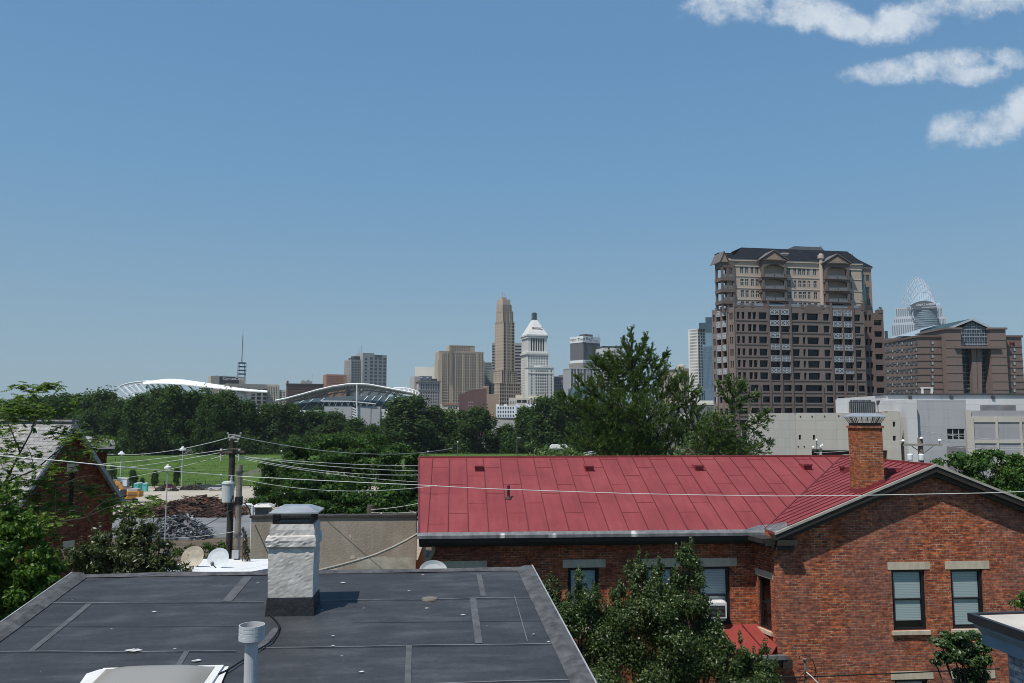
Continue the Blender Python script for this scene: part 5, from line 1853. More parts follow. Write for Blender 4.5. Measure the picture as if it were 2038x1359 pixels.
m.tube([(-8 * s, -.1, Zat(884, MY)), (-3 * s, -.1, Zat(886, MY)), (-2 * s, -.1, Zat(892, MY))], .025, 6)
m.build('antenna', lampd, mm)
for dx, y in ((-15, 892), (-8, 878), (3, 888), (-1, 891)):
 MB().lathe([(.03, 0), (.08, .04), (.07, .12), (.03, .18)], (dx * s, -.1, Zat(y, MY)), 8).build('insulator', M('glaze_white'), mm)

# ------------------------------------------------------------------ the city
WCOUNT = {}
REST = {}
PANES = {}

class Bd:
 """a far building: corner xc of its front, front to xr, left side to xl (full-size picture columns)"""
 def __init__(s, name, label, xl, xc, xr, Y, th=0.0, depth=20, zb=-8.0, cat='building', yref=790):
  s.al = atan((xc - 1019) / F)
  o = P(xc, yref, Y)
  s.fr = Fr((o.x, Y, zb), th - s.al)
  s.root = thing(name, label, cat, (o.x, Y, zb), s.fr.yaw)
  s.w = s.fr.hit(xr, yref, 0).x
  s.d = abs(s.fr.hitx(xl, yref, 0).y) if xl < xc else depth
  s.zb = zb

 def z(s, px, py, v=0.0):
  return s.fr.hit(px, py, v).z

 def part(s, mb, name, mats, parent=None):
  return mb.build(name, mats, parent or s.root)

 def block(s, mb, xa, xb, y0, y1, v0=0.0, v1=None, mi=0, px=None):
  """box between picture columns xa..xb on the plane v0, rows y0 (top) to y1 (None = ground)"""
  a, b = s.fr.hit(xa, y0, v0), s.fr.hit(xb, y0, v0)
  zt_ = (a.z + b.z) / 2
  zb_ = 0 if y1 is None else s.fr.hit((xa + xb) / 2, y1, v0).z
  mb.box(a.x, v0, zb_, b.x, v0 + (s.d if v1 is None else v1), zt_, mi)
  return a.x, b.x, zb_, zt_

 def wins(s, rects, mat, plane='f', off=0.0, name='window', dep=.12, keep=100):
  key = (s.root.name, name, mat.name)
  lim = (s.root.name, name)
  for a0, b0, a1, b1 in rects:
   w, h = round(a1 - a0, 2), round(b1 - b0, 2)
   if w <= 0.02 or h <= .02:
    continue
   if WCOUNT.get(lim, 0) < keep:
    WCOUNT[lim] = WCOUNT.get(lim, 0) + 1
    k = (w, h, plane, mat.name, dep)
    if k not in PANES:
     m = MB()
     if plane == 'f':
      m.box(0, -dep, 0, w, .05, h)
     else:
      m.box(-dep, 0, 0, .05, w, h)
     PANES[k] = m.mesh(name, mat)
    link(name, PANES[k], s.root, (a0, off, b0) if plane == 'f' else (off, a0, b0))
   else:
    if key not in REST:
     REST[key] = (MB(), s.root, name, mat)
    m = REST[key][0]
    if plane == 'f':
     m.box(a0, off - dep, b0, a0 + w, off + .05, b0 + h)
    else:
     m.box(off - dep, a0, b0, off + .05, a0 + w, b0 + h)

 def grid(s, xa, xb, y0, y1, nc, nr, wf, hf, mat, v=0.0, plane='f', u=0.0, skip=None, **kw):
  rects = []
  if plane == 'f':
   A, B = s.fr.hit(xa, y1, v), s.fr.hit(xb, y0, v)
   a0, a1 = A.x, B.x
  else:
   A, B = s.fr.hitx(xa, y1, u), s.fr.hitx(xb, y0, u)
   a0, a1 = min(A.y, B.y), max(A.y, B.y)
  z0, z1 = min(A.z, B.z), max(A.z, B.z)
  z0, z1 = A.z, B.z
  cw_, chh = (a1 - a0) / nc, (z1 - z0) / nr
  for r in range(nr - 1, -1, -1):
   for c in range(nc):
    if skip and skip(c, r):
     continue
    x = a0 + cw_ * (c + .5)
    z = z0 + chh * (r + .5)
    rects.append((x - cw_ * wf / 2, z - chh * hf / 2, x + cw_ * wf / 2, z + chh * hf / 2))
  s.wins(rects, mat, plane, v if plane == 'f' else u, **kw)

def finish_windows():
 for (rn, nm, mn), (mb, root, name, mat) in REST.items():
  tag(mb.build(name, mat, root), kind='stuff')

def text_on(parent, body, loc, size, mat, rotz=0.0, name='lettering', ext=.15, align='LEFT', sx=1.0):
 cu_ = bpy.data.curves.new(name, 'FONT')
 cu_.body = body
 cu_.size = size
 cu_.extrude = ext
 cu_.align_x = align
 t = bpy.data.objects.new('tmp', cu_)
 COL.objects.link(t)
 bpy.context.view_layer.update()
 me = bpy.data.meshes.new_from_object(t.evaluated_get(bpy.context.evaluated_depsgraph_get()))
 bpy.data.objects.remove(t)
 me.materials.clear()
 me.materials.append(mat)
 o = link(name, me, parent)
 o.location = loc
 o.rotation_euler = (pi / 2, 0, rotz)
 o.scale = (sx, 1, 1)
 return o

gd = glassm('win_dark', (0.014, 0.016, 0.020), 0.5, .2)
gb_ = glassm('win_blue', (0.07, 0.12, 0.16), 0.15)
tan_s = M('tan_stone', (0.42, 0.345, 0.27), 0.9, 0.1, .05, streak=.15)
tan2 = M('tan_stone2', (0.43, 0.35, 0.265), 0.9, 0.1, .05, streak=.15)
cream = M('cream_stone', (0.54, 0.49, 0.41), 0.9, 0.1, .06, streak=.15)
whites = M('white_stone', (0.66, 0.645, 0.60), 0.85, 0.07, .06, streak=.12)
beige = M('beige_block', (0.41, 0.36, 0.30), 0.9, 0.08, .06)
greys = M('grey_stone', (0.34, 0.335, 0.32), 0.9, 0.08, .06)
darkr = M('dark_metal_roof', (0.06, 0.062, 0.068), 0.7, 0.15, .1)
brown = M('brown_brick', (0.13, 0.075, 0.06), 0.9, 0.1, .06)
whitep = M('white_panel', (0.74, 0.74, 0.72), 0.6, 0.04, .05)
black = M('sign_black', (0.03, 0.032, 0.038), 0.6, 0.1, .1)
signw = M('sign_white', (0.80, 0.80, 0.80), 0.6, 0.02, .1)
navy = M('sign_navy', (0.03, 0.04, 0.10), 0.6, 0.02, .1)

# --- beige exchange block with sign and lattice mast
b = Bd('office_block', 'beige office block with a black rooftop sign and tall lattice antenna', 420, 436, 513, 1000, .25)
m = MB()
b.block(m, 420, 489, 749, None, 8, 14)
b.block(m, 436, 496, 764.5, None, 3, 12)
b.block(m, 453, 531, 764, None, 0, 16)
m.box(0, 0, 0, .01, .01, .01)
b.part(m, 'wall', beige)
b.grid(497, 533, 773, 812, 3, 5, .62, .66, gd)
b.grid(456, 497, 770, 812, 6, 7, .4, .5, gd)
m = MB()
sa_, sb_, z0, z1 = b.block(m, 437, 475.5, 749.3, 765, 7.4, .5)
so = b.part(m, 'roof_sign', black)
text_on(so, 'CyrusOne', (sa_ + (sb_ - sa_) * .15, 7.3, z0 + (z1 - z0) * .58), (z1 - z0) * .52, signw, sx=1.22)
m = MB()
A, B_ = b.fr.hit(475.5, 750, 9), b.fr.hit(489, 750, 9)
zz = [b.z(482, y, 9) for y in (749, 722)]
for x in (A.x, B_.x):
 for y in (9, 15):
  m.bar((x, y, zz[0]), (x, y, zz[1] + .5), .55)
for i, y in enumerate((722, 729.3, 736.7, 744)):
 z = b.z(482, y, 9)
 m.box(A.x - .2, 8.7, z - .8, B_.x + .2, 15.2, z + .7)
mo = b.part(m, 'antenna_frame', M('tower_blue', (0.045, 0.075, 0.12), 0.6, 0.05, 1))
m = MB()
zt2 = b.z(483, 652, 12)
cx_ = (A.x + B_.x) / 2
for dx, dy in ((-.9, 0), (.9, 0), (0, 1.4)):
 m.bar((cx_ + dx, 12 + dy, zz[1]), (cx_ + dx * .25, 12 + dy * .25, zt2 - 10), .32)
m.bar((cx_, 12.3, zt2 - 10), (cx_, 12.3, zt2), .28)
for k in range(14):
 t = k / 14
 z = zz[1] + (zt2 - 10 - zz[1]) * t
 m.bar((cx_ - .9 * (1 - t * .75), 12, z), (cx_ + .9 * (1 - t * .75), 12, z + 2), .18)
b.part(m, 'mast', M('mast_dim', (0.16, 0.15, 0.15), 0.7), mo)
m = MB()
for px in (431, 433, 443, 446, 450):
 q = b.fr.hit(px, 749, 10)
 m.bar((q.x, 10, q.z), (q.x, 10, q.z + R.uniform(1, 2.2)), .3)
b.part(m, 'roof_aerial', M('mast_dim'))

b = Bd('office_block', 'cream ribbed stone block in two steps right of the beige sign block', 531, 531, 555, 1040, 0, 20)
m = MB()
b.block(m, 531, 555, 765, None, 0, 18)
b.block(m, 555.1, 569, 775.5, None, 1, 15)
for k in range(8):
 x = b.w * k / 7
 m.box(x - .5, -.6, 0, x + .5, 0.02, b.z(543, 766.5))
b.part(m, 'wall', cream)
b.grid(532, 554.5, 770, 812, 7, 9, .4, .6, gd)
b.grid(556, 568, 779, 812, 4, 7, .35, .6, gd, v=1)

b = Bd('brick_block', 'dark brown brick block with a cornice and rooftop plant behind the canopies', 570, 570, 643.5, 960, 0, 25)
m = MB()
b.block(m, 570, 643.5, 765, None)
b.block(m, 570.5, 574.5, 757.5, 765, 2, 3)
b.part(m, 'wall', brown)
m = MB()
b.block(m, 569, 645, 763.3, 765.2, -1, 27)
b.part(m, 'cornice', M('dark_corn', (0.07, 0.05, 0.045)))
m = MB()
b.block(m, 599, 621, 758.5, 764.5, 4, 10)
b.block(m, 602, 606, 756, 759, 5, 4)
b.block(m, 611, 616, 755.5, 759, 5, 4)
b.part(m, 'roof_plant', greys)
m = MB()
q = b.fr.hit(621, 764, 6)
m.bar((q.x, 6, q.z), (q.x, 6, q.z + 12), .25)
b.part(m, 'mast', M('mast_dim'))
b.grid(572, 642, 772, 806, 18, 6, .5, .55, gd)
m = MB()
b.block(m, 570.5, 643, 774, 774.8, -.3, .3)
b.part(m, 'band', M('dark_corn'))

b = Bd('brick_block', 'small reddish tan block left of the grey twin tower', 648, 650, 684, 980, .15)
m = MB()
b.block(m, 649, 690, 745, None, 0, 25)
b.part(m, 'wall', M('red_tan', (0.36, 0.19, 0.13), 0.9, 0.06, .06))
b.grid(651, 684, 748, 764, 1, 5, .97, .3, M('red_tan_dark', (0.20, 0.10, 0.075)), name='window_band')

# --- grey twin tower
b = Bd('grey_tower', 'grey concrete tower of two offset slabs behind the right canopy', 684, 697, 728, 1000, .42)
m = MB()
zz = b.z(700, 715)
m.box(0, 0, 0, b.w, b.d, zz)
b.part(m, 'wall', M('tower_grey', (0.30, 0.30, 0.29), 0.85, 0.06, .06))
b.grid(699, 727.5, 719, 764, 5, 9, .62, .56, M('pane_grey', (0.11, 0.12, 0.13), 0.3))
b.grid(696, 685.5, 719, 764, 5, 9, .5, .5, M('pane_grey2', (0.15, 0.155, 0.16), 0.4), plane='l')
b2 = b
m = MB()
A, B_ = b.fr.hit(722, 705, -4), b.fr.hit(745, 703, -4)
C_ = b.fr.hit(770, 706, -4)
m.box(A.x, -4, 0, B_.x, 16, b.z(735, 702.5, -4))
m.box(B_.x + .01, -4, 0, C_.x, 15, b.z(758, 706.5, -4))
b.part(m, 'wall', M('tower_grey2', (0.35, 0.35, 0.34), 0.85, 0.06, .06))
b.grid(734, 770, 711, 766, 4, 8, .6, .62, M('pane_grey'), v=-4)
b.grid(724, 732, 711, 766, 1, 8, .5, .4, gd, v=-4)
for a_ in ((745.5, 760, 707, 709.5, -4.3, .4), (705, 724, 709, 714.5, 3, 10), (696, 703, 713, 715, 3, 4)):
 m = MB()
 b.block(m, *a_)
 b.part(m, 'roof_plant', darkr)
m = MB()
for px, y in ((714, 692), (718.5, 688)):
 q = b.fr.hit(px, 715, 8)
 m.bar((q.x, 8, q.z - 3), (q.x, 8, b.z(px, y, 8)), .35)
b.part(m, 'mast', M('mast_dim'))

# --- white blank wall and ornate block in front
b = Bd('white_block', 'blank bright white wall rising behind the ornate grey block', 826, 826, 872, 1060, 0, 20)
m = MB()
b.block(m, 826, 873, 730, None, 0, 22)
b.part(m, 'wall', M('bright_white', (0.80, 0.78, 0.70), 0.7, 0.06, .04))
b = Bd('ornate_block', 'ornate grey stone block with a heavy cornice right of the canopies', 825, 833, 876, 960, .35)
m = MB()
b.block(m, 833, 876, 759, None, 0, 20)
b.block(m, 825, 836, 749, None, 6, 16)
b.part(m, 'wall', M('ornate_stone', (0.42, 0.385, 0.365), 0.9, 0.07, .06))
m = MB()
b.block(m, 832, 877.5, 757.5, 760.5, -1.2, 22)
b.block(m, 833, 876.5, 776.5, 777.5, -.4, .5)
b.part(m, 'cornice', M('corn_grey', (0.22, 0.205, 0.195)))
m = MB()
b.block(m, 837, 860, 748.5, 757, 5, 10)
b.part(m, 'roof_plant', M('plant_blue', (0.16, 0.18, 0.20)))
m = MB()
b.block(m, 858, 870, 753.5, 758, 4, 6)
b.part(m, 'roof_plant', darkr)
for px in (839, 851):
 q = b.fr.hit(px, 752, 4.5)
 MB().lathe([(.1, -.4), (1.1, 0), (1.0, .5)], (0, 0, 0), 10).build('roof_dish', signw, b.root, loc=(q.x, 4.5, q.z))
b.grid(836, 875, 763, 776, 8, 2, .42, .62, gd)
b.grid(836, 875, 779, 822, 8, 7, .42, .55, gd)

# --- brown deco hotel
b = Bd('deco_hotel', 'wide tan brick deco slab with a raised centre and dense window grid', 871, 884, 963.5, 1030, .2)
m = MB()
b.block(m, 874, 962.5, 700, None, 0, 26)
b.block(m, 872, 964.5, 717, None, 1.5, 24)
b.block(m, 896, 945, 688, 700, 0.6, 22)
b.part(m, 'wall', tan2)
m = MB()
b.block(m, 895, 900.5, 687, 762, -1.0, 3)
b.part(m, 'stair_shaft', M('soot_stone', (0.27, 0.215, 0.165), 0.9, .15, .1))
b.grid(901, 962, 703, 806, 13, 19, .6, .6, gd)
b.grid(877, 895, 703, 806, 4, 19, .6, .6, gd)
b.grid(904, 936, 690, 699, 7, 2, .45, .6, gd, v=.6)
m = MB()
b.block(m, 897.5, 944, 687.2, 688.2, .2, 23)
b.block(m, 874.5, 962, 699.2, 700.2, -.3, 27)
for px in (879, 890, 906, 921, 934, 949, 957):
 b.block(m, px, px + 1.6, 702, None, -.7, .9)
b.part(m, 'pilaster', M('tan_pale', (0.48, 0.40, 0.31), 0.9, .08, .06))
b = Bd('glass_block', 'green grey banded office block between tan hotel and tan skyscraper', 963, 963, 990, 1080, 0, 25)
m = MB()
b.block(m, 962, 979, 721, None, 0, 22)
b.block(m, 974, 992, 737, None, -6, 20)
b.part(m, 'wall', M('green_grey', (0.20, 0.23, 0.22), 0.8, .07, .06))
b.grid(965, 978, 722, 770, 2, 10, .8, .5, glassm('win_teal', (0.045, 0.07, 0.075)))
m = MB()
b.block(m, 973, 980, 762, None, -9, 6)
b.part(m, 'lower_block', darkr)

# --- tall tan skyscraper
b = Bd('deco_skyscraper', 'tallest tan deco skyscraper with stepped crown and flagpole', 984.6, 1001.5, 1024, 1050, .55)
s_ = b
m = MB()

def tier(b, m, xl, xc, xr, y0, y1=None, mi=0):
 """a stepped tier with the same turn as the building, set by its three visible edges"""
 best = None
 for k in range(-60, 61):
  v = k * .25
  h = b.fr.hit(xc, 790, v)
  dr = b.fr.hit(xr, 790, v).x - h.x
  l = b.fr.hitx(xl, 790, h.x).y - v
  cu = abs((h.x + dr / 2) - b.w / 2) + abs((v + l / 2) - b.d / 2)
  if best is None or cu < best[0]:
   best = (cu, h.x, v, dr, l)
 _, u0, v0, w_, d_ = best
 zt_ = b.fr.hit(xc, y0, v0).z
 zb_ = 0 if y1 is None else b.fr.hit(xc, y1, v0).z
 m.box(u0, v0, zb_, u0 + w_, v0 + d_, zt_, mi)
 return u0, v0, w_, d_, zb_, zt_

T0 = tier(b, m, 978, 994, 1035, 762)
T1 = tier(b, m, 982, 998, 1029, 736.5, 764)
T2 = tier(b, m, 984.6, 1001.5, 1024, 640, 738)
T3 = tier(b, m, 987, 1000.5, 1021.5, 619, 641)
T4 = tier(b, m, 987.6, 1000, 1018.5, 605, 620)
T5 = tier(b, m, 989, 1000, 1015.8, 595, 606)
T6 = tier(b, m, 993, 999.5, 1008, 591, 596)
b.part(m, 'wall', tan_s)
for T, n1, n2, nr, wf in ((T0, 9, 6, 12, .58), (T1, 8, 6, 7, .58), (T2, 4, 4, 16, .6), (T3, 5, 4, 4, .45), (T4, 4, 4, 3, .45)):
 u0, v0, w_, d_, zb_, zt_ = T
 zb2 = max(zb_, 8 if T is T0 else zb_)
 rf = [(u0 + w_ * (c + .5) / n1 - w_ / n1 * wf / 2, zb2 + (zt_ - zb2) * (r + .2) / nr, u0 + w_ * (c + .5) / n1 + w_ / n1 * wf / 2, zb2 + (zt_ - zb2) * (r + .84) / nr) for r in range(nr) for c in range(n1)]
 b.wins(rf, gd, 'f', v0)
 rl = [(v0 + d_ * (c + .5) / n2 - d_ / n2 * .26 / 2, zb2 + (zt_ - zb2) * (r + .3) / nr, v0 + d_ * (c + .5) / n2 + d_ / n2 * .26 / 2, zb2 + (zt_ - zb2) * (r + .75) / nr) for r in range(nr) for c in range(n2)]
 b.wins(rl, M('win_brown', (0.10, 0.075, 0.055), 0.5), 'l', u0)
m = MB()
for T in (T0, T1, T2, T3):
 u0, v0, w_, d_, zb_, zt_ = T
 for k in range(4):
  x = u0 + w_ * k / 3
  m.box(x - .5 if k else x, v0 - .5, zb_, x + .5 if k < 3 else x, v0 - .003, zt_ - .3)
 m.box(u0 - .4, v0 - .4, zt_ - .4, u0 + w_ + .3, v0 + d_ + .3, zt_ + .5)
b.part(m, 'pilaster', tan2)
m = MB()
q = T6
m.bar((q[0] + q[2] * .4, q[1] + q[3] * .4, q[5]), (q[0] + q[2] * .4, q[1] + q[3] * .4, b.z(1000, 578)), .3)
fo = b.part(m, 'flagpole', M('mast_dim'))
m = MB().ext([(q[0] + q[2] * .4, q[1] + 1, b.z(1000, 581)), (q[0] + q[2] * .4 + 2.4, q[1] + 1.3, b.z(1000, 582)), (q[0] + q[2] * .4 + 2.4, q[1] + 1.3, b.z(1000, 586)), (q[0] + q[2] * .4, q[1] + 1, b.z(1000, 585))], (0, .1, 0))
b.part(m, 'flag', signw, fo)

b = Bd('striped_block', 'office slab striped in dark glass and pale stone behind tan skyscraper', 979, 979, 1038, 1120, 0, 24)
m = MB()
b.block(m, 979, 1038, 682, None)
b.part(m, 'wall', M('stripe_stone', (0.33, 0.325, 0.33), 0.8, .05, .06))
b.grid(979.5, 986, 686, 770, 1, 15, .98, .45, gd, name='window_band')
b.grid(1022, 1037.5, 686, 812, 1, 20, .98, .48, gd, name='window_band')

# --- white tower with pyramid roof
b = Bd('pyramid_tower', 'white stone tower with a pyramid roof and dark lantern', 1036.5, 1049, 1092, 1040, .3)
m = MB()
T = tier(b, m, 1036.5, 1050, 1091.5, 705)
b.part(m, 'wall', whites)
m = MB()
u0, v0, w_, d_, zb_, zt_ = T
zc = [b.z(1060, y, v0) for y in (705, 701, 671, 668, 665)]
m.box(u0 - 1.4, v0 - 1.4, zc[0] + .01, u0 + w_ + 1.4, v0 + d_ + 1.4, zc[1])
m.box(u0 + .1, v0 + .1, b.z(1060, 672.5, v0), u0 + w_ - .1, v0 + d_ - .1, zc[3])
m.box(u0 - .6, v0 - .6, zc[3] + .01, u0 + w_ + .6, v0 + d_ + .6, zc[4])
b.part(m, 'cornice', M('corn_white', (0.62, 0.62, 0.59), 0.8, .06, .1))
m = MB()
i = 1.2
m.box(u0 + i + 1, v0 + i + 1, zc[1], u0 + w_ - i - 1, v0 + d_ - i - 1, zc[2])
b.part(m, 'loggia_core', M('loggia_dark', (0.05, 0.052, 0.06)))
m = MB()
for k in range(9):
 x = u0 + i + (w_ - 2 * i) * k / 8
 cwk = 2.6 if k in (0, 8) else .95
 x = min(max(x, u0 + i + cwk / 2), u0 + w_ - i - cwk / 2)
 m.box(x - cwk / 2, v0 + i, zc[1], x + cwk / 2, v0 + i + 1, zc[2])
for k in range(6):
 y = v0 + i + 1 + (d_ - 2 * i - 1) * (k + .5) / 6
 m.box(u0 + i, y - 1.3, zc[1], u0 + i + .98, y + 1.3, zc[2])
m.box(u0 + i - .2, v0 + i - .2, zc[1] + .003, u0 + w_ - i + .2, v0 + d_ - i + .2, zc[1] + 1.6)
b.part(m, 'column', whites)
zp0, zp1 = zc[4], b.z(1062, 637, v0 + d_ / 2)
q = [(u0 + .5, v0 + .5), (u0 + w_ - .5, v0 + .5), (u0 + w_ - .5, v0 + d_ - .5), (u0 + .5, v0 + d_ - .5)]
cxx, cyy = u0 + w_ / 2, v0 + d_ / 2
lw = 3.0
p_ = [(cxx - lw, cyy - lw), (cxx + lw, cyy - lw), (cxx + lw, cyy + lw), (cxx - lw, cyy + lw)]
m = MB().frustum(q, zp0 + .003, p_, zp1)
ro = b.part(m, 'pyramid_roof', M('roof_white', (0.60, 0.60, 0.58), 0.7, .06, .1, streak=.2))
t = .42
zs = zp0 + (zp1 - zp0) * t
ys = v0 + .5 + (cyy - lw - v0 - .5) * t
tx_ = text_on(ro, 'PNC', (cxx - 2.2, ys - 1.2, zs - 1.6), 4.6, black, sx=1.15)
MB().ext([(1.7 * cos(a) + cxx - 4.6, ys - 1.1, zs + 1.7 * sin(a)) for a in [2 * pi * k / 16 for k in range(16)]], (0, .4, 0)).build('sign_roundel', M('sign_brown', (0.30, 0.16, 0.10), 0.6), ro)
m = MB()
for r_ in range(3):
 tt = .1 + r_ * .28
 z = zp0 + (zp1 - zp0) * tt
 hw_ = (w_ / 2 - .5) * (1 - tt) + lw * tt
 y = v0 + .5 + (cyy - lw - v0 - .5) * tt
 nn = 7 - 2 * r_
 for k in range(nn):
  x = cxx + (k - (nn - 1) / 2) * hw_ * 1.5 / nn
  m.box(x - .35, y - .35, z, x + .35, y + .6, z + .9)
b.part(m, 'dormer_vent', M('corn_white'), ro)
m = MB()
zl0, zl1 = zp1, b.z(1062, 621, cyy)
m.box(cxx - 3.2, cyy - 3.2, zl0 + .002, cxx + 3.2, cyy + 3.2, zl0 + 1.4)
for dx in (-2.4, 0, 2.4):
 for dy in (-2.4, 2.4):
  m.box(cxx + dx - .5, cyy + dy - .5, zl0 + 1.4, cxx + dx + .5, cyy + dy + .5, zl1 - 2.2)
m.box(cxx - 1.8, cyy - 1.8, zl0 + 1.4, cxx + 1.8, cyy + 1.8, zl1 - 2.2)
m.box(cxx - 2.9, cyy - 2.9, zl1 - 2.2, cxx + 2.9, cyy + 2.9, zl1 - 1.5)
m.frustum([(cxx - 2.3, cyy - 2.3), (cxx + 2.3, cyy - 2.3), (cxx + 2.3, cyy + 2.3), (cxx - 2.3, cyy + 2.3)], zl1 - 1.5, [(cxx - .6, cyy - .6), (cxx + .6, cyy - .6), (cxx + .6, cyy + .6), (cxx - .6, cyy + .6)], zl1)
b.part(m, 'lantern', M('lantern_dark', (0.10, 0.12, 0.125), 0.6))
nr = 5
z0w, z1w = b.z(1060, 731, v0), zc[0] - 1
b.wins([(u0 + w_ * (c + .5) / 8 - .85, z0w + (z1w - z0w) * (r + .2) / nr, u0 + w_ * (c + .5) / 8 + .85, z0w + (z1w - z0w) * (r + .8) / nr) for r in range(nr) for c in range(8)], gd, 'f', v0)
b.wins([(v0 + d_ * (c + .5) / 6 - .8, 30 + (zc[0] - 32) * (r + .25) / 21, v0 + d_ * (c + .5) / 6 + .8, 30 + (zc[0] - 32) * (r + .75) / 21) for r in range(21) for c in range(6)], M('win_pale', (0.36, 0.35, 0.325), 0.5), 'l', u0)
m = MB()
za_ = b.z(1075, 732, -14)
A, B_ = b.fr.hit(1051, 740, -14), b.fr.hit(1102, 740, -14)
m.box(A.x, -14, 0, B_.x, v0 - .01, za_)
b.part(m, 'annex', whites)
m = MB()
m.box(A.x - .6, -14.6, za_ + .003, B_.x + .6, v0 - .02, za_ + 1.2)
z7 = b.z(1075, 742.5, -14)
m.box(A.x - .5, -14.5, z7 - .5, B_.x + .5, -14.003, z7 + .5)
b.part(m, 'cornice', M('corn_white'))
b.part(MB().box(A.x + 11, -9, za_ + 1.21, A.x + 20, -4, za_ + 4), 'roof_plant', M('corn_white'))
for y0, y1, nn in ((736, 741, 1), (744, 797, 9)):
 b.grid(1055.5, 1061, y0, y1, 1, nn, .42, .6, gd, v=-14)
 b.grid(1065, 1092, y0, y1, 6, nn, .55, .6, gd, v=-14)
 b.grid(1094, 1100.5, y0, y1, 1, nn, .4, .6, gd, v=-14)

b = Bd('grey_block', 'narrow dark grey corniced block right of the white tower', 1102, 1102, 1121, 1080, 0, 20)
m = MB()
b.block(m, 1101, 1121, 750, None)
b.block(m, 1112, 1120.5, 746, 750, 3, 8)
b.part(m, 'wall', M('mid_grey', (0.20, 0.195, 0.20), 0.9, .06, .06))
b.grid(1103, 1120.5, 753, 790, 5, 6, .45, .6, gd)
m = MB()
b.block(m, 1100.5, 1121.5, 749, 751, -1, 22)
b.block(m, 1101, 1121.3, 765, 766, -.4, .6)
b.part(m, 'cornice', M('corn_grey'))

# --- low things in front of the skyline
b = Bd('brick_block', 'low dark maroon brick block stepping down to the left', 914, 914, 968.5, 900, 0, 25)
m = MB()
mar = M('maroon_brick', (0.125, 0.068, 0.062), 0.9, .08, .06)
zz0 = b.z(940, 777)
pts = [b.fr.hit(*q, 0) for q in [(914, 850), (914, 784), (926, 783), (931, 777.5), (968.5, 772), (968.5, 850)]]
m.ext([(p.x, 0, max(0, p.z) if i not in (0, 5) else 0) for i, p in enumerate(pts)], (0, 25, 0))
b.part(m, 'wall', mar)
b.grid(931, 943, 797, 817, 3, 3, .4, .35, M('win_pinkish', (0.42, 0.34, 0.32), 0.5))
b.grid(917, 926, 788, 800, 1, 3, .9, .12, M('maroon_dark', (0.09, 0.05, 0.046)), name='brick_band')
b = Bd('cream_block', 'low cream block with a rust red roof edge beside maroon brick', 876, 876, 914, 880, 0, 20)
m = MB()
b.block(m, 876, 914, 804, None)
b.part(m, 'wall', cream)
m = MB()
b.block(m, 880, 913, 802.5, 806, -.8, 20)
b.part(m, 'roof', M('rust_roof', (0.30, 0.15, 0.11)))
b.grid(891, 911, 808, 815, 4, 1, .5, .7, gd)
b.grid(877, 890, 812, 830, 3, 2, .3, .6, gd)
b = Bd('tan_block', 'pale tan low warehouse at the foot of the tan skyscraper', 966, 966, 992, 940, 0, 20)
m = MB()
b.block(m, 964, 992, 784, None)
b.block(m, 960, 973, 768, None, 6, 12)
b.part(m, 'wall', M('pale_tan', (0.36, 0.27, 0.20), 0.9, .06, .05))
b.grid(967, 973, 770, 784, 3, 3, .4, .5, gd, v=6)
b = Bd('beige_block', 'long beige low block with tall narrow windows below white tower', 1020, 1020, 1092, 880, 0, 20)
m = MB()
b.block(m, 1013, 1092, 792, None)
b.block(m, 1026, 1040, 786, 792, 4, 8)
b.block(m, 1052, 1082, 787, 792, 4, 8)
b.part(m, 'wall', cream)
b.grid(1050, 1086, 796, 806, 12, 1, .4, .9, gd)
b.grid(1028, 1049, 795, 802, 2, 1, .85, .8, gd)
b.grid(1014, 1027, 796, 806, 4, 1, .3, .6, gd)
b = Bd('white_flats', 'white low flats with many small windows above the trees', 986, 986, 1082, 840, 0, 18)
m = MB()
b.block(m, 987, 1082, 807, None)
for px in (987, 1003, 1026, 1047, 1062):
 b.block(m, px, px + 6, 804.5, 807, 1, 8)
for px in (1025, 1046, 1055, 1069):
 b.block(m, px, px + 3, 804, None, -1.2, 2)
b.part(m, 'wall', M('flats_white', (0.72, 0.74, 0.76), 0.7, .05, .06))
b.grid(989, 1024, 808, 831, 7, 3, .45, .55, gd)
b.grid(1029, 1045, 809, 830, 3, 3, .6, .45, gd)
b.grid(1049, 1080, 808, 831, 6, 3, .3, .6, gd)
m = MB()
b.block(m, 982, 1030, 831, 836, -4, 4)
b.part(m, 'terrace_rail', darkr)
b = Bd('concrete_wall', 'pale concrete flood wall showing between two dark trees', 982, 982, 1034, 800, 0, 12)
m = MB()
pts = [b.fr.hit(*q, 0) for q in [(975, 850), (975, 834), (1018, 836), (1034, 840), (1034, 850)]]
m.ext([(p.x, 0, 0 if i in (0, 4) else p.z) for i, p in enumerate(pts)], (0, 10, 0))
b.part(m, 'wall', M('concrete_pale', (0.42, 0.41, 0.38), 0.9, .06, .1))
m = MB()
b.block(m, 981, 988, 838, 845, -.3, .4)
b.part(m, 'opening', black)

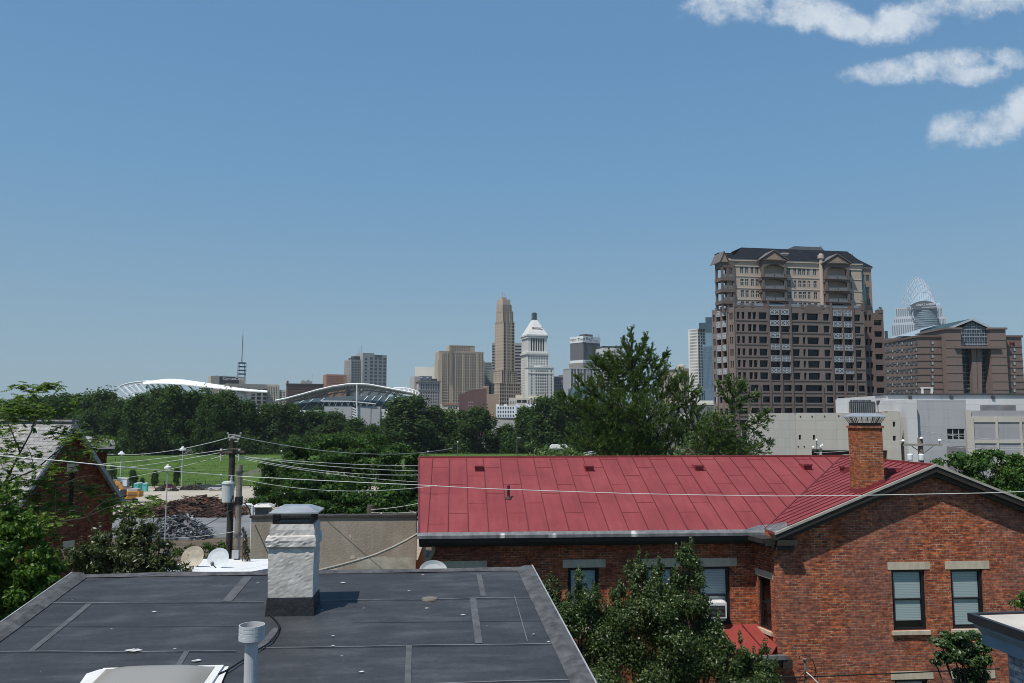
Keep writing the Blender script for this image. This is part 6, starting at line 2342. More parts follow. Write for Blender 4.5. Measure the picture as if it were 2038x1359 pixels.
# --- dark bank tower
b = Bd('bank_tower', 'dark grey bank tower with a white lettered band round its top', 1135.5, 1161, 1195, 1130, .75)
m = MB()
zt_ = b.z(1161, 681)
m.box(0, 0, 0, b.w, b.d, zt_)
for k in range(15):
 x = b.w * (k + .5) / 15
 m.box(x - .35, -.6, b.z(1161, 717), x + .35, .02, zt_ - .2)
b.part(m, 'wall', M('bank_grey', (0.135, 0.132, 0.135), 0.6, .06, .06))
m = MB()
z0, z1 = zt_ + .002, b.z(1161, 668.5)
m.box(-.4, -.8, z0, b.w + .2, b.d + .2, z1)
wb_ = b.part(m, 'sign_band', whitep)
tt_ = text_on(wb_, 'Fifth Third Bank', (-.45, b.d * .96, z0 + (z1 - z0) * .3), (z1 - z0) * .6, black, rotz=-pi / 2, sx=1.35)
text_on(wb_, 'Fifth Third', (b.w * .3, -.85, z0 + (z1 - z0) * .3), (z1 - z0) * .45, M('sign_grey', (0.35, 0.38, 0.42)), sx=1.1)
m = MB()
m.box(b.w * .3, 6, z1 + .002, b.w * .75, b.d * .7, b.z(1175, 665.5, 6))
b.part(m, 'roof_plant', darkr)
m = MB()
m.bar((b.w * .97, 1, zt_ - 8), (b.w * .97, 1, b.z(1195, 664)), .4)
b.part(m, 'mast', M('mast_dim'))
m = MB()
m.box(-.7, -1, b.z(1161, 721.5), b.w + .2, b.d + .2, b.z(1161, 716))
w2_ = b.part(m, 'sign_band', whitep)
text_on(w2_, 'UC Health', (b.w * .1, -1.1, b.z(1161, 720.5)), 3.0, navy, sx=1.2)
m = MB()
m.box(-1.5, -2, 0, b.w + 1, b.d + 1, b.z(1161, 722))
b.part(m, 'base_block', M('bank_base', (0.27, 0.245, 0.22), 0.8, .06, .06))

b = Bd('bank_block', 'squat bank block banded in dark glass with white sign top beside pine', 1186.5, 1201, 1243.5, 1000, .3)
m = MB()
zt_ = b.z(1201, 705)
m.box(0, 0, 0, b.w, b.d, zt_)
b.part(m, 'wall', M('bank_stone', (0.52, 0.48, 0.45), 0.8, .05, .06))
m = MB()
z1 = b.z(1201, 691.5)
m.box(-.2, -.3, zt_ + .002, b.w + .2, b.d + .2, z1)
sg_ = b.part(m, 'sign_band', M('band_white', (0.60, 0.585, 0.58), 0.7, .04, .06))
red_ = M('sign_red', (0.5, 0.06, 0.06), 0.6)
text_on(sg_, 'us', (b.w * .32, -.4, zt_ + (z1 - zt_) * .25), (z1 - zt_) * .62, red_, sx=1.0)
text_on(sg_, 'bank', (b.w * .50, -.4, zt_ + (z1 - zt_) * .25), (z1 - zt_) * .72, navy, sx=1.25)
text_on(sg_, 'bank', (-.3, b.d * .75, zt_ + (z1 - zt_) * .2), (z1 - zt_) * .6, navy, rotz=-pi / 2, sx=.9)
m = MB()
m.box(-.4, -.5, z1 + .002, b.w + .4, b.d + .4, b.z(1201, 688.5))
b.part(m, 'roof_edge', darkr)
b.grid(1201.5, 1243, 706, 800, 1, 14, .985, .52, gd, name='window_band')
b.grid(1200.5, 1187, 706, 800, 1, 14, .985, .5, gd, plane='l', name='window_band')

b = Bd('ribbed_block', 'dark glass block with white vertical fins and pale parapet', 1122, 1135.5, 1182, 940, .35)
m = MB()
zt_ = b.z(1135, 733.5)
m.box(0, 0, 0, b.w, b.d, zt_)
b.part(m, 'glass_wall', M('rib_dark', (0.055, 0.062, 0.075), 0.3, .1, .1))
m = MB()
for k in range(17):
 x = b.w * k / 16
 bigf = k % 4 == 0
 m.box(x - (.5 if bigf else .18), -.6, 0, x + (.5 if bigf else .18), -.003, zt_ - .1)
for k in range(14):
 y = b.d * k / 13
 m.box(-.6, y - .3, 0, -.003, y + .3, zt_ - .1)
m.box(-.8, -.8, zt_ + .002, b.w + .4, b.d + .4, zt_ + 1.2)
b.part(m, 'fin', M('fin_white', (0.50, 0.50, 0.51), 0.6, .05, .1))
b = Bd('glass_block', 'low blue glass block behind the left limbs of pine', 1130, 1130, 1216, 820, 0, 20)
m = MB()
pts = [b.fr.hit(*q, 0) for q in [(1130, 850), (1130, 774), (1168, 769), (1205, 779), (1216, 790), (1216, 850)]]
m.ext([(p.x, 0, 0 if i in (0, 5) else p.z) for i, p in enumerate(pts)], (0, 20, 0))
b.part(m, 'glass_wall', M('sky_glass', (0.11, 0.18, 0.24), 0.12, .3, .12, spec=.8))
m = MB()
for k in range(20):
 x = b.w * k / 19
 m.box(x - .12, -.2, 0, x + .12, -.003, b.z(1170, 790))
for y in (790, 795, 800, 806, 812, 818, 825):
 b.block(m, 1131, 1215.5, y, y + .5, -.35, .3)
b.part(m, 'mullion', M('mull_white', (0.38, 0.42, 0.45), 0.5))
m = MB()
b.block(m, 1163, 1172, 762, 769, 4, 6)
b.part(m, 'roof_plant', signw)

# --- right of the pine
b = Bd('court_block', 'cream civic block with a small domed attic behind pine', 1316, 1316, 1372, 900, 0, 22)
m = MB()
pts = [b.fr.hit(*q, 0) for q in [(1316, 850), (1316, 738), (1340, 734.5), (1362, 732), (1362, 850)]]
m.ext([(p.x, 0, 0 if i in (0, 4) else p.z) for i, p in enumerate(pts)], (0, 20, 0))
b.block(m, 1346, 1364, 729.5, 734, 4, 8)
b.part(m, 'wall', M('civic_cream', (0.40, 0.35, 0.27), 0.85, .06, .06))
m = MB()
q = b.fr.hit(1356, 730, 8)
m.lathe([(5, 0), (4.4, 1.6), (2.5, 2.6), (.2, 3)], (q.x, 8, q.z), 14)
b.part(m, 'attic_dome', M('civic_cream'))
m = MB()
b.block(m, 1315, 1364, 735, 737, -1, 1)
b.part(m, 'cornice', M('corn_grey'))
m = MB()
b.block(m, 1362.2, 1376, 733, None, 3, 16)
b.part(m, 'rear_block', M('civic_brown', (0.20, 0.145, 0.115), 0.9, .06, .06))
b.grid(1318, 1350, 746, 790, 6, 4, .4, .6, gd)
b.grid(1364, 1371, 742, 800, 2, 8, .5, .5, gd, v=3)
b = Bd('low_offices', 'low white parapet block glimpsed through the right side of pine', 1305, 1305, 1420, 600, 0, 18)
m = MB()
b.block(m, 1336, 1420, 802, 806, 0, 18)
b.block(m, 1380, 1420, 797, 802, 2, 12)
b.part(m, 'roof_parapet', M('parapet', (0.55, 0.53, 0.48), .8))
m = MB()
b.block(m, 1300, 1420, 806.2, None, .3, 17)
b.part(m, 'wall', M('low_grey', (0.17, 0.165, 0.165), .8))
m = MB()
b.block(m, 1352, 1378, 822, 834, -.4, .6)
b.part(m, 'terrace_wall', M('parapet'))

b = Bd('white_tower', 'slim white tower gridded with small windows left of brown tower', 1372, 1391, 1407, 760, .85)
m = MB()
zt_ = b.z(1391, 654)
m.box(0, 0, 0, b.w, b.d, zt_)
b.part(m, 'wall', M('tower_white', (0.64, 0.625, 0.585), 0.8, .04, .06))
b.grid(1391.5, 1403, 656, 800, 3, 24, .52, .55, gd, keep=60)
b.grid(1390.5, 1372.5, 656, 800, 7, 24, .5, .5, M('win_mid', (0.14, 0.145, 0.15), 0.4), plane='l')
b = Bd('glass_tower', 'pale blue glass tower stepping up beside the brown tower', 1384, 1384, 1420, 740, 0, 25)
pale = M('pale_glass', (0.17, 0.26, 0.33), 0.15, .08, .1, spec=.7)
m = MB()
b.block(m, 1398, 1420, 686, None, 0, 20)
b.block(m, 1405, 1420, 662, None, 1, 18)
b.part(m, 'glass_wall', pale)
m = MB()
b.block(m, 1391, 1411, 642, 655, 18, 14)
b.block(m, 1404, 1420, 631, 661, 6, 14)
b.part(m, 'crown', M('crown_glass', (0.05, 0.085, 0.115), 0.2, .2, .2, spec=.7))
m = MB()
b.block(m, 1390, 1420, 772, None, -6, 5)
b.part(m, 'podium', M('podium_glass', (0.13, 0.20, 0.26), 0.2, .15, .1, spec=.6))
m = MB()
for k in range(9):
 px = 1399 + k * 2.4
 b.block(m, px, px + .35, 688, 771, -.25, .24)
for k in range(26):
 y = 690 + k * 3.2
 b.block(m, 1398.3, 1419.8, y, y + .4, -.4, .13)
b.part(m, 'mullion', M('mull_blue', (0.12, 0.17, 0.215), 0.5))
b.grid(1397, 1403, 777, 806, 2, 7, .6, .7, gd, v=-6)

# --- tower with the tiara
b = Bd('tiara_tower', 'pale glass tower under a white lattice tiara behind the hotel', 1775, 1820, 1864, 1000, 0, 40)
gw_ = M('tiara_wall', (0.44, 0.47, 0.51), 0.6, .05, .06)
gg = M('tiara_glass', (0.17, 0.215, 0.26), 0.2, .12, .08, spec=.6)
m = MB()
for xa, xb, y0, v0, d in ((1782, 1820.5, 611.5, 6, 26), (1777, 1829, 632, 2, 32), (1774, 1836, 643.5, -2, 36), (1863, 1876, 611.5, 6, 26), (1858, 1882.5, 632, 2, 32)):
 b.block(m, xa, xb, y0, None, v0, d)
b.part(m, 'wall', gw_)
for xa, xb, y0, y1, v0, nn in ((1783, 1820, 613, 630.5, 6, 9), (1778, 1828, 633.5, 642.5, 2, 12), (1775, 1835.5, 645, 668, -2, 14), (1864, 1875.5, 613, 631, 6, 4), (1866, 1882, 634, 660, 2, 6)):
 b.grid(xa, xb, y0, y1, nn, 1, .52, .98, gg, v=v0, name='window_strip')
m = MB()
A, B_, = b.fr.hit(1819, 616, -4), b.fr.hit(1864.5, 616, -4)
arcp = []
zb_ = b.z(1840, 700, -4)
zt0, zt1 = b.z(1820, 611, -4), b.z(1839, 599.5, -4)
nA = 20
plan = []
for k in range(nA + 1):
 t = k / nA
 x = A.x + (B_.x - A.x) * t
 plan.append((x, -4 - 5 * (1 - (2 * t - 1) ** 2)))
vs, fs = [], []
for x, y in plan:
 vs += [(x, y, 0), (x, y, zt0)]
for k in range(nA):
 fs.append((2 * k, 2 * k + 2, 2 * k + 3, 2 * k + 1))
fs.append(tuple([2 * k + 1 for k in range(nA + 1)]))
m.add(vs, fs)
b.part(m, 'glass_bow', gg)
m = MB()
for y in (618, 621.5, 626, 630, 634.5, 639, 643.5, 648, 652.5, 657):
 z = b.z(1840, y, -8)
 for (x0, y0), (x1, y1) in zip(plan, plan[1:]):
  m.bar((x0, y0 - .2, z), (x1, y1 - .2, z), .5, .9 if y < 622 else .5)
b.part(m, 'floor_band', M('tiara_band', (0.30, 0.34, 0.38), .5))
m = MB()
S0, S1 = b.fr.hit(1811, 608, -9.6), b.fr.hit(1863, 608, -9.6)
zs0 = b.z(1840, 615.5, -9.6)
pts = [(S0.x + 6, -9.6, zs0)]
pts = [(S0.x + (S1.x - S0.x) * .16, -9.6, zs0), (S1.x - .5, -9.6, zs0)]
zc0, zc1 = b.z(1812, 608, -9.6), b.z(1840, 598.5, -9.6)
for k in range(13):
 t = 1 - k / 12
 pts.append((S0.x + (S1.x - S0.x) * t, -9.6, zc0 + (zc1 - zc0) * (1 - (2 * t - 1) ** 2)))
m.ext(pts, (0, 1.5, 0))
sg_ = b.part(m, 'sign_panel', M('tiara_sign', (0.10, 0.115, 0.14), .4))
text_on(sg_, 'GREAT AMERICAN', (S0.x + (S1.x - S0.x) * .25, -9.75, b.z(1840, 608.2, -9.7)), 3.6, signw, sx=.86)
text_on(sg_, 'INSURANCE GROUP', (S0.x + (S1.x - S0.x) * .45, -9.75, b.z(1840, 612.8, -9.7)), 2.0, signw, sx=.9)
steel = M('tiara_steel', (0.40, 0.45, 0.50), 0.5, .03, .1)
m = MB()
arcs = []
for (x0, y0), (xp, yp), (x1, y1), v in [((1793.5, 608), (1825.5, 553), (1863.5, 608), 22), ((1797, 608), (1829, 558.5), (1863.2, 608), 15), ((1803, 608), (1834, 566), (1863, 608), 8), ((1808, 608), (1839, 581), (1863, 608), 1), ((1811, 608), (1840, 598), (1863, 608), -8)]:
 a_, p_, e_ = b.fr.hit(x0, y0, v), b.fr.hit(xp, yp, v), b.fr.hit(x1, y1, v)
 pts = []
 for k in range(25):
  t = k / 24
  tp_ = (p_.x - a_.x) / (e_.x - a_.x)
  x = a_.x + (e_.x - a_.x) * t
  if t < tp_:
   h = 1 - ((tp_ - t) / tp_) ** 2.1
  else:
   h = 1 - ((t - tp_) / (1 - tp_)) ** 2.1
  pts.append(Vector((x, v, a_.z + (p_.z - a_.z) * h)))
 arcs.append(pts)
 m.tube(pts, .62 if v > 20 else .5, 5)
to_ = b.part(m, 'tiara', steel)
m = MB()
for A_, B2 in zip(arcs, arcs[1:]):
 for k in range(0, 25):
  m.bar(A_[k], B2[k], .28)
  if k < 24 and k % 2 == 0:
   m.bar(A_[k], B2[k + 1], .2)
   m.bar(A_[k + 1], B2[k], .2)
for k in range(1, 24):
 for A_ in arcs[1:4]:
  pass
b.part(m, 'tiara_lattice', steel, to_)

# ------------------------------------------------------------------ stadium
SY = 700
st_o = P(540, 835, SY)
st = thing('stadium', 'white stadium with two curved canopy roofs rising over the tree belt', 'stadium', (st_o.x, SY, -8))
so_ = Vector((st_o.x, SY, -8))

def sp_(px, py, v=0):
 return P(px, py, SY + v) - so_

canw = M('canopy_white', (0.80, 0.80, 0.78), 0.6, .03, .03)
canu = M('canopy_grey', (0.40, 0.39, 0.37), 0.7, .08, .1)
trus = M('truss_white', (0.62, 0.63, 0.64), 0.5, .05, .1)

def lerp_px(lst, x):
 return float(np.interp(x, [a for a, _ in lst], [b for _, b in lst]))

def canopy(name, top, bot, x0, x1, v_near, v_far, near_is_bottom, n=36):
 """a curved roof ribbon; its near edge and far edge follow two curves of the picture"""
 m = MB()
 vs = []
 for k in range(n + 1):
  x = x0 + (x1 - x0) * k / n
  yt, yb_ = lerp_px(top, x), lerp_px(bot, x)
  nf, ff = (yb_, yt) if near_is_bottom else (yt, yb_)
  a = sp_(x, nf, v_near)
  c_ = sp_(x, ff, v_far)
  mid = (a + c_) / 2 + Vector((0, 0, .25 * (c_ - a).length * .12))
  for p in (a, mid, c_):
   vs.append(p)
  for p in (c_, mid, a):
   vs.append(p - Vector((0, 0, .7)))
 fs = []
 for k in range(n):
  for j in range(6):
   j2 = (j + 1) % 6
   fs.append((k * 6 + j, k * 6 + j2, (k + 1) * 6 + j2, (k + 1) * 6 + j))
 fs.append((0, 1, 2, 3, 4, 5))
 fs.append(tuple(n * 6 + j for j in (5, 4, 3, 2, 1, 0)))
 m.add(vs, fs)
 return m.build(name, canw, st)

Lt = [(232, 770), (255, 764), (290, 759), (310, 756), (335, 753.5), (365, 755), (400, 760), (440, 766), (480, 772.5), (510, 776.5), (532, 778.5)]
Lb = [(232, 772), (255, 767), (290, 763.5), (310, 762.5), (335, 763), (365, 764.5), (400, 768.5), (440, 773), (480, 776.5), (510, 778.5), (532, 779.5)]
cl_ = canopy('canopy', Lt, Lb, 284, 532, 0, 30, True)
m = MB()
m.tube([sp_(x, y, 34) for x, y in [(300, 758), (280, 759.5), (260, 762), (245, 766), (234, 772), (230.5, 779), (236, 786), (246, 793), (260, 800), (275, 806)]], .75, 6)
m.tube([sp_(x, y, 26) for x, y in [(300, 760.5), (280, 763.5), (262, 768), (250, 774), (246, 781), (250, 790), (262, 800)]], .5, 6)
for k in range(12):
 t = k / 11
 x0, y0 = 236 + 70 * t, lerp_px([(236, 770), (255, 764.5), (300, 760)], 236 + 70 * t)
 x1, y1 = 262 + 80 * t, 800 + 4 * t
 x0 = 236 + 120 * t
 m.bar(sp_(x0, lerp_px(Lb, max(x0, 232)), 20), sp_(x0 + 30, 796 + 6 * t, 2), 1.0 if k % 2 else .6)
m.bar(sp_(262, 780, 12), sp_(330, 776, 6), .6)
m.bar(sp_(258, 790, 12), sp_(320, 786, 6), 1.0)
m.bar(sp_(268, 797, 12), sp_(330, 793, 6), .6)
b0 = m.build('truss_end', trus, st)
m = MB()
for xa, ya, xb, yb_, w_ in ((406, 770, 427, 800, 2.4), (413, 770, 431, 800, 1.3), (438, 774, 446, 782, 1.5), (479, 776, 500, 815, 2.6), (487, 777, 499, 806, 1.2), (489, 778, 482, 786, .8), (484, 785, 485, 806, 1.4),
       (300, 764, 318, 782, .9), (325, 764, 344, 782, .9), (350, 766, 368, 782, .9), (375, 768, 392, 782, .9)):
 m.bar(sp_(xa, ya, 10), sp_(xb, yb_, 2), w_, w_)
m.tube([sp_(400, 783, 4), sp_(440, 784, 4), sp_(485, 786.5, 4)], .7, 6)
m.tube([sp_(486, 786, 4), sp_(505, 783, 8), sp_(520, 779.5, 12)], .6, 6)
m.build('canopy_strut', trus, st)
Rt = [(548, 797.5), (570, 793), (600, 785), (630, 776.5), (660, 769.5), (690, 765), (710, 764), (735, 765.5), (760, 770), (785, 775), (805, 778.5), (822, 782)]
Rb = [(548, 798), (570, 795.5), (600, 790), (630, 784), (660, 778), (690, 773.5), (710, 772), (735, 771.5), (760, 774.5), (785, 779), (805, 782.5), (822, 785)]
cr_ = canopy('canopy', Rt, Rb, 548, 822, 0, 34, False)
m = MB()
m.tube([sp_(x, y - .3, -.6) for x, y in Rt], .75, 6)
m.build('canopy_rim', canw, cr_)
m = MB()
for k in range(34):
 t = k / 33
 x = 565 + 235 * t
 yt, yb_ = lerp_px(Rt, x), lerp_px(Rb, x)
 m.bar(sp_(x, yt + 1.6, 1), sp_(x - 3, yb_ + 2, 30), .5)
 if k % 2 == 0:
  m.bar(sp_(x, yb_ + 2.2, 28), sp_(x + 5, yb_ + 6.5, 30), .6)
  m.bar(sp_(x + 10, yb_ + 2.2, 28), sp_(x + 5, yb_ + 6.5, 30), .6)
m.tube([sp_(x, y + 6, 30) for x, y in Rb[1:]], .5, 5)
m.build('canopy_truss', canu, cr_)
m = MB()
for x, y in ((578, 806), (610, 797), (640, 793), (663, 789), (681, 786), (698, 784.5), (715, 784.5), (733, 785), (752, 786), (768, 788), (783, 790)):
 m.bar(sp_(x, y, 24), sp_(x + 10, y - 9, 28), 1.5, 1.5)
m.build('canopy_strut', trus, st)
m = MB()
m.tube([sp_(x, y, 10) for x, y in [(784, 772.5), (800, 772), (815, 774), (828, 778), (835, 783), (831, 787), (822, 786)]], .8, 6)
m.tube([sp_(x, y, 8) for x, y in [(835, 783), (828, 789), (818, 794)]], .6, 6)
for a in ((803, 773, 808, 781), (812, 774, 814, 783), (820, 776, 821, 785), (828, 779, 826, 786)):
 m.bar(sp_(a[0], a[1], 10), sp_(a[2], a[3], 4), .7)
m.bar(sp_(808, 773, 10), sp_(809, 768, 10), .8)
m.build('truss_end', trus, st)
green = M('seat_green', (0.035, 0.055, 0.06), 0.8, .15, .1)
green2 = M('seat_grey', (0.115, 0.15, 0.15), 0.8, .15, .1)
m = MB()
up_ = [(572, 806), (590, 798), (620, 793.5), (660, 790), (700, 788), (740, 787.5), (780, 789), (812, 793)]
lo_ = [(572, 812), (590, 806), (620, 803), (660, 802), (700, 802), (740, 803), (780, 807), (812, 812)]
vs = []
for (x, y), (x2, y2) in zip(up_, lo_):
 vs += [sp_(x, y, 60), sp_(x2, y2, 25), sp_(x2, y2, 25) - Vector((0, 0, 2.5)), sp_(x, y, 60) - Vector((0, 0, 4))]
m.add(vs, [(k * 4 + j, k * 4 + (j + 1) % 4, (k + 1) * 4 + (j + 1) % 4, (k + 1) * 4 + j) for k in range(len(up_) - 1) for j in range(4)])
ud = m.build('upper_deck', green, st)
m = MB()
vs = []
for (x, y) in lo_:
 vs += [sp_(x, y + 1.5, 26), sp_(x, y + 16, 4), sp_(x, y + 20, 4), sp_(x, y + 6, 30)]
m.add(vs, [(k * 4 + j, k * 4 + (j + 1) % 4, (k + 1) * 4 + (j + 1) % 4, (k + 1) * 4 + j) for k in range(len(up_) - 1) for j in range(4)])
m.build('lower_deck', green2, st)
m = MB()
for x in (592, 612, 634, 720, 735, 748, 762, 776):
 y = lerp_px(lo_, x)
 MB().bar(sp_(x, y - 1, 26), sp_(x + 12, lerp_px(up_, x + 12) + 1, 55), .7).build('aisle', trus, ud)
 MB().bar(sp_(x - 14, y + 13, 5), sp_(x - 1, y + 1.5, 24), .7).build('aisle', trus, ud)
m = MB()
for xa, xb, y0 in ((645, 700, 808), (711, 738, 809), (739.5, 756, 809)):
 a, c_ = sp_(xa, y0, 0), sp_(xb, y0, 0)
 m.box(a.x, 0, 0, c_.x, 14, a.z)
m.build('stair_tower', M('stad_grey', (0.36, 0.37, 0.38), 0.8, .06, .06), st)
m = MB()
a, c_ = sp_(700.2, 808, 0), sp_(710.8, 808, 0)
m.box(a.x, 1, 0, c_.x, 13, a.z)
m.build('stair_void', black, st)
m = MB()
for k in range(5):
 y = 811 + k * 5
 m.bar(sp_(701, y, -.2), sp_(710, y + 4, -.2), .5, 1.2)
m.build('stair_flight', trus, st)
m = MB()
pts = [sp_(640, 798, -1), sp_(700, 798.5, -1), sp_(748, 803.5, -1)]
for p, q in zip(pts, pts[1:]):
 m.bar(p, q, 1.2, .9)
for k in range(16):
 t = k / 15
 x = 646 + 94 * t
 m.bar(sp_(x, lerp_px([(640, 799), (700, 799.5), (748, 804)], x), -1), sp_(x + (4 if k % 2 else -4), 808, 0), .4)
m.build('press_beam', trus, st)
m = MB()
m.bar(sp_(710, 764, -2), sp_(710, 836, -2), 1.1)
m.build('floodlight_mast', trus, st)
m = MB()
for xa, xb, y0, y1 in ((576, 646, 816, 840), (500, 520, 812, 830), (756, 832, 814, 840), (640, 770, 833, 850)):
 a, c_ = sp_(xa, y0, 2), sp_(xb, y1, 2)
 m.box(a.x, 2, max(0, c_.z - 6), c_.x, 6, a.z)
m.build('outer_wall', M('stad_white', (0.56, 0.56, 0.54), 0.8, .05, .06), st)

# ------------------------------------------------------------------ the brown apartment tower
b = Bd('apartment_tower', 'tall brown apartment tower with balconies, cream top floors and slate hipped roofs', 1466, 1466, 1722, 229, 0.44, 30, zb=-6)
rc = b
ws = M('tower_brown', (0.185, 0.148, 0.134), 0.85, 0.08, .08, streak=.15)
ws2 = M('tower_brown_dark', (0.15, 0.117, 0.105), 0.85, 0.08, .08, streak=.15)
cr = M('tower_cream', (0.44, 0.365, 0.305), 0.85, 0.06, .08, streak=.12)
crl = M('tower_trim', (0.52, 0.44, 0.37), 0.8, 0.05, .1)
slate = M('slate', (0.013, 0.015, 0.020), 0.8, 0.35, .6, spec=.12)
gl1 = glassm('tower_glass', (0.010, 0.013, 0.018), 0.2, .3)
gl2 = glassm('tower_glass_teal', (0.05, 0.085, 0.095), 0.15, .4)
XR = 1550
rows_u = [629, 653, 677, 701, 724, 748]
rows_l = [772, 795, 818, 842]
hU, hL = 6.8, 6.2

def X(px, v=0.0):
 return b.fr.hit(px, 700, v).x

def Z(py, v=0.0):
 return b.fr.hit(XR, py, v).z

cols_u = [(1468, 1474), (1478, 1484), (1490.5, 1497.6), (1500, 1507), (1512, 1528), (1534, 1552), (1556, 1572), (1578, 1592), (1599, 1604), (1608, 1631), (1641, 1653), (1660, 1677.5), (1681.5, 1697), (1702.6, 1715)]
cols_l = [(1468.5, 1486), (1492, 1508), (1516, 1531), (1537.5, 1552), (1558.5, 1574), (1580, 1596), (1601.6, 1634.6), (1642.7, 1659), (1664.7, 1679), (1685, 1699), (1706, 1720)]
zl_top = Z(612.5)
z_base = Z(852)
wall = MB()
holes = []
tower_rects = []
bays = (5, 6, 11, 12)
for r, py in enumerate(rows_u):
 for c, (xa, xb) in enumerate(cols_u):
  hh = hU
  z1_, z0_ = Z(py - hh), Z(py + hh)
  if c in bays:
   z1_, z0_ = Z(py - 5.0 + 1), Z(py + hh + 1)
  rc_ = (X(xa), z0_, X(xb), z1_)
  holes.append(rc_)
for r, py in enumerate(rows_l):
 for xa, xb in cols_l:
  holes.append((X(xa), Z(py + hL), X(xb), Z(py - hL)))
xR = X(1722)
wall_holes(wall, 0, 0, xR, zl_top, holes, .9, 0)
pw_ = MB()
for px in (1465.5, 1486.5, 1509.5, 1531, 1553.6, 1575, 1596.5, 1635, 1656.5, 1679, 1700.2, 1719.5):
 x = X(px)
 pw_.box(x - .28, -.28, 0, x + .28, -.003, Z(766) if px not in (1531, 1553.6, 1575, 1656.5, 1679, 1700.2) else Z(600) if px not in (1553.6, 1679) else Z(617))
for py in [638.5, 662, 686, 710, 733.5, 757, 781, 804, 827.5, 850]:
 z = Z(py)
 pw_.box(.3, -.13, z - .12, xR - .3, -.003, z + .05)
wall.add([], [])
pl = [b.fr.loc(P(1418.5, 700, 236.5)), Vector((0, 0, 0))]
lf = Fr(b.fr.o + b.fr.ux * pl[0].x + b.fr.vx * pl[0].y, b.fr.yaw + atan2(-pl[0].y, -pl[0].x))
Ll = sqrt(pl[0].x ** 2 + pl[0].y ** 2)

def XL(px):
 return lf.hit(px, 700, 0).x

def ZL(px, py):
 return lf.hit(px, py, 0).z

wallL = MB()
hl = []
colsL = [(1420.3, 1422.6), (1423.4, 1425.2), (1428, 1436), (1439.5, 1446.5), (1453.5, 1456), (1457.5, 1460)]
for py in rows_u:
 for c, (xa, xb) in enumerate(colsL):
  up = hU if c not in (2, 3) else 3.5
  hl.append((max(.15, XL(xa)), ZL(1440, py + hU + 2), XL(xb), ZL(1440, py - up + 2)))
for py in rows_l:
 for xa, xb in ((1419.8, 1426.8), (1430, 1437), (1440.5, 1448), (1452, 1461)):
  hl.append((max(.15, XL(xa)), ZL(1440, py + hL + 1), XL(xb), ZL(1440, py - hL + 1)))
wall_holes(wallL, 0, 0, Ll, ZL(1440, 614), hl, .7, 0)
for px in (1427, 1437.8, 1449, 1463):
 wallL.box(XL(px) - .22, -.25, 0, XL(px) + .22, -.003, ZL(1440, 610))
wlo = wallL.build('wall', ws, b.root)
wlo.location = (pl[0].x, pl[0].y, 0)
wlo.rotation_euler = (0, 0, lf.yaw - b.fr.yaw)
RB = []
wr_ = MB()
xr1, xr2 = X(1738.5, 3), X(1761, 3)
zr_ = Z(613, 3)
zrb = b.fr.hit(1750, 623, 3).z
hr = []
for i, py in enumerate(rows_u + rows_l):
 p2 = py + 3 - (0.0 if i < 6 else 0)
 hr.append((X(1724, 3), b.fr.hit(1730, p2 + 6, 3).z, X(1729, 3), b.fr.hit(1730, p2 - 6, 3).z))
 hr.append((X(1731.5, 3), b.fr.hit(1730, p2 + 6, 3).z, X(1737, 3), b.fr.hit(1730, p2 - 6, 3).z))
 p3 = py + 13 - i * 1.4
 if i < 8:
  hr.append((X(1742, 3), b.fr.hit(1750, p3 + 5.5, 3).z, X(1757.5, 3), b.fr.hit(1750, p3 - 5.5, 3).z))
wall_holes(wr_, xR, 0, xr1, zr_, [h for h in hr if h[2] <= xr1], .8, 3)
wall_holes(wr_, xr1, 0, xr2, zrb, [h for h in hr if h[0] >= xr1], .8, 3)
wr_.add([(xR, 0, 0), (xR, 3, 0), (xR, 3, zl_top), (xR, 0, zl_top)], [(0, 1, 2, 3)])
wr_.add([(xr2, 3, 0), (xr2, 26, 0), (xr2, 26, zrb), (xr2, 3, zrb)], [(0, 1, 2, 3)])
wr_.box(xr2 - 1.6, 2.9, zrb + .002, xr2 + .02, 4.5, zrb + 1.1)
wr_.build('wall', M('tower_brown_right', (0.165, 0.118, 0.105), 0.85, 0.08, .08, streak=.15), b.root)
wall.build('wall', ws, b.root)
pw_.build('pier', ws2, b.root)
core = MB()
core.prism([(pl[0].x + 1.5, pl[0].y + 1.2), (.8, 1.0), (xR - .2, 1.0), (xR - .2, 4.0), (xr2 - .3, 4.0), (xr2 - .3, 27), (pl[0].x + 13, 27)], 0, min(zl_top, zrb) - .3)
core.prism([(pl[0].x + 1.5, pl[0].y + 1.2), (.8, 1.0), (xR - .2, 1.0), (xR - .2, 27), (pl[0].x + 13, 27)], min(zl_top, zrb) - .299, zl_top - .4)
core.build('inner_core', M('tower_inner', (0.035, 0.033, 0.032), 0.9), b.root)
bw_ = []
for k, h in enumerate(holes):
 h = (h[0], h[1], h[2], h[3])
 bw_.append(h)
bw_.sort(key=lambda h: -(h[2] - h[0]))
b.wins(bw_, gl1, 'f', .75)
scr = M('screen_white', (0.36, 0.38, 0.40), 0.6, .05, 1)

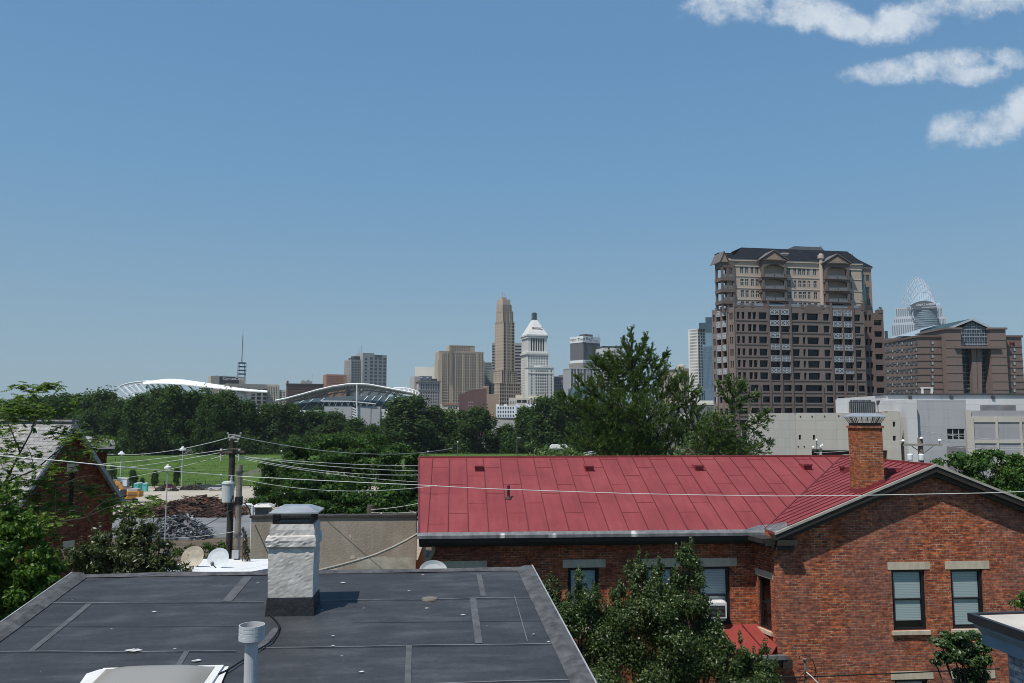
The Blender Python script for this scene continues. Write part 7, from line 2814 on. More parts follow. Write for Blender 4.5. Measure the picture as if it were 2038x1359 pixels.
def screen_mesh(w, h):
 m = MB()
 t = .16
 m.box(0, -.12, 0, w, 0, t).box(0, -.12, h - t, w, 0, h).box(0, -.12, t, t, 0, h - t).box(w - t, -.12, t, w, 0, h - t)
 m.box(w / 2 - t / 2, -.12, t, w / 2 + t / 2, 0, h - t).box(t, -.121, h / 2 - t / 2, w - t, -.001, h / 2 + t / 2)
 for i in (0, 1):
  for j in (0, 1):
   x0, x1 = w * i / 2 + t, w * (i + 1) / 2 - t
   z0, z1 = h * j / 2 + t, h * (j + 1) / 2 - t
   m.box(x0 + (x1 - x0) * .25, -.10, z0 + (z1 - z0) * .25, x1 - (x1 - x0) * .25, -.03, z1 - (z1 - z0) * .25)
   for a, c_ in ((x0, z0), (x1, z0), (x0, z1), (x1, z1)):
    m.box(a - .14, -.11, c_ - .14, a + .14, -.02, c_ + .14)
 m.box(.05, -.02, .05, w - .05, .0, h - .05, 1)
 return m

SCN = {}

def screen(root_, loc, rz_, w, h):
 k = (round(w, 2), round(h, 2))
 if k not in SCN:
  SCN[k] = screen_mesh(w, h).mesh('balcony_screen', [scr, M('screen_back', (0.10, 0.10, 0.105), .8)])
 o = link('balcony_screen', SCN[k], root_, loc, rz_)
 return o

sh_ = Z(616) - Z(627.3)
for r, py in enumerate([621, 643, 666.5, 690, 713.5, 737]):
 for c in bays:
  if (c == 6 and r == 2):
   continue
  xa, xb = cols_u[c]
  hh_ = sh_ if not (c == 12 and r == 5) else sh_ * .55
  screen(b.root, (X(xa) - .05, -.16, Z(py + 5.6)), 0, X(xb) - X(xa) + .1, hh_)
 for xa, xb in ((1428, 1436), (1439.5, 1446.5)):
  q = Vector((pl[0].x, pl[0].y, 0)) + Matrix.Rotation(lf.yaw - b.fr.yaw, 3, 'Z') @ Vector((XL(xa) - .03, -.1, 0))
  screen(b.root, (q.x, q.y, ZL(1440, py + 8)), lf.yaw - b.fr.yaw, XL(xb) - XL(xa) + .06, sh_)
m = MB()
m.box(.0, .3, zl_top + .002, xR, .6, zl_top + .5)
za = Z(612)
pts = [(X(1601), -.05, za - 1.5)]
for k in range(11):
 t = k / 10
 pts.append((X(1601) + (X(1637) - X(1601)) * t, -.05, za - .1 + 1.3 * (1 - (2 * t - 1) ** 2)))
pts.append((X(1637), -.05, za - 1.5))
m.ext(pts, (0, .4, 0))
for px in (1466, 1480, 1500, 1531, 1575, 1600, 1640, 1656, 1700, 1719):
 m.box(X(px) - .4, -.1, zl_top + .002, X(px) + .4, .9, zl_top + 1.15)
b.part(m, 'parapet', ws2)
m = MB()
m.box(.3, .7, zl_top + .5, xR, .75, zl_top + 1.3)
b.part(m, 'terrace_rail', M('rail_glass', (0.22, 0.26, 0.29), .2, .05, .5))
UV = 2.6
m = MB()
xu0, xu1 = X(1448, UV), X(1721, UV)
zu1 = b.fr.hit(1550, 522, UV).z
hu = []
rows_t = [539, 563.5, 586, 608]
for py in rows_t:
 for xa, xb in [(1477.5, 1484), (1487, 1493.5), (1498.5, 1504.5), (1508, 1514.5), (1571, 1578), (1584.5, 1589.5), (1593.5, 1600), (1602, 1608.5), (1612, 1617), (1624, 1630.5), (1695.5, 1700.5)]:
  hu.append((X(xa, UV), b.fr.hit(XR, py + 6.6, UV).z, X(xb, UV), b.fr.hit(XR, py - 6.6, UV).z))
zfloor = zl_top - .3
wall_holes(m, xu0, zfloor, xu1, zu1, [h for h in hu if h[1] > zfloor], .35, UV)
m.add([(xu0, UV, zfloor), (xu0 + 10, 24, zfloor), (xu0 + 10, 24, zu1), (xu0, UV, zu1)], [(0, 1, 2, 3)])
m.add([(xu1, UV, zfloor), (xu1, 24, zfloor), (xu1, 24, zu1), (xu1, UV, zu1)], [(0, 1, 2, 3)])
b.part(m, 'upper_wall', cr)
m = MB()
m.prism([(xu0 - .3, UV - .4), (xu1 + .3, UV - .4), (xu1 + .3, 24.4), (xu0 + 9.7, 24.4)], zu1 + .002, zu1 + .55)
for py in (551.5, 575, 597.5):
 z = b.fr.hit(XR, py, UV).z
 m.box(xu0, UV - .12, z - .12, xu1, UV - .003, z + .12)
m.box(xu0, UV - .15, zu1 - 1.6, xu1, UV - .003, zu1 - 1.3)
b.part(m, 'cornice', crl)
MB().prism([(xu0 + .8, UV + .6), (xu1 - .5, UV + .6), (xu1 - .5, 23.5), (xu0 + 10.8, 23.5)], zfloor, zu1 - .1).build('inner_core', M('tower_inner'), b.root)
b.wins([h for h in hu if h[1] > zfloor], gl2, 'f', UV + .3, name='upper_window')
m = MB()
for h in hu:
 if h[1] > zfloor:
  m.box((h[0] + h[2]) / 2 - .05, UV + .12, h[1], (h[0] + h[2]) / 2 + .05, UV + .2, h[3])
  m.box(h[0], UV + .121, h[1] + (h[3] - h[1]) * .55, h[2], UV + .199, h[1] + (h[3] - h[1]) * .62)
b.part(m, 'glazing_bar', crl)
m = MB()
v2 = 6.5
xa_, xb_ = X(1722, v2), X(1740.5, v2)
zw2 = b.fr.hit(1735, 535, v2).z
hr2 = []
for py in (553, 577.5, 601, 625):
 for p0_, p1_ in ((1719.5, 1725.5), (1728, 1734.5)):
  hr2.append((X(p0_ + 1.5, v2), b.fr.hit(1730, py + 6, v2).z, X(p1_ + 1.5, v2), b.fr.hit(1730, py - 6, v2).z))
wall_holes(m, xu1, zfloor, xb_, zw2, [h for h in hr2 if h[1] > zfloor], .3, v2)
m.add([(xb_, v2, zfloor - 4), (xb_, 22, zfloor - 4), (xb_, 22, zw2), (xb_, v2, zw2)], [(0, 1, 2, 3)])
b.part(m, 'upper_wall', M('tower_cream2', (0.30, 0.225, 0.175), 0.85, 0.06, .08))
b.wins([h for h in hr2 if h[1] > zfloor], gl2, 'f', v2 + .25, name='upper_window')
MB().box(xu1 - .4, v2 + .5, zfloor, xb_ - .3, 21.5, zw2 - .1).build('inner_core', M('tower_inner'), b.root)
m = MB()
m.box(xu1 + .31, v2 - .3, zw2 + .002, xb_ + .3, 22.3, zw2 + .5)
b.part(m, 'cornice', crl)
m = MB()
gx, gr0, gr1 = X(1716, 3.4), 2.3, 3.2
zg0, zg1 = b.fr.hit(1717, 599, 3).z, b.fr.hit(1712, 538, 3).z
m.lathe([(2.6, zg0), (2.45, (zg0 * .6 + zg1 * .4)), (1.9, zg1)], (gx + .2, 5.2, 0), 22)
gg_ = b.part(m, 'glass_bow', M('green_glass', (0.035, 0.085, 0.085), 0.15, .25, .5, spec=.8))
m = MB()
for k in range(22):
 a = 2 * pi * k / 22
 m.bar((gx + .2 + 2.63 * cos(a), 5.2 + 2.63 * sin(a), zg0), (gx + .2 + 1.93 * cos(a), 5.2 + 1.93 * sin(a), zg1), .07)
b.part(m, 'mullion', M('mull_green', (0.12, 0.17, 0.165), .5), gg_)
m = MB()
m.lathe([(2.7, zl_top - .2), (2.7, zg0 - .002)], (gx + .2, 5.2, 0), 22)
b.part(m, 'drum', ws2)
m = MB()
m.lathe([(2.1, zg1 + .003), (2.1, zg1 + 1.1), (2.3, zg1 + 1.15), (2.3, zg1 + 1.4)], (gx - .2, 5.2, 0), 22)
b.part(m, 'drum', crl)

def pavilion(px0, px1, v, dep, yg, yeave, arch=True, yaw_=0.0, org=None, floors=(530, 553.5, 577, 600)):
 """tower of arched balconies under a pediment"""
 m = MB()
 a, c_ = X(px0, v), X(px1, v)
 W = c_ - a
 zt_ = b.fr.hit(XR, yeave, v).z
 za_ = b.fr.hit(XR, yg, v).z
 rails = MB()
 zz0 = zfloor
 pwid = W * .085
 for x0 in (0, W - pwid):
  m.box(x0, 0, zz0, x0 + pwid, 1.0, zt_ - 1.0)
 m.box(W * .5 - .15, dep - .3, zz0, W * .5 + .15, dep, zt_)
 zs = [b.fr.hit(XR, y, v).z for y in floors]
 def beam(zl, zh, rise, y0, y1):
  n = 10
  pts = [(pwid, y0, zh), (pwid, y0, zl)]
  pts = []
  for k in range(n + 1):
   t = k / n
   pts.append((pwid + (W - 2 * pwid) * t, y0, zl + rise * (1 - (2 * t - 1) ** 2)))
  vs, fs = [], []
  for p in pts:
   vs += [p, (p[0], y0, zh), (p[0], y1, p[2]), (p[0], y1, zh)]
  for k in range(n):
   fs += [(4 * k, 4 * k + 4, 4 * k + 5, 4 * k + 1), (4 * k + 2, 4 * k + 3, 4 * k + 7, 4 * k + 6), (4 * k, 4 * k + 2, 4 * k + 6, 4 * k + 4)]
  m.add(vs, fs)
 beam(zs[0] - .3, zt_, .9, 0.05, .6)
 m.box(0, 0, zt_ - 1.0, W, dep, zt_)
 for i, z in enumerate(zs[1:]):
  beam(z - .75, z + .15, .55, 0.05, .6)
  m.box(-.35, -.25, z + .15, W + .35, dep, z + .35)
  m.box(-.3, .2, z - .7, 0.0, dep, z + .15)
  m.box(W, .2, z - .7, W + .3, dep, z + .15)
  rails.box(pwid + .1, -.12, z + .36, W * .48, -.06, z + 1.25).box(W * .52, -.12, z + .36, W - pwid - .1, -.06, z + 1.25)
  rails.box(pwid, -.16, z + 1.251, W - pwid, -.03, z + 1.35)
 m.ext([(-.5, -.3, zt_ + .002), (W + .5, -.3, zt_ + .002), (W / 2, -.3, za_)], (0, dep * .2, 0))
 o = m.build('balcony_tower', ws2, b.root, loc=(a, v, 0), rotz=0)
 t = MB().ext([(W * .16, -.36, zt_ + .25), (W * .84, -.36, zt_ + .25), (W / 2, -.36, za_ - .75)], (0, .055, 0))
 t.build('pediment_panel', M('pedi', (0.30, 0.215, 0.17), .85), o)
 t = MB()
 for s in (0, 1):
  p0_ = (-.8, -.5, zt_ + .05) if s == 0 else (W + .8, -.5, zt_ + .05)
  t.ext([p0_, (W / 2, -.5, za_ + .1), (W / 2, -.5, za_ + .35), (p0_[0] - (.0), -.5, p0_[2] + .25)], (0, dep + 6, 0))
 t.build('gable_roof', M('roof_edge_grey', (0.14, 0.13, 0.125), .8), o)
 bk = MB().box(.1, dep - .02, zz0, W - .1, dep + .1, zt_ - .1)
 bk.build('back_wall', M('tower_inner2', (0.11, 0.085, 0.072), .9), o)
 dr = MB()
 for z in [zs[1], zs[2], zs[3], zs[3] - 3.3]:
  for x0, x1 in ((.14, .4), (.55, .85)):
   dr.box(W * x0, dep - .1, z + .4 if z > zz0 else zz0, W * x1, dep - .025, z + 2.6)
 dr.build('balcony_door', gl2, o)
 rails.build('railing', M('rail_grey', (0.17, 0.175, 0.18), .6), o)
 return o

pavilion(1522, 1570, .6, 3.0, 500, 519)
pavilion(1649, 1696, .6, 3.0, 503, 521)
m = MB()
a, c_ = X(1440, 2.0), X(1455, 2.0)
vC0, vC1 = 2.0, 6.5
a2 = X(1430, 2.5)
zt_ = b.fr.hit(1440, 521, 2).z
W = X(1466, 2.0) - a
zsC = [b.fr.hit(1440, y, 2).z for y in (552, 575, 598)]
for x0, y0 in ((a, vC0), (a + W * .40, vC0), (a + W - .6, vC0), (a, vC1 - .6)):
 m.box(x0, y0, zfloor - 1, x0 + .6, y0 + .6, zt_ - 1.2)
m.box(a, vC0, zt_ - 1.6, a + W, vC1, zt_)
for z in zsC:
 m.box(a - .2, vC0 - .2, z - .9, a + W, vC1, z + .1)
lc_ = m.build('balcony_tower', ws2, b.root)
m = MB()
za_ = b.fr.hit(1440, 502, 2).z
m.ext([(a - .4, vC0 - .3, zt_ + .002), (a + W * .5, vC0 - .3, zt_ + .002), (a + W * .2, vC0 - .3, za_)], (0, 5, 0))
m.build('pediment_panel', M('pedi'), lc_)
m = MB()
m.ext([(a + W * .2, vC0 - .5, za_ + .1), (a + W * .55, vC0 - .5, zt_ + .1), (a + W * .55, vC0 - .5, zt_ + .35), (a + W * .2, vC0 - .5, za_ + .38)], (0, 7, 0))
m.ext([(a + W * .2, vC0 - .5, za_ + .1), (a - .6, vC0 - .5, zt_ - .1), (a - .6, vC0 - .5, zt_ + .15), (a + W * .2, vC0 - .5, za_ + .38)], (0, 7, 0))
m.build('gable_roof', M('roof_edge_grey'), lc_)
for z in zsC:
 for xa_, xb_2 in ((a + .62, a + W * .4 - .02), (a + W * .4 + .62, a + W - .62)):
  MB().box(xa_, vC0 + .02, z + .1, xb_2, vC0 + .08, z + 1.1).build('railing', M('rail_grey'), lc_)
m = MB()
m.box(a + W * .42, vC1 - 3, zfloor - 1, a + W, vC1 - 2.9, zt_ - 1.6)
m.build('back_wall', M('tower_inner2'), lc_)
ze0 = zu1 + .55
zr0 = b.fr.hit(1550, 496.5, 11).z
m = MB()
ra, rb_ = X(1478, 11), X(1690, 11)
e_ = [(xu0 + 1.5, UV - .5), (xu1 + .4, UV - .5), (xu1 + .4, 24.5), (xu0 + 11, 24.5)]
r_ = [(ra, 10), (rb_, 10), (rb_, 17), (ra, 17)]
m.frustum(e_, ze0 + .003, r_, zr0)
b.part(m, 'hipped_roof', slate)
m = MB()
zr1 = b.fr.hit(1700, 511, 13).z
e_ = [(X(1668, 6), v2 - .5), (xb_ + .5, v2 - .5), (xb_ + .5, 22.5), (X(1668, 6), 22.5)]
r_ = [(X(1668, 12), 12), (X(1702, 12), 12), (X(1702, 12), 16), (X(1668, 12), 16)]
m.frustum(e_, zw2 + .505, r_, zr1)
b.part(m, 'hipped_roof', slate)
m = MB()
zl1 = b.fr.hit(1460, 503.5, 6).z
m.frustum([(a, vC0 + .5), (xu0 + 4, vC0 + .5), (xu0 + 6, 12), (a + 4, 12)], zt_ + .01, [(a + W * .25, 6), (xu0 + 4, 6), (xu0 + 4, 9), (a + W * .25, 9)], zl1)
b.part(m, 'hipped_roof', slate)
m = MB()
z0_, z1_ = zr0 + .002, b.fr.hit(1610, 491.5, 12).z
m.frustum([(X(1570, 12), 11), (X(1646, 12), 11), (X(1646, 12), 16), (X(1570, 12), 16)], z0_, [(X(1586, 12), 11.5), (X(1640, 12), 11.5), (X(1640, 12), 15), (X(1586, 12), 15)], z1_)
b.part(m, 'roof_plant', M('plant_slate', (0.07, 0.08, 0.085), .6))
m = MB()
for px, y0, y1 in ((1632, 487, 492), (1634.5, 489, 492), (1697, 505, 511)):
 q = b.fr.hit(px, y1, 12)
 m.bar((q.x, 12, q.z - .6), (q.x, 12, b.fr.hit(px, y0, 12).z), .12)
b.part(m, 'aerial', M('mast_dim'))
m = MB()
q = b.fr.hit(1636.5, 600, 2.4)
zt1 = b.fr.hit(1636.5, 508, 2.4).z
m.lathe([(.62, zfloor), (.62, zt1 - 1.3), (.95, zt1 - 1.0), (.95, zt1), (.8, zt1 + .05), (.5, zt1 + .2), (.5, zt1 + .5)], (q.x, 2.3, 0), 16)
b.part(m, 'turret', cr)
m = MB()
q = b.fr.hit(1563, 503, 5)
m.box(q.x - .8, 5, ze0, q.x + .8, 6.2, b.fr.hit(1563, 503.5, 5).z)
m.box(q.x - 1.0, 4.8, b.fr.hit(1563, 506, 5).z, q.x + 1.0, 6.4, b.fr.hit(1563, 505, 5).z + .3)
b.part(m, 'chimney', cr)
m = MB()
for px in range(1470, 1722, 21):
 m.box(X(px), -.25, Z(890), X(px) + .25, -.003, Z(858)).box(X(px + 12), -.25, Z(890), X(px + 12) + .25, -.003, Z(858))
b.part(m, 'base_mullion', crl)
b.wins([(X(px) + .3, Z(884), X(px + 11), Z(858)) for px in range(1470, 1710, 21)], gl1, 'f', -.003, name='base_window')
rg = np.random.default_rng(77)
bl = []
for px, py, v, r_ in ((1748, 621, 5, .9), (1752, 614, 5, .5), (1744, 622, 5, .7), (1545, 607, 1.4, .5), (1512, 610, 1.4, .4), (1480, 610, 1.4, .4), (1625, 609, 1.4, .4)):
 q = b.fr.hit(px, py, v)
 bl.append((q.x, q.y, q.z, r_, r_, r_, 1))
foliage('planter_shrub', rg, bl, 60, .35, .18, leafm('leaf_dark', (0.018, 0.045, 0.012), (0.035, 0.08, 0.02), (0.06, 0.12, 0.03)), b.root)

# ------------------------------------------------------------------ hotel with the glazed gable
b = Bd('hotel', 'brown hotel with a glazed gable, green metal roof and small windows right of tower', 1758, 1832, 2060, 300, .49, 30, zb=-6)
hw_ = M('hotel_wall', (0.185, 0.135, 0.120), 0.88, .07, .08, streak=.12)
hw2 = M('hotel_pier', (0.20, 0.148, 0.13), 0.88, .07, .08, streak=.12)
m = MB()
z1_ = b.fr.hit(1850, 671.5, 0).z
xa_ = b.fr.hit(1873.5, 700, 0).x
m.box(0, 0, 0, xa_, b.d, z1_)
xw0, xw1 = b.fr.hit(2001, 700, 0).x, b.fr.hit(2034.5, 700, 0).x
m.box(xw0, 0, 0, xw1, 25, b.fr.hit(2018, 671.5, 0).z)
m.box(-.5, b.d + .01, 0, 8, b.d + 12, z1_ + 2.5)
b.part(m, 'wall', hw_)
m = MB()
m2 = MB()
m.box(-.4, -.4, z1_ + .002, xa_, b.d + .4, z1_ + .8)
m2.box(xw0, -.4, b.fr.hit(2018, 671.5, 0).z + .002, xw1 + .4, 25, b.fr.hit(2018, 671.5, 0).z + .8)
for k in range(9):
 z = b.fr.hit(1850, 690 + 13.9 * k, 0).z
 m.box(-.15, -.15, z - .12, xa_, -.003, z + .12)
 m.box(-.15, -.003, z - .12, -.003, b.d, z + .12)
 m2.box(xw0, -.15, z - .12, xw1 + .15, -.003, z + .12)
b.part(m, 'cornice', M('hotel_cornice', (0.135, 0.092, 0.078), .85))
b.part(m2, 'cornice', M('hotel_cornice'))
mat_w = glassm('hotel_win', (0.055, 0.065, 0.075), .2)
palew = M('hotel_curtain', (0.36, 0.40, 0.38), .6, .2, .3)
for px, wf in ((1855, 6.2), (2018, 6)):
 rr = []
 for k in range(9):
  y = 682 + 13.6 * k
  if px == 2018 and k == 0:
   continue
  A, B_ = b.fr.hit(px - 3, y + 3.6, 0), b.fr.hit(px + 3, y - 3.6, 0)
  rr.append((A.x, A.z, B_.x, B_.z))
 b.wins(rr, mat_w, 'f', 0)
 b.wins([(r0 + (r2 - r0) * .35, r1 + .15, r2 - .12, r3 - .2) for r0, r1, r2, r3 in rr], palew, 'f', -.06, name='curtain', dep=.1)
rl = []
for k in range(9):
 for c in range(7):
  px = 1767 + c * 9.4
  y = 685 + 13.4 * k - (px - 1767) * .045 * (1 if k < 4 else .3)
  A, B_ = b.fr.hitx(px - 2.4, y + 3.8, 0), b.fr.hitx(px + 2.4, y - 3.8, 0)
  rl.append((min(A.y, B_.y), A.z, max(A.y, B_.y), B_.z))
b.wins(rl, mat_w, 'l', 0)
b.wins([(r0 + .2, r1 + .2, r0 + (r2 - r0) * .5, r3 - .2) for i, (r0, r1, r2, r3) in enumerate(rl) if (i * 7) % 5 < 2], palew, 'l', -.06, name='curtain', dep=.1)
m = MB()
for xa, xb in ((1881, 1911.5), (1969.5, 2001)):
 A, B_ = b.fr.hit(xa, 655.5, -3), b.fr.hit(xb, 655.5, -3)
 m.box(A.x, -3, 0, B_.x, 14, A.z)
 m.box(A.x - .5, -3.5, A.z + .002, B_.x + .5, 14, A.z + .7)
 for k in range(9):
  z = b.fr.hit(1890, 676 + 16.5 * k, -3).z
  m.box(A.x - .1, -3.12, z - .12, B_.x + .1, -3.003, z + .1)
b.part(m, 'pier', hw2)
gh_ = M('hotel_glass', (0.035, 0.05, 0.065), .12, .35, .15, spec=.8)
m = MB()
A, B_ = b.fr.hit(1910, 690, -1), b.fr.hit(1970, 690, -1)
pk_ = b.fr.hit(1934, 639, -1)
zs_ = b.fr.hit(1910, 656, -1).z
m.ext([(A.x, -1, b.fr.hit(1940, 688, -1).z), (B_.x, -1, b.fr.hit(1940, 688, -1).z), (B_.x, -1, zs_), (pk_.x, -1, pk_.z), (A.x, -1, zs_)], (0, 12, 0))
m.box(A.x, 1, 0, B_.x, 3, b.fr.hit(1940, 693, 1).z)
A2, B2 = b.fr.hit(1874, 665, .8), b.fr.hit(1881, 665, .8)
m.box(A2.x, .8, 0, B2.x + .3, 3, A2.z)
go_ = b.part(m, 'glass_gable', gh_)
m = MB()
for k in range(13):
 x = A.x + (B_.x - A.x) * k / 12
 zt_ = zs_ + (pk_.z - zs_) * (1 - abs(x - pk_.x) / (pk_.x - A.x if x < pk_.x else B_.x - pk_.x))
 m.bar((x, -1.1, b.fr.hit(1940, 688, -1).z), (x, -1.1, zt_), .13)
 if not (1926 < 1910 + 5 * k < 1956):
  m.bar((x, .9, 0), (x, .9, b.fr.hit(1940, 693, 1).z), .12)
for y in (650, 655.5, 664, 670, 679, 685):
 z = b.fr.hit(1940, y, -1).z
 hw__ = 1 if z < zs_ else max(0, (pk_.z - z) / (pk_.z - zs_))
 m.bar((pk_.x - (pk_.x - A.x) * hw__, -1.12, z), (pk_.x + (B_.x - pk_.x) * hw__, -1.12, z), .15, .45 if y in (655.5, 670, 685) else .15)
for k in range(14):
 z = b.fr.hit(1940, 700 + 8.2 * k, 1).z
 m.bar((A.x, .88, z), (B_.x, .88, z), .12, .3 if k % 2 else .12)
 z = b.fr.hit(1878, 668 + 10 * k, .8).z
 m.bar((A2.x, .7, z), (B2.x, .7, z), .12, .25)
b.part(m, 'mullion', M('hotel_mull', (0.26, 0.29, 0.33), .5), go_)
m = MB()
q0, q1 = b.fr.hit(1902, 688, -3.8), b.fr.hit(1993, 688, -3.8)
m.box(q0.x, -3.8, b.fr.hit(1940, 693.3, -3.8).z, q1.x, -.9, b.fr.hit(1940, 688.3, -3.8).z)
b.part(m, 'lintel_beam', M('hotel_beam', (0.175, 0.13, 0.12), .8))
m = MB()
for xa, xb, xc_, xd in ((1933, 1943, 1937.5, 1943), (1944.5, 1953.5, 1944.5, 1950)):
 t0, t1, u0, u1 = b.fr.hit(xa, 694, -2).x, b.fr.hit(xb, 694, -2).x, b.fr.hit(xc_, 790, -2).x, b.fr.hit(xd, 790, -2).x
 zt_ = b.fr.hit(1940, 693.5, -2).z
 m.ext([(t0, -2, zt_), (t1, -2, zt_), (u1, -2, 0), (u0, -2, 0)], (0, 2, 0))
b.part(m, 'splayed_column', hw2)
grn = M('hotel_green', (0.030, 0.062, 0.060), .5, .12, .2)
m = MB()
w_l, w_r = b.fr.hit(1885, 657, -1.5), b.fr.hit(1975, 657, -1.5)
pz = b.fr.hit(1934, 637.3, -1.5)
back = 42
m.ext([(w_l.x - 1, -1.6, b.fr.hit(1884, 658, -1.5).z), (pz.x, -1.6, pz.z), (pz.x, -1.6, pz.z + .7), (w_l.x - 1, -1.6, b.fr.hit(1884, 658, -1.5).z + .7)], (0, back, 0), 0)
m.ext([(w_r.x + .5, -1.6, b.fr.hit(1976, 657, -1.5).z), (pz.x, -1.6, pz.z), (pz.x, -1.6, pz.z + .7), (w_r.x + .5, -1.6, b.fr.hit(1976, 657, -1.5).z + .7)], (0, back, 0), 0)
vs = [b.fr.hit(1868, 668, 2), b.fr.hit(1905, 645, 2)]
el0, el1 = (4, 4, z1_ + .9), (4, b.d - 1, z1_ + .9)
rl0, rl1 = (pz.x - 3, 22, pz.z - .5), (pz.x - 10, b.d + 6, pz.z - 3.5)
m.add([(2, 3, z1_ + .85), (xa_ + 4, 3, z1_ + .85), (pz.x - 2, 16, pz.z - 1.2), (pz.x - 9, b.d + 5, pz.z - 4.5), (3, b.d + 3, z1_ + .85)], [(0, 1, 2, 3, 4)], 0)
b.part(m, 'green_roof', grn)
m = MB()
q = [(w_l.x - 1, -1.75, b.fr.hit(1884, 658, -1.5).z + .2), (pz.x, -1.75, pz.z + .35), (w_r.x + .5, -1.75, b.fr.hit(1976, 657, -1.5).z + .2)]
m.bar(q[0], q[1], .4, .7).bar(q[1], q[2], .4, .7)
b.part(m, 'gable_trim', M('hotel_trim', (0.42, 0.45, 0.50), .5))
m = MB()
m.add([(8, b.d * .5, z1_ + 1.8), (pz.x - 6, 24, pz.z - 1.1), (pz.x - 3, 16, pz.z + .4), (pz.x - 1, 30, pz.z + .8), (pz.x - 12, b.d + 2, pz.z - 2.5)], [(0, 1, 2, 3, 4)])
b.part(m, 'skylight_strip', M('sky_strip', (0.30, 0.34, 0.38), .3))
red2 = M('emblem_red', (0.16, 0.015, 0.022), .6)
q0 = b.fr.hit(2009, 688, -.2)
t_ = text_on(b.root, 'M', (q0.x, -.15, q0.z), 2.4, red2, sx=1.15, name='sign_letter')
q1 = b.fr.hit(2024, 690, -.2)
m = MB().box(q0.x - .2, -.12, q1.z - .15, q1.x + .2, -.003, q1.z + .1)
b.part(m, 'sign_underline', red2)
m = MB()
for px, y in ((1766, 663), (1766, 668)):
 q = b.fr.hitx(px, y, 0)
q = b.fr.hit(1765, 664, b.d + 3)
m.box(q.x - .5, b.d + 3, q.z - 2, q.x + .4, b.d + 4, q.z + 1.2)
b.part(m, 'flue', darkr)

# ------------------------------------------------------------------ pale concrete centre in front
b = Bd('convention_centre', 'pale beige and grey concrete hall with few windows behind red roof', 1582, 1582, 1791, 130, .30, 30, zb=-5)
cb_, cnt, cbs = nodes_of('hall_beige')
MATS['hall_beige'] = cb_

def panelled(name, col, pw, ph, var=.08, streak=.25):
 m, nt, bs = nodes_of(name)
 MATS[name] = m
 tc, uv = wall_uv(nt)
 br = N(nt, 'ShaderNodeTexBrick')
 br.offset = 0.0
 br.inputs['Scale'].default_value = 1
 br.inputs['Brick Width'].default_value = pw
 br.inputs['Row Height'].default_value = ph
 br.inputs['Mortar Size'].default_value = .02
 br.inputs['Color1'].default_value = (*[x * (1 + var * .5) for x in col], 1)
 br.inputs['Color2'].default_value = (*[x * (1 - var * .5) for x in col], 1)
 br.inputs['Mortar'].default_value = (*[x * .72 for x in col], 1)
 nt.links.new(uv, br.inputs['Vector'])
 tc2 = N(nt, 'ShaderNodeTexCoord')
 mp = N(nt, 'ShaderNodeMapping')
 mp.inputs['Scale'].default_value = (1, 1, .08)
 nt.links.new(tc2.outputs['Object'], mp.inputs[0])
 n2 = noise_node(nt, mp.outputs[0], 1.1, 6, .6)
 f = math_n(nt, 'MULTIPLY', ramp(nt, n2.outputs[0], [(.45, 0.0), (.75, 1.0)]), streak)
 c = mixc(nt, f, br.outputs[0], [x * .7 for x in col])
 nt.links.new(c, bs.inputs['Base Color'])
 bs.inputs['Roughness'].default_value = .9
 bs.inputs['Specular IOR Level'].default_value = .15
 return m

hbe = panelled('hall_beige_panel', (0.50, 0.475, 0.42), 3.2, 1.5)
hwh = panelled('hall_white', (0.60, 0.60, 0.59), 4, 2.4)
hgr = panelled('hall_grey', (0.40, 0.405, 0.42), 3, 1.3)
hgr2 = panelled('hall_grey2', (0.36, 0.355, 0.375), 3.6, 1.9)
m = MB()
A, B_ = b.fr.hit(1582, 821.5, 0), b.fr.hit(1773, 818.5, 0)
op = (b.fr.hit(1616, 908, 0).x, b.fr.hit(1640, 912, 0).z - 1.5, b.fr.hit(1773, 908, 0).x - .5, b.fr.hit(1690, 896, 0).z)
sw = [(b.fr.hit(p0, y1, 0).x, b.fr.hit(p0, y1, 0).z, b.fr.hit(p1, y0, 0).x, b.fr.hit(p1, y0, 0).z) for p0, p1, y0, y1 in ((1590, 1594.2, 865.5, 875), (1618, 1622.3, 865.5, 875))]
wall_holes(m, 0, 0, B_.x, A.z, [op] + sw, .5, 0)
m.box(0, .51, 0, .2, 30, A.z)
m.box(.2, 2.5, 0, B_.x, 30, A.z - .02)
m.add([(0, 0, A.z), (B_.x, 0, A.z), (B_.x, 2.5, A.z), (0, 2.5, A.z)], [(0, 1, 2, 3)])
b.part(m, 'wall', hbe)
m = MB()
P0 = b.fr.hit(1773, 818, -.5)
P1 = b.fr.hit(1790, 818, -.5)
sw2 = [(b.fr.hit(p0, y1, -.5).x, b.fr.hit(p0, y1, -.5).z, b.fr.hit(p1, y0, -.5).x, b.fr.hit(p1, y0, -.5).z) for p0, p1, y0, y1 in ((1777, 1782, 839, 849), (1777.5, 1783, 867, 877))]
wall_holes(m, P0.x, 0, P1.x, P0.z, sw2, .4, -.5)
m.add([(P0.x, -.5, 0), (P0.x, 2, 0), (P0.x, 2, P0.z), (P0.x, -.5, P0.z)], [(0, 1, 2, 3)])
m.box(P0.x, 0.6, 0, P1.x, 3, P0.z)
b.part(m, 'stair_pier', hbe)
for h in sw:
 b.wins([h], gl1, 'f', .45)
for h in sw2:
 b.wins([h], gl1, 'f', -.15)
m = MB()
q = b.fr.hit(1804, 797, 1.5)
m.box(P1.x + .003, 1.5, 0, q.x, 20, b.fr.hit(1797, 819, 1.5).z)
b.part(m, 'recess_wall', M('recess_tan', (0.34, 0.30, 0.265), .9, .06, .2))
m = MB()
A, B_ = b.fr.hit(1804, 795, -1), b.fr.hit(1824, 795, -1)
m.box(A.x, -1, 0, B_.x, 12, A.z)
b.part(m, 'pier', hwh)
m = MB()
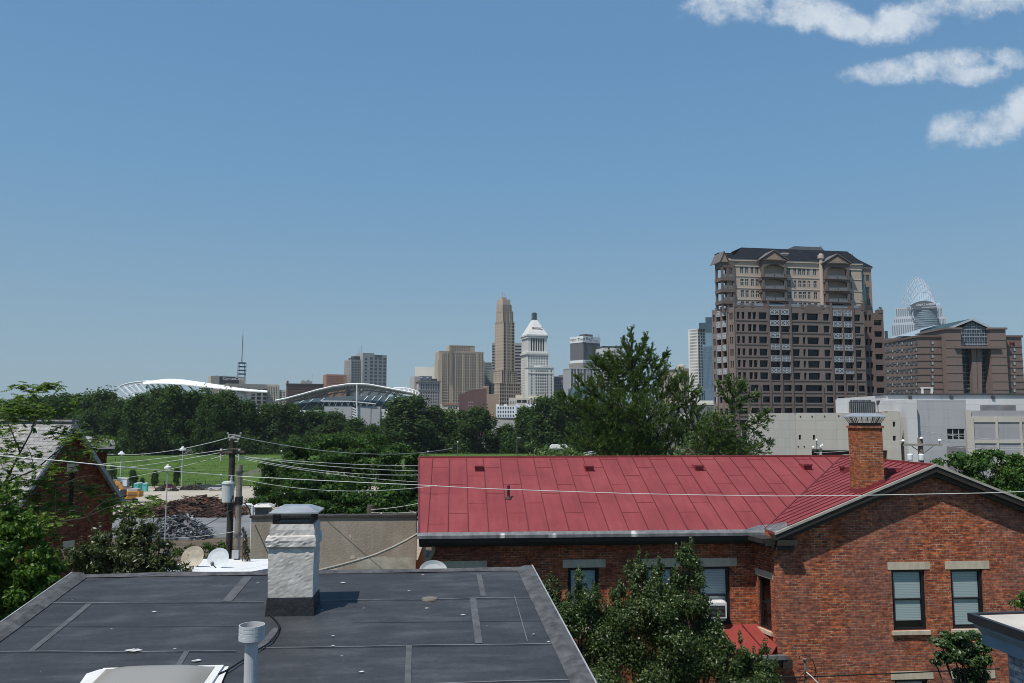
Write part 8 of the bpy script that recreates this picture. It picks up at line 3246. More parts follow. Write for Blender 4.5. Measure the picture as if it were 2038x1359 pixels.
C_ = b.fr.hit(1922, 795, 0)
bw = (b.fr.hit(1886, 875, 0).x, b.fr.hit(1886, 875, 0).z, b.fr.hit(1920, 853, 0).x, b.fr.hit(1920, 853, 0).z)
wall_holes(m, B_.x, 0, C_.x, A.z, [bw], .35, 0)
m.add([(B_.x, 0, A.z), (C_.x, 0, A.z), (C_.x, 12, A.z), (B_.x, 12, A.z)], [(0, 1, 2, 3)])
b.part(m, 'wall', hgr)
mm_ = MB()
w_, h_ = bw[2] - bw[0], bw[3] - bw[1]
for k in range(4):
 x = bw[0] + w_ * k / 3
 mm_.box(max(bw[0], x - .05), .10, bw[1], min(bw[2], x + .05), .2, bw[3])
for k in range(3):
 z = bw[1] + h_ * k / 2
 mm_.box(bw[0], .101, max(bw[1], z - .05), bw[2], .199, min(bw[3], z + .05))
wf_ = b.part(mm_, 'window', M('win_frame_grey', (0.45, 0.46, 0.47), .6))
MB().box(bw[0], .25, bw[1], bw[2], .3, bw[3]).build('pane', gl1, wf_)
m = MB()
q0, q1 = b.fr.hit(1886, 908, -.1), b.fr.hit(1921, 887, -.1)
m.box(q0.x, -.1, q0.z - 3, q1.x, -.003, q1.z)
b.part(m, 'loading_door', M('door_grey', (0.20, 0.185, 0.195), .7, .05, .3))
m = MB()
D_ = b.fr.hit(2075, 817, -.4)
E_ = b.fr.hit(1922, 817, -.4)
m.box(E_.x, -.4, 0, D_.x, 12, E_.z)
b.part(m, 'panel_wall', hgr2)
m = MB()
be2 = M('pilaster_beige', (0.52, 0.48, 0.42), .9, .08, .3)
for px, w_ in ((1922, 10), (1932, 4), (1980, 4), (2028, 4), (2072, 4)):
 q0, q1 = b.fr.hit(px, 817, -.55), b.fr.hit(px + w_, 817, -.55)
 m.box(q0.x, -.62, 0, q1.x, -.403, E_.z + (.1 if w_ == 10 else -1))
for y0, y1 in ((829, 840), (876, 882)):
 m.box(E_.x + .7, -.52, b.fr.hit(1980, y1, -.5).z, D_.x, -.405, b.fr.hit(1980, y0, -.5).z)
b.part(m, 'pilaster', be2)
m = MB()
v = 10
A, B_, C_ = b.fr.hit(1742, 788, v + 6), b.fr.hit(1764.6, 786, v), b.fr.hit(2085, 787, v)
m.prism([(A.x, v + 6), (B_.x, v), (C_.x, v), (C_.x, v + 25), (A.x, v + 25)], 0, B_.z)
b.part(m, 'upper_block', hwh)
m = MB()
m.bar((A.x, v + 5.9, B_.z + .12), (B_.x, v - .1, B_.z + .12), .3, .25).bar((B_.x, v - .1, B_.z + .12), (C_.x, v - .1, B_.z + .12), .3, .25)
q0, q1 = b.fr.hit(1785, 814, v), b.fr.hit(1803, 811.5, v)
m.box(q0.x, v - .1, q0.z, q1.x, v - .003, q1.z)
for px in (1811, 1893, 1976):
 q = b.fr.hit(px, 791, v)
 m.box(q.x - .25, v - .2, q.z - .25, q.x + .25, v - .003, q.z + .25)
b.part(m, 'roof_edge', darkr)
m = MB()
q0, q1 = b.fr.hit(1951, 817, v), b.fr.hit(2021, 806, v)
nl = 34
for k in range(nl):
 x = q0.x + (q1.x - q0.x) * k / nl
 m.box(x, v - .12, q0.z, x + (q1.x - q0.x) / nl * .6, v - .003, q1.z)
m.box(q0.x, v - .05, q0.z, q1.x, v - .002, q1.z)
b.part(m, 'louver', M('louver_grey', (0.22, 0.22, 0.235), .7))
m = MB()
q0 = b.fr.hit(1835, 787, v + 2)
m.box(q0.x, v + 2, B_.z, q0.x + .3, v + 2.3, B_.z + 1.2).box(q0.x + 1.6, v + 2, B_.z, q0.x + 1.9, v + 2.3, B_.z + 1.2).box(q0.x - .1, v + 2, B_.z + 1.2, q0.x + 2, v + 2.3, B_.z + 1.4)
b.part(m, 'roof_hatch', hwh)
m = MB()
zroof = b.fr.hit(1582, 821.5, 0).z
q0, q1 = b.fr.hit(1681, 818, 4), b.fr.hit(1692, 794, 4)
m.box(q0.x, 4, zroof - .1, q1.x, 8, q1.z)
b.part(m, 'plant_screen', hwh)
m = MB()
q0, q1 = b.fr.hit(1692, 818, 3.6), b.fr.hit(1741, 799, 3.6)
m.box(q0.x, 3.6, zroof - .1, q1.x, 7, q1.z)
ac_ = b.part(m, 'cooling_unit', M('unit_dark', (0.055, 0.062, 0.07), .5, .3, .6, metal=.3))
m = MB()
for k in range(13):
 x = q0.x + (q1.x - q0.x) * k / 12
 m.box(x - .06, 3.45, zroof, x + .06, 3.597, q1.z - .2)
for k in range(4):
 x = q0.x + (q1.x - q0.x) * (k + .5) / 4
 MB().lathe([(.42, 0), (.45, .3), (.4, .32)], (x, 5, q1.z + .002), 12).build('unit_fan', M('unit_grey', (0.15, 0.16, 0.17), .5, .3, .6), ac_)
b.part(m, 'unit_louver', M('unit_grey'), ac_)
m = MB()
q = b.fr.hit(1747, 803, 3)
m.bar((q.x, 3, zroof - .1), (q.x, 3, q.z), .1)
m.frustum([(q.x - .15, 2.9), (q.x + .15, 2.9), (q.x + .15, 3.2), (q.x - .15, 3.2)], q.z - .2, [(q.x - .1, 2.7), (q.x + .3, 2.7), (q.x + .3, 3.3), (q.x - .1, 3.3)], q.z + .5)
q = b.fr.hit(1642, 818, 2)
m.bar((q.x, 2, zroof - .1), (q.x - .5, 2, zroof + .5), .12)
b.part(m, 'roof_siren', M('siren', (0.09, 0.09, 0.1), .6))
m = MB()
for px, y in ((1593, 828.5), (1616, 828.5), (1641, 828), (1669, 827.5), (1588.5, 888.5), (1600.5, 888.5)):
 q = b.fr.hit(px, y, 0)
 m.box(q.x - .1, -.06, q.z - .1, q.x + .1, -.003, q.z + .1)
b.part(m, 'wall_drain', black)
MB().box(op[0] + .1, 2.0, 0, op[2], 2.3, op[3] + .3).build('dock_recess', M('dock_dark', (0.05, 0.05, 0.05), .9), b.root)
finish_windows()

# ------------------------------------------------------------------ trees
lf_far = leafm('leaf_far', (0.013, 0.031, 0.009), (0.030, 0.065, 0.015), (0.064, 0.115, 0.026), .24, .06, .6)
lf_far2 = leafm('leaf_far_b', (0.016, 0.034, 0.010), (0.034, 0.066, 0.018), (0.068, 0.11, 0.032), .22, .06, .6)
lf_mid = leafm('leaf_mid', (0.012, 0.034, 0.007), (0.028, 0.07, 0.012), (0.062, 0.125, 0.022), .25, .12, .5)
lf_pear = leafm('leaf_pear', (0.018, 0.040, 0.012), (0.048, 0.084, 0.023), (0.145, 0.18, 0.058), .25, .38, .4)
lf_bright = leafm('leaf_bright', (0.03, 0.08, 0.011), (0.075, 0.16, 0.02), (0.16, 0.26, 0.04), .38, .3)
lf_olive = leafm('leaf_olive', (0.024, 0.038, 0.014), (0.06, 0.082, 0.028), (0.16, 0.17, 0.075), .24, .4, .4)
lf_pine = leafm('needle', (0.022, 0.055, 0.014), (0.078, 0.145, 0.032), (0.21, 0.28, 0.078), .3, .2)
lf_spruce = leafm('needle_light', (0.035, 0.08, 0.018), (0.085, 0.15, 0.035), (0.16, 0.22, 0.07), .2, .3)
bark = M('bark', (0.085, 0.068, 0.052), 0.95, 0.35, 4, bump=0.5)
bark_l = M('bark_pale', (0.22, 0.19, 0.16), 0.9, 0.3, 5, bump=0.4)

def crown_blobs(rng, w, h, d, n, lump=.24):
 """clumps over an uneven crown: w, d across, h tall, base at z=0"""
 out = []
 for i in range(n):
  t = rng.random() ** .8
  z = h * (.10 + .88 * t)
  prof = math.sqrt(max(0.02, 1 - ((t - .38) / .66) ** 2))
  a = rng.random() * 2 * pi
  k = (.55 + .45 * rng.random()) * prof
  s = lump * (.65 + .7 * rng.random())
  out.append((w / 2 * k * cos(a) * .9, d / 2 * k * sin(a) * .9, z - h * s * .15, w * s * .62, d * s * .62, h * s * .5, 1.0))
 out.append((0, 0, h * .45, w * .3, d * .3, h * .36, 2.0))
 return out

def far_proto(seed, w=13.0, h=19.0, mat=None):
 rng = np.random.default_rng(seed)
 bl = crown_blobs(rng, w, h, w * .9, 40, .27)
 C, O = blob_leaves(rng, bl, 260, .5, .4)
 n = len(C)
 Nn = O / np.linalg.norm(O, axis=1, keepdims=True) + .6 * rnd_dirs(rng, n)
 D = np.cross(Nn, rnd_dirs(rng, n))
 ls = .72 * (.6 + .8 * rng.random(n))
 cm = leaf_mesh('crown', C + np.array([0, 0, 4.0]), D, Nn, ls, ls * .75, mat or lf_far)
 m = MB()
 m.tube([(0, 0, -2), (.15, 0, 3), (-.1, .1, 8), (0, 0, 13)], .42, 7, .16)
 for b_ in bl[:9]:
  m.tube([(0, 0, 4 + R.random() * 3), (b_[0] * .5, b_[1] * .5, b_[2] * .6 + 5), (b_[0] * .85, b_[1] * .85, b_[2] + 4)], .16, 5, .05)
 return cm, m.mesh('trunk', bark)

PROTO = [far_proto(100 + i, mat=(lf_far2 if i in (1, 4) else lf_mid if i == 3 else lf_far)) for i in range(6)]
PROTO_MID = [far_proto(200 + i, mat=lf_mid) for i in range(2)]

def place_tree(name, label, px, ytop, Y, wpx, k, group=None, zb=None, protos=None, cat='tree'):
 pr = (protos or PROTO)
 cm, tm = pr[k % len(pr)]
 x = P(px, ytop, Y).x
 zb = zt(x, Y) - .4 if zb is None else zb
 h = P(px, ytop, Y).z - zb
 w = wpx * Y / F
 o = thing(name, label, cat, (x, Y, zb), R.random() * 6.28, group)
 o.scale = (w / 13.0, w / 13.0, h / 23.0)
 link('crown', cm, o)
 link('trunk', tm, o)
 return o

GB = 'trees of the belt behind the lawn'
belt = [
 (10, 800, 345, 90, 'dark tree of the belt at the far left edge behind locust sprays'),
 (75, 793, 350, 80, 'belt tree behind the upright locust spray at left'),
 (125, 788, 340, 80, 'belt tree above the peak of the shingle roof'),
 (172, 785, 335, 70, 'belt tree right of the shingle roof peak below open sky'),
 (208, 780, 330, 60, 'belt tree just left of the stadium truss end'),
 (246, 799, 322, 62, 'lower belt tree under the fan of stadium trusses'),
 (284, 790, 315, 62, 'belt tree in front of the left end of the first canopy'),
 (318, 777, 312, 66, 'tall belt tree before the highest part of left canopy'),
 (352, 773, 310, 64, 'tallest belt tree piercing the first canopy outline'),
 (392, 779, 314, 66, 'belt tree below the middle of the first canopy'),
 (449, 782, 316, 62, 'belt tree between two slanting canopy struts'),
 (424, 792, 306, 50, 'shorter belt tree left of the slanting canopy struts'),
 (486, 803, 318, 52, 'belt tree at the foot of right canopy strut'),
 (540, 807, 322, 60, 'belt tree below the gap between both canopies'),
 (576, 806, 326, 56, 'belt tree before the low end of second canopy'),
 (620, 816, 330, 60, 'belt tree in front of the green stadium seats'),
 (664, 822, 330, 60, 'belt tree before the grey stair tower of stadium'),
 (704, 836, 326, 56, 'low belt tree below the floodlight mast'),
 (741, 848, 318, 40, 'lowest belt tree left of the big round one'),
 (812, 793, 300, 96, 'big round belt tree covering right end of second canopy'),
 (862, 812, 310, 60, 'belt tree below the ornate grey block'),
 (908, 818, 312, 64, 'belt tree in front of cream block with rust roof edge'),
 (950, 814, 306, 62, 'belt tree below the maroon brick block'),
 (1004, 848, 312, 56, 'low belt tree hiding the foot of the flood wall'),
 (1052, 815, 308, 50, 'belt tree below the white low flats'),
 (1092, 794, 300, 76, 'high belt tree right of white tower beside pine'),
 (1148, 800, 306, 80, 'belt tree behind the left limbs of pine'),
 (1225, 815, 312, 90, 'belt tree behind the trunk of pine'),
]
for i, (px, yt, Y, w, lab) in enumerate(belt):
 place_tree('belt_tree', lab, px, yt, Y, w * 1.35, i, GB)
rng = np.random.default_rng(31)
bl = []
for i in range(360):
 px = rng.uniform(-560, 1320)
 Y = rng.uniform(296, 345)
 q = P(px, 830, Y)
 top = np.interp(px, [0, 250, 500, 740, 800, 1000, 1060, 1320], [11, 10, 7.5, 4.5, 7.5, 3.5, 7, 7])
 z = zt(q.x, Y) + rng.uniform(.1, 1.0) * (top + 6) * .8
 r_ = rng.uniform(2.0, 4.2)
 bl.append((q.x, Y, z, r_ * 1.2, r_, r_, 1))
tag(foliage('wood_understorey', rng, bl, 300, .8, .62, lf_far, None, .4, .3), kind='stuff')

big = thing('shade_tree', 'broad dark green tree spreading behind the wires left of red roof', 'tree', (P(690, 900, 105).x, 105, zt(0, 105) - .3))
rng = np.random.default_rng(8)
bl = []
o_ = big.location
for px, py, rx, ry, Y in [(610, 905, 45, 28, 103), (650, 885, 40, 25, 106), (700, 878, 50, 22, 108), (750, 890, 45, 25, 106), (795, 905, 40, 25, 104), (560, 930, 40, 25, 102), (620, 940, 55, 35, 100), (700, 930, 65, 40, 99), (780, 945, 50, 40, 100),
                          (530, 950, 32, 20, 102), (560, 975, 45, 25, 98), (640, 985, 60, 30, 96), (730, 985, 60, 35, 96), (800, 985, 45, 35, 98), (830, 930, 25, 30, 104), (600, 1005, 70, 22, 95), (720, 1020, 80, 22, 94), (520, 990, 25, 15, 100), (680, 900, 70, 35, 112), (835, 980, 20, 40, 104),
                          (585, 915, 25, 18, 100), (725, 905, 40, 22, 98), (660, 955, 40, 25, 94), (770, 915, 30, 20, 98), (770, 985, 50, 30, 93), (815, 975, 35, 35, 95), (790, 1012, 60, 20, 92), (740, 1000, 60, 24, 92), (660, 1012, 60, 18, 92), (560, 1000, 45, 20, 94), (845, 1010, 25, 25, 95), (610, 965, 45, 25, 93)]:
 q = P(px, py, Y) - Vector(o_)
 s = Y / F
 k = 6
 for _ in range(k):
  a, t = rng.random() * 6.28, rng.random() ** .5
  bl.append((q.x + rx * s * t * .8 * cos(a), q.y + rng.normal() * 1.2, q.z + ry * s * t * .8 * sin(a), rx * s * .42, rx * s * .40, ry * s * .46, rx * ry / 900))
foliage('crown', rng, bl, 230, .38, .24, lf_mid, big, .5, .4)
m = MB()
m.tube([(0, 0, -1), (.1, 0, 3), (-.2, 0, 7)], .45, 9, .3)
for i in range(0, len(bl), 9):
 b_ = bl[i]
 m.tube([(0, 0, 4), (b_[0] * .5, b_[1] * .5, 4 + b_[2] * .4), (b_[0], b_[1], b_[2])], .14, 5, .04)
m.build('trunk', bark, big)

for i, (px, yt, Y, w, lab) in enumerate([(265, 936, 231, 18, 'sapling above the teal toilets hiding a white globe lamp'), (309, 937, 231, 16, 'small sapling between the toilets and near lamp post'), (352, 931, 232, 15, 'slender upright sapling left of the tall lamp post'),
                                         (225, 925, 228, 20, 'dark sapling beside the white trailer by brick gable'), (283, 951, 228, 10, 'tiny dark shrub behind the teal toilets')]):
 place_tree('sapling', lab, px, yt, Y, w, i, 'young trees along the lawn foot', protos=PROTO_MID)

# ------------------------------------------------------------------ pine behind the red ridge
pine = thing('pine_tree', 'big dark ragged pine rising behind the middle of the red roof', 'tree', (P(1268, 900, 60).x, 60, -1.2))
rng = np.random.default_rng(17)

def needles(rng, tufts, per, L, W, name, mat, parent, spread=.6):
 """tufts: (pos, direction, length): a twig of needles along the direction"""
 T = np.array([t[0] for t in tufts])
 Dd = np.array([t[1] for t in tufts])
 Ln = np.array([t[2] for t in tufts])
 n = len(T)
 idx = np.repeat(np.arange(n), per)
 u = rng.random(len(idx))
 d = Dd[idx] + spread * rnd_dirs(rng, len(idx))
 d /= np.linalg.norm(d, axis=1, keepdims=True)
 ll = L * (.6 + .7 * rng.random(len(idx)))
 C = T[idx] + Dd[idx] * (Ln[idx] * u)[:, None] + d * (ll * .5)[:, None]
 me = leaf_mesh(name, C, d, rnd_dirs(rng, len(idx)), ll, W, mat, .05)
 return link(name, me, parent)

def conifer(root, limbs, blobs, seed, mat, Y, tuft_n=26, twig_mat=bark, L=.2, W=.035, up=.55, per=26):
 rng = np.random.default_rng(seed)
 o = Vector(root.location)
 m = MB()
 tufts = []
 for pts, r0, r1, leafy in limbs:
  pp = [P(x, y, Y + dy) - o for x, y, dy in pts]
  m.tube(pp, r0, 6, r1)
  if leafy > 0:
   for k in range(int(leafy)):
    t = rng.random() * (len(pp) - 1)
    i = int(t)
    p = pp[i].lerp(pp[min(i + 1, len(pp) - 1)], t - i)
    ax = (pp[min(i + 1, len(pp) - 1)] - pp[i]).normalized()
    d = Vector(ax * .8 + Vector(rng.normal(0, .45, 3)) + Vector((0, 0, .3))).normalized()
    ln = rng.uniform(.15, .55)
    m.tube([p, p + d * ln], .012, 3, .006)
    tufts.append((tuple(p), tuple(d), ln))
 tk = m
 s = Y / F
 for px, py, rx, ry, dy, w in blobs:
  c_ = P(px, py, Y + dy) - o
  for k in range(int(tuft_n * w)):
   d0 = rnd_dirs(rng, 1)[0]
   t = .25 + .75 * rng.random() ** .5
   p = Vector((c_.x + d0[0] * rx * s * t, c_.y + d0[1] * rx * s * .8 * t, c_.z + d0[2] * ry * s * t))
   d = Vector((d0[0], d0[1], d0[2] * .6 + up)) + Vector(rng.normal(0, .25, 3))
   d.normalize()
   ln = rng.uniform(.3, .85)
   tk.tube([p - d * .35, p + d * ln], .012, 3, .006)
   tufts.append((tuple(p), tuple(d), ln))
 tk.build('trunk', twig_mat, root)
 needles(rng, tufts, per, L, W, 'crown', mat, root)

limbs = [([(1268, 1000, 0), (1268, 900, 0), (1266, 800, 0), (1258, 730, 0), (1254, 690, 0)], .24, .05, 0),
         ([(1258, 745, 0), (1248, 705, 0), (1239, 668, 0)], .05, .02, 34), ([(1257, 720, 0), (1256, 690, 0), (1256, 658, 0)], .05, .02, 44),
         ([(1260, 735, 0), (1275, 700, .4), (1286, 670, .5)], .05, .02, 40), ([(1264, 760, 0), (1285, 725, .5), (1298, 692, .6)], .05, .02, 36), ([(1266, 790, 0), (1300, 745, .5), (1318, 720, .5), (1327, 702, .5)], .05, .02, 44),
         ([(1262, 770, 0), (1225, 730, -.4), (1212, 705, -.4)], .05, .02, 34), ([(1264, 790, 0), (1205, 735, -.5), (1180, 712, -.5)], .05, .02, 44),
         ([(1266, 840, 0), (1200, 800, -.6), (1165, 770, -.8), (1148, 752, -.8)], .06, .02, 40), ([(1266, 870, 0), (1190, 835, -.8), (1140, 800, -1), (1118, 785, -1)], .07, .02, 44),
         ([(1266, 830, 0), (1320, 790, .6), (1352, 762, .8), (1360, 742, .8)], .06, .02, 44), ([(1266, 860, 0), (1330, 825, .8), (1372, 800, 1), (1392, 778, 1)], .06, .02, 44),
         ([(1268, 890, 0), (1340, 870, 1), (1392, 850, 1), (1420, 835, 1)], .06, .02, 44), ([(1268, 905, 0), (1180, 890, -1), (1135, 870, -1)], .06, .02, 30)]
blobs = [(1238, 715, 14, 22, 0, .5), (1256, 715, 15, 26, 0, .7), (1277, 712, 12, 22, .3, .5), (1293, 725, 12, 20, .3, .5), (1312, 735, 14, 18, .3, .5), (1210, 740, 22, 22, -.4, .9), (1190, 730, 14, 16, -.4, .5),
         (1245, 755, 34, 28, 0, 1.8), (1285, 762, 34, 26, .3, 1.5), (1325, 760, 18, 18, .5, .6), (1205, 778, 32, 26, -.4, 1.5), (1170, 778, 22, 20, -.8, .7), (1255, 800, 46, 34, 0, 2.4), (1315, 800, 38, 30, .5, 1.8), (1358, 775, 20, 24, .8, .9),
         (1372, 810, 26, 22, 1, .9), (1150, 808, 30, 18, -.8, .9), (1185, 825, 40, 28, -.7, 1.7), (1130, 795, 18, 14, -1, .4), (1245, 850, 55, 34, 0, 2.8), (1315, 850, 48, 32, .6, 2.2), (1372, 850, 40, 26, 1, 1.7), (1405, 845, 26, 20, 1, .9),
         (1180, 868, 48, 26, -.8, 1.8), (1240, 890, 60, 24, 0, 2.2), (1320, 888, 60, 24, .6, 2.2), (1390, 880, 40, 24, 1, 1.5), (1160, 895, 40, 16, -1, 1.1), (1290, 830, 40, 40, -1.5, 2.0), (1225, 815, 40, 30, -1.5, 1.6), (1345, 905, 60, 16, .5, 1.2), (1250, 910, 70, 14, 0, 1.5), (1420, 900, 30, 18, 1, .9)]
conifer(pine, limbs, blobs, 17, lf_pine, 60, 58, M('pine_bark', (0.04, 0.034, 0.025), .95, .3, 4), .22, .048, .95, 34)

spr = thing('spruce_tree', 'thin sparse yellow green conifer with bare drooping limbs right of pine', 'tree', (P(1462, 900, 55).x, 55, -.8))
limbs = [([(1466, 1000, 0), (1463, 900, 0), (1461, 830, 0), (1459, 790, 0), (1452, 752, 0)], .13, .03, 0),
         ([(1459, 790, 0), (1453, 770, 0), (1447, 750, 0)], .03, .015, 36), ([(1460, 800, 0), (1470, 780, .2), (1476, 762, .3)], .03, .015, 34), ([(1460, 815, 0), (1446, 795, -.2), (1436, 778, -.3), (1430, 768, -.3)], .03, .015, 30),
         ([(1461, 820, 0), (1480, 800, .3), (1497, 788, .4), (1507, 787, .4)], .03, .015, 32), ([(1461, 840, 0), (1456, 815, .1), (1456, 800, .1)], .03, .015, 22),
         ([(1463, 875, 0), (1480, 852, -.2), (1493, 825, -.3), (1497, 806, -.3)], .05, .015, 10), ([(1466, 840, 0), (1490, 850, .3), (1512, 866, .5), (1534, 881, .6)], .05, .015, 48), ([(1490, 850, .3), (1506, 838, .4), (1519, 828, .5), (1527, 820, .5)], .04, .015, 30),
         ([(1462, 880, 0), (1440, 850, -.3), (1420, 830, -.4)], .05, .02, 34), ([(1458, 900, 0), (1475, 880, .2), (1500, 868, .3)], .05, .02, 8), ([(1462, 895, 0), (1430, 880, -.3), (1395, 862, -.4)], .05, .02, 34)]
blobs = [(1452, 766, 7, 12, 0, .3), (1463, 812, 8, 22, 0, .5), (1473, 776, 7, 12, .2, .3), (1428, 845, 20, 16, -.3, .9), (1440, 868, 30, 18, -.2, 1.4), (1420, 885, 36, 20, -.3, 1.6), (1465, 890, 36, 16, 0, 1.3), (1498, 896, 30, 12, .3, .8), (1440, 902, 50, 12, 0, 1.4), (1398, 870, 18, 14, -.4, .6), (1512, 842, 8, 8, .4, .25), (1525, 830, 6, 8, .5, .2), (1385, 898, 30, 12, -.4, .8)]
conifer(spr, limbs, blobs, 23, lf_spruce, 55, 75, bark_l, .19, .045, .25, 30)

low = thing('shrub', 'low green shrub tops over the red ridge below white bus', 'shrub', (P(1100, 905, 52).x, 52, -.6))
rng = np.random.default_rng(4)
bl = []
for px, py, rx, ry in [(1070, 899, 12, 8), (1085, 893, 10, 10), (1100, 899, 16, 9), (1118, 902, 16, 9), (1137, 899, 14, 9), (1060, 882, 6, 8), (1050, 888, 8, 8), (1150, 905, 16, 7), (1090, 906, 40, 8)]:
 q = P(px, py, 52) - Vector(low.location)
 bl.append((q.x, q.y, q.z, rx * .0325, rx * .0325, ry * .0325, rx * ry / 100))
foliage('foliage', rng, bl, 110, .17, .07, lf_spruce, low, .3, .5)
m = MB()
for b_ in bl[:7]:
 m.tube([(0, 0, 0), (b_[0] * .7, 0, b_[2] * .6), (b_[0], b_[1], b_[2])], .06, 5, .02)
m.build('stem', bark, low)

# ------------------------------------------------------------------ broadleaf trees set from clumps
def clump_tree(name, label, trunk_px, Y, blobs, leaf, wid, mat, per, seed, cat='tree', zb=0.0, sub=5, shoots=0, shell=.45, up=.35, jit=.75, trunk_r=.14, group=None, droop=.25, bk=None, frac=.5):
 root = thing(name, label, cat, (P(trunk_px, 1000, Y).x, Y, zb), 0, group)
 o = Vector(root.location)
 rng = np.random.default_rng(seed)
 bl, big_ = [], []
 for t in blobs:
  px, py, rx, ry = t[:4]
  dy = t[4] if len(t) > 4 else 0.0
  wt_ = t[5] if len(t) > 5 else 1.0
  s = (Y + dy) / F
  q = P(px, py, Y + dy) - o
  big_.append(q)
  for k in range(sub):
   a, r_ = rng.random() * 6.28, rng.random() ** .5
   bl.append((q.x + rx * s * .72 * r_ * cos(a), q.y + rng.normal() * rx * s * .45, q.z + ry * s * .72 * r_ * sin(a), rx * s * frac, rx * s * frac, ry * s * frac, wt_ * rx * ry / 1000))
  for k in range(shoots):
   u_ = rng.uniform(-.95, .95)
   hs_ = rng.uniform(.09, .20)
   bl.append((q.x + rx * s * u_, q.y + rng.normal() * rx * s * .5, q.z + ry * s * math.sqrt(max(0, 1 - u_ * u_)) * .9 + hs_ * .4, .045, .045, hs_, .085 * hs_ / .2))
 foliage('crown', rng, bl, per, leaf, wid, mat, root, shell, up, jit, droop)
 m = MB()
 ztop = max(q.z for q in big_)
 m.tube([(0, 0, -.2), (.04, 0, ztop * .35), (-.05, .03, ztop * .7)], trunk_r, 8, trunk_r * .45)
 for q in big_:
  st_ = ztop * (.25 + .35 * rng.random())
  m.tube([(0, 0, min(st_, q.z * .8)), (q.x * .45, q.y * .5, (st_ + q.z) / 2), (q.x, q.y, q.z)], trunk_r * .35, 5, .012)
 for i in range(0, len(bl), 2):
  b_ = bl[i]
  q = min(big_, key=lambda t: (t - Vector(b_[:3])).length)
  m.tube([q, q.lerp(Vector(b_[:3]), .6) + Vector((0, 0, .03)), Vector(b_[:3])], .015, 4, .005)
 m.build('trunk', bk or bark, root)
 return root

PG = 'pear trees before the red brick house'
clump_tree('pear_tree', 'dark glossy pear tree left of the blind window, by the grey roof edge', 1150, 20.3,
           [(1092, 1180, 18, 26), (1112, 1215, 26, 34), (1150, 1165, 15, 26), (1158, 1205, 34, 36), (1184, 1195, 14, 22), (1130, 1265, 40, 40), (1185, 1262, 42, 44), (1200, 1225, 24, 26), (1215, 1255, 30, 34), (1165, 1318, 55, 44), (1140, 1345, 40, 34), (1120, 1235, 28, 30, -.4), (1175, 1345, 60, 40, -.5), (1108, 1255, 22, 26), (1150, 1380, 70, 40)],
           .060, .033, lf_pear, 560, 41, group=PG, shoots=3, frac=.62, shell=.25)
clump_tree('pear_tree', 'middle pear tree, its twin tops covering the second long wall window', 1285, 20.0,
           [(1278, 1125, 16, 18), (1262, 1148, 22, 26), (1312, 1142, 14, 22), (1290, 1175, 44, 34), (1228, 1185, 18, 20), (1240, 1220, 36, 34), (1300, 1225, 50, 44), (1250, 1275, 50, 44), (1320, 1285, 52, 46), (1270, 1335, 60, 44), (1215, 1300, 34, 40), (1338, 1230, 28, 40), (1300, 1385, 80, 40)],
           .060, .033, lf_pear, 560, 42, group=PG, shoots=3, frac=.62, shell=.25)
clump_tree('pear_tree', 'tallest pear tree reaching the eaves beside the air conditioner window', 1375, 19.8,
           [(1370, 1093, 10, 14), (1358, 1112, 14, 18), (1378, 1118, 15, 20), (1358, 1142, 18, 26), (1384, 1150, 18, 26), (1372, 1185, 32, 32), (1352, 1220, 26, 34), (1396, 1215, 22, 28), (1382, 1260, 44, 42), (1338, 1185, 20, 28), (1342, 1265, 30, 34), (1430, 1290, 30, 26), (1420, 1258, 24, 26), (1365, 1310, 46, 44), (1420, 1310, 42, 42), (1385, 1355, 60, 40)],
           .060, .033, lf_pear, 560, 43, group=PG, shoots=3, frac=.62, shell=.25)
clump_tree('pear_tree', 'lowest pear tree below the little red bay roof', 1480, 19.4,
           [(1448, 1288, 10, 14), (1474, 1275, 5, 10), (1462, 1310, 26, 26), (1500, 1318, 24, 20), (1522, 1330, 26, 20), (1450, 1345, 40, 34), (1500, 1352, 46, 28), (1540, 1350, 16, 18), (1515, 1300, 8, 10), (1528, 1294, 6, 9), (1480, 1390, 70, 30)],
           .060, .033, lf_pear, 560, 44, group=PG, shoots=1, frac=.55, shell=.25)
clump_tree('small_tree', 'leafy branches in front of gable at the lower right by the painted building', 1960, 15.5,
           [(1872, 1272, 22, 10), (1905, 1268, 22, 12), (1895, 1290, 26, 16), (1928, 1288, 26, 20), (1955, 1275, 18, 18), (1878, 1305, 18, 12), (1915, 1312, 24, 16), (1945, 1318, 24, 22), (1862, 1318, 10, 8), (1925, 1345, 20, 16), (1955, 1350, 18, 20), (1945, 1370, 30, 20)],
           .082, .045, leafm('leaf_branch', (0.02, 0.05, 0.014), (0.045, 0.09, 0.025), (0.09, 0.14, 0.045), .25, .5), 260, 45, trunk_r=.07)
clump_tree('small_tree', 'sprig of leaves entering at the right edge above painted building', 2075, 19.0,
           [(2034, 1180, 8, 10), (2040, 1195, 14, 14), (2018, 1200, 10, 5), (2060, 1200, 24, 26), (2034, 1205, 12, 6)], .08, .045, lf_bright, 150, 46, trunk_r=.05)
clump_tree('broad_tree', 'bright green round tree behind the right slope of gable', 1975, 44,
           [(1893, 915, 22, 10), (1912, 912, 30, 18), (1950, 900, 18, 14), (1955, 925, 40, 26), (1985, 908, 20, 14), (2005, 922, 34, 24), (2035, 925, 28, 22), (1930, 945, 30, 22), (1975, 955, 50, 30), (2025, 960, 45, 34), (2050, 940, 40, 40), (1990, 985, 50, 26), (2030, 1000, 50, 24), (1875, 922, 14, 6), (2020, 908, 14, 9)],
           .20, .11, leafm('leaf_round', (0.02, 0.058, 0.010), (0.045, 0.105, 0.018), (0.09, 0.17, 0.035), .3, .3), 190, 47, trunk_r=.25)

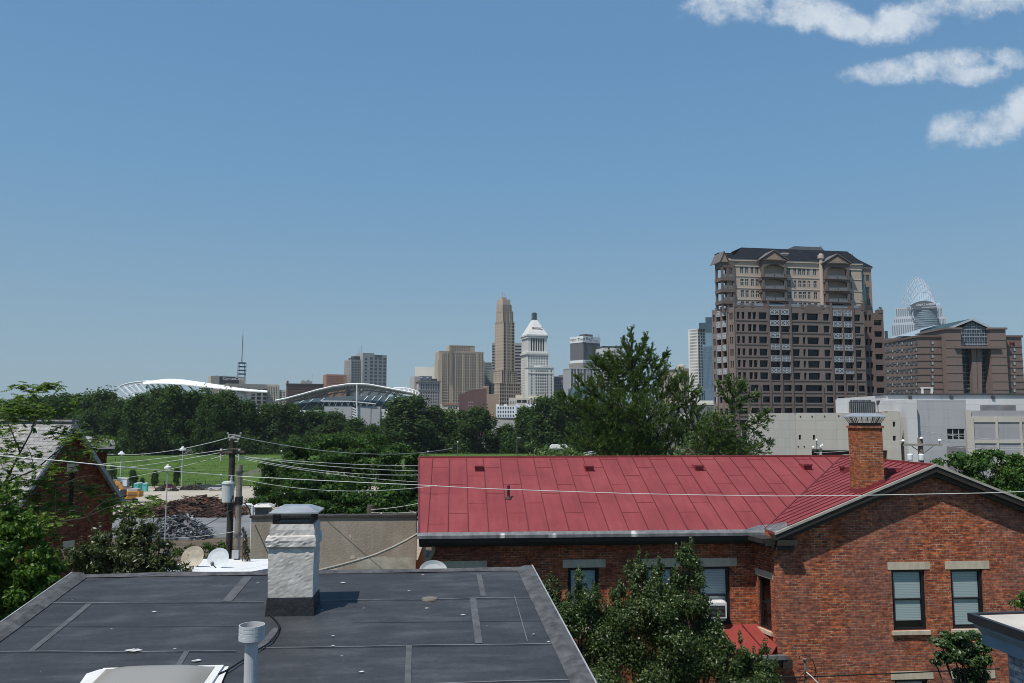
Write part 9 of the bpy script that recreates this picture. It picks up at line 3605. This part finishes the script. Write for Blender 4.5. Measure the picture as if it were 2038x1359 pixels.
LG = 17.0
loc = thing('locust_tree', 'airy locust tree with long bare limbs and light leaf sprays over the left edge', 'tree', (P(-40, 1100, LG).x, LG, 0))
o = Vector(loc.location)
rng = np.random.default_rng(51)
limbs = [([(-40, 1400, 0), (-35, 1150, 0), (-20, 1020, 0), (10, 960, 0)], .15, .07), ([(10, 960, 0), (40, 900, .2), (62, 860, .3), (74, 815, .3), (72, 780, .4)], .055, .012), ([(62, 850, .3), (88, 815, .4), (108, 785, .5), (120, 772, .5)], .03, .008),
         ([(72, 800, .3), (62, 782, .3), (46, 770, .3)], .02, .006), ([(10, 960, 0), (70, 935, -.2), (105, 905, -.3), (140, 880, -.4), (162, 845, -.4)], .045, .01), ([(105, 905, -.3), (150, 895, -.4), (185, 880, -.5), (210, 868, -.5)], .03, .008),
         ([(-20, 1020, 0), (60, 985, -.4), (120, 965, -.6), (160, 950, -.7), (190, 945, -.7)], .05, .01), ([(-30, 1080, 0), (40, 1060, -.5), (110, 1040, -.8), (170, 1030, -1), (215, 1010, -1), (240, 1005, -1)], .06, .01),
         ([(110, 1040, -.8), (112, 1000, -.8), (110, 975, -.8)], .03, .01), ([(170, 1030, -1), (205, 1000, -1), (255, 985, -1), (300, 985, -1), (318, 992, -1)], .03, .006), ([(40, 900, .2), (20, 850, .2), (0, 820, .2), (-20, 800, .2)], .04, .01),
         ([(20, 850, .2), (40, 830, .3), (55, 812, .3)], .02, .006), ([(70, 935, -.2), (60, 900, -.2), (50, 880, -.2)], .02, .006), ([(90, 1090, -.6), (115, 1060, -.6), (112, 1025, -.6)], .035, .012), ([(60, 985, -.4), (100, 940, -.4), (130, 930, -.4)], .025, .006),
         ([(150, 895, -.4), (150, 925, -.4), (140, 945, -.4)], .015, .005), ([(240, 1005, -1), (262, 1020, -1), (270, 1040, -1)], .015, .005)]
m = MB()
for pts, r0, r1 in limbs:
 m.tube([P(x, y, LG + dy) - o for x, y, dy in pts], r0 * .42, 7, r1 * .5)
spr_ = [(45, 770, 15, 7, 1), (68, 792, 8, 10, .4), (40, 788, 8, 4, .4), (104, 766, 12, 6, 1), (88, 772, 18, 6, 1), (70, 780, 6, 3, .3), (28, 805, 20, 8, 1.2), (60, 818, 24, 8, 1.6), (98, 818, 20, 10, 1.4), (128, 812, 14, 10, .8), (150, 800, 12, 10, .6), (12, 820, 22, 12, 1.4), (50, 836, 34, 9, 1.6),
  (20, 855, 26, 9, 1.2), (110, 862, 16, 8, 1), (128, 850, 12, 6, .5), (150, 868, 16, 8, .9), (196, 872, 18, 8, 1.2), (208, 880, 10, 7, .6), (186, 888, 16, 6, .8), (140, 898, 18, 8, 1.2), (128, 880, 20, 6, .7), (60, 905, 22, 6, .8), (30, 885, 26, 8, 1.1), (140, 915, 20, 8, 1.2), (60, 925, 20, 8, .9), (20, 915, 22, 9, 1), (115, 935, 20, 8, 1),
  (95, 958, 24, 10, 1.4), (50, 955, 24, 10, 1.2), (150, 962, 18, 6, .7), (25, 985, 32, 14, 2.2), (70, 985, 18, 8, .8), (110, 978, 18, 10, 1.1), (175, 978, 16, 5, .7), (192, 972, 12, 6, .5), (215, 995, 24, 12, 2), (205, 1010, 12, 5, .5), (122, 1005, 26, 14, 2), (85, 1010, 24, 12, 1.8), (40, 1010, 30, 14, 2.2), (260, 1008, 22, 9, 1.5), (245, 1022, 18, 8, 1), (275, 1022, 18, 8, 1),
  (303, 990, 18, 5, .8), (312, 1000, 10, 6, .5), (100, 1035, 26, 12, 1.8), (140, 1020, 18, 8, .8), (30, 1040, 36, 16, 2.4), (70, 1055, 30, 14, 1.8), (290, 1012, 12, 5, .4), (228, 1030, 10, 5, .4), (10, 870, 10, 10, .5), (10, 945, 16, 12, 1), (10, 1000, 40, 22, 3), (50, 1035, 40, 18, 2), (90, 1060, 26, 12, 1.4), (15, 965, 26, 12, 1.4), (5, 900, 16, 14, 1)]
C, D, NN = [], [], []
for px, py, rx, ry, w in spr_:
 c_ = P(px, py, LG + rng.normal() * .35) - o
 s = LG / F
 for k in range(int(24 * w)):
  d0 = rng.normal(size=3) * .55
  p = Vector((c_.x + d0[0] * rx * s * 1.1, c_.y + d0[1] * rx * s, c_.z + d0[2] * ry * s * 1.2))
  ax = Vector((rng.normal(), rng.normal() * .8, rng.normal() * .25 - .12)).normalized()
  ln = rng.uniform(.10, .22)
  m.tube([p, p + ax * ln * .6 + Vector((0, 0, .012)), p + ax * ln], .003, 3)
  sd = ax.cross(Vector((0, 0, 1))).normalized()
  upv = sd.cross(ax)
  npair = 7
  for j in range(npair):
   q = p + ax * ln * (j + .5) / npair
   for sgn in (1, -1):
    d = (sd * sgn + ax * .35 + Vector((0, 0, -.25)) + Vector(rng.normal(0, .18, 3))).normalized()
    C.append(q + d * .022)
    D.append(d)
    NN.append(upv + Vector(rng.normal(0, .3, 3)))
me = leaf_mesh('crown', np.array(C), np.array(D), np.array(NN), .075 * (.7 + .6 * rng.random(len(C))), .03, leafm('leaf_locust', (0.045, 0.11, 0.015), (0.12, 0.215, 0.03), (0.26, 0.35, 0.08), .45, .35))
link('crown', me, loc)
m.build('trunk', M('locust_bark', (0.045, 0.038, 0.03), .9, .3, 6), loc)

clump_tree('dense_bush', 'dense bright green leafy mass at left edge beside grey roof', -10, 14.6,
           [(8, 1060, 34, 26), (50, 1075, 30, 20), (30, 1035, 34, 20), (75, 1058, 22, 12), (20, 1095, 38, 26), (62, 1105, 30, 18), (20, 1135, 44, 30), (75, 1140, 36, 26), (110, 1150, 24, 18), (25, 1175, 46, 34), (78, 1180, 36, 26), (18, 1215, 40, 30), (50, 1215, 26, 18), (-30, 1130, 60, 80), (5, 1030, 26, 16), (15, 985, 26, 14), (90, 1120, 20, 14), (-10, 1250, 40, 40)],
           .075, .036, lf_bright, 420, 52, 'bush', frac=.5, shoots=3, shell=.3)
clump_tree('shrub', 'olive green small leaved shrub before the white shed roof', 250, 15.4,
           [(130, 1115, 30, 18), (165, 1095, 28, 18), (200, 1080, 28, 20), (235, 1072, 30, 20), (270, 1058, 24, 16), (285, 1080, 26, 20), (300, 1052, 14, 14), (235, 1105, 50, 24), (180, 1120, 50, 20), (290, 1110, 40, 22), (318, 1090, 18, 16), (335, 1115, 18, 12), (220, 1135, 80, 18), (310, 1132, 40, 14), (255, 1040, 14, 10), (372, 1134, 12, 6)],
           .07, .03, lf_olive, 290, 53, 'shrub', sub=6, shoots=3, shell=.3)
clump_tree('shrub', 'dark reddish scrubby bush at the foot of wooden pole by tan wall', 487, 22.0,
           [(487, 1080, 8, 18), (490, 1110, 9, 22), (480, 1130, 14, 10), (493, 1135, 8, 12), (465, 1132, 12, 6), (484, 1060, 5, 10)], .07, .03, leafm('leaf_red', (0.02, 0.02, 0.015), (0.04, 0.038, 0.022), (0.07, 0.05, 0.035), .2, .4), 230, 54, 'shrub', trunk_r=.05)
clump_tree('shrub', 'dark shrub belt on the dirt bank behind the dishes', 395, 40.0,
           [(380, 1092, 22, 8), (410, 1090, 20, 9), (440, 1088, 16, 8), (350, 1098, 20, 9), (460, 1098, 16, 10), (420, 1105, 30, 8)], .14, .07, lf_far, 200, 55, 'shrub', trunk_r=.06)
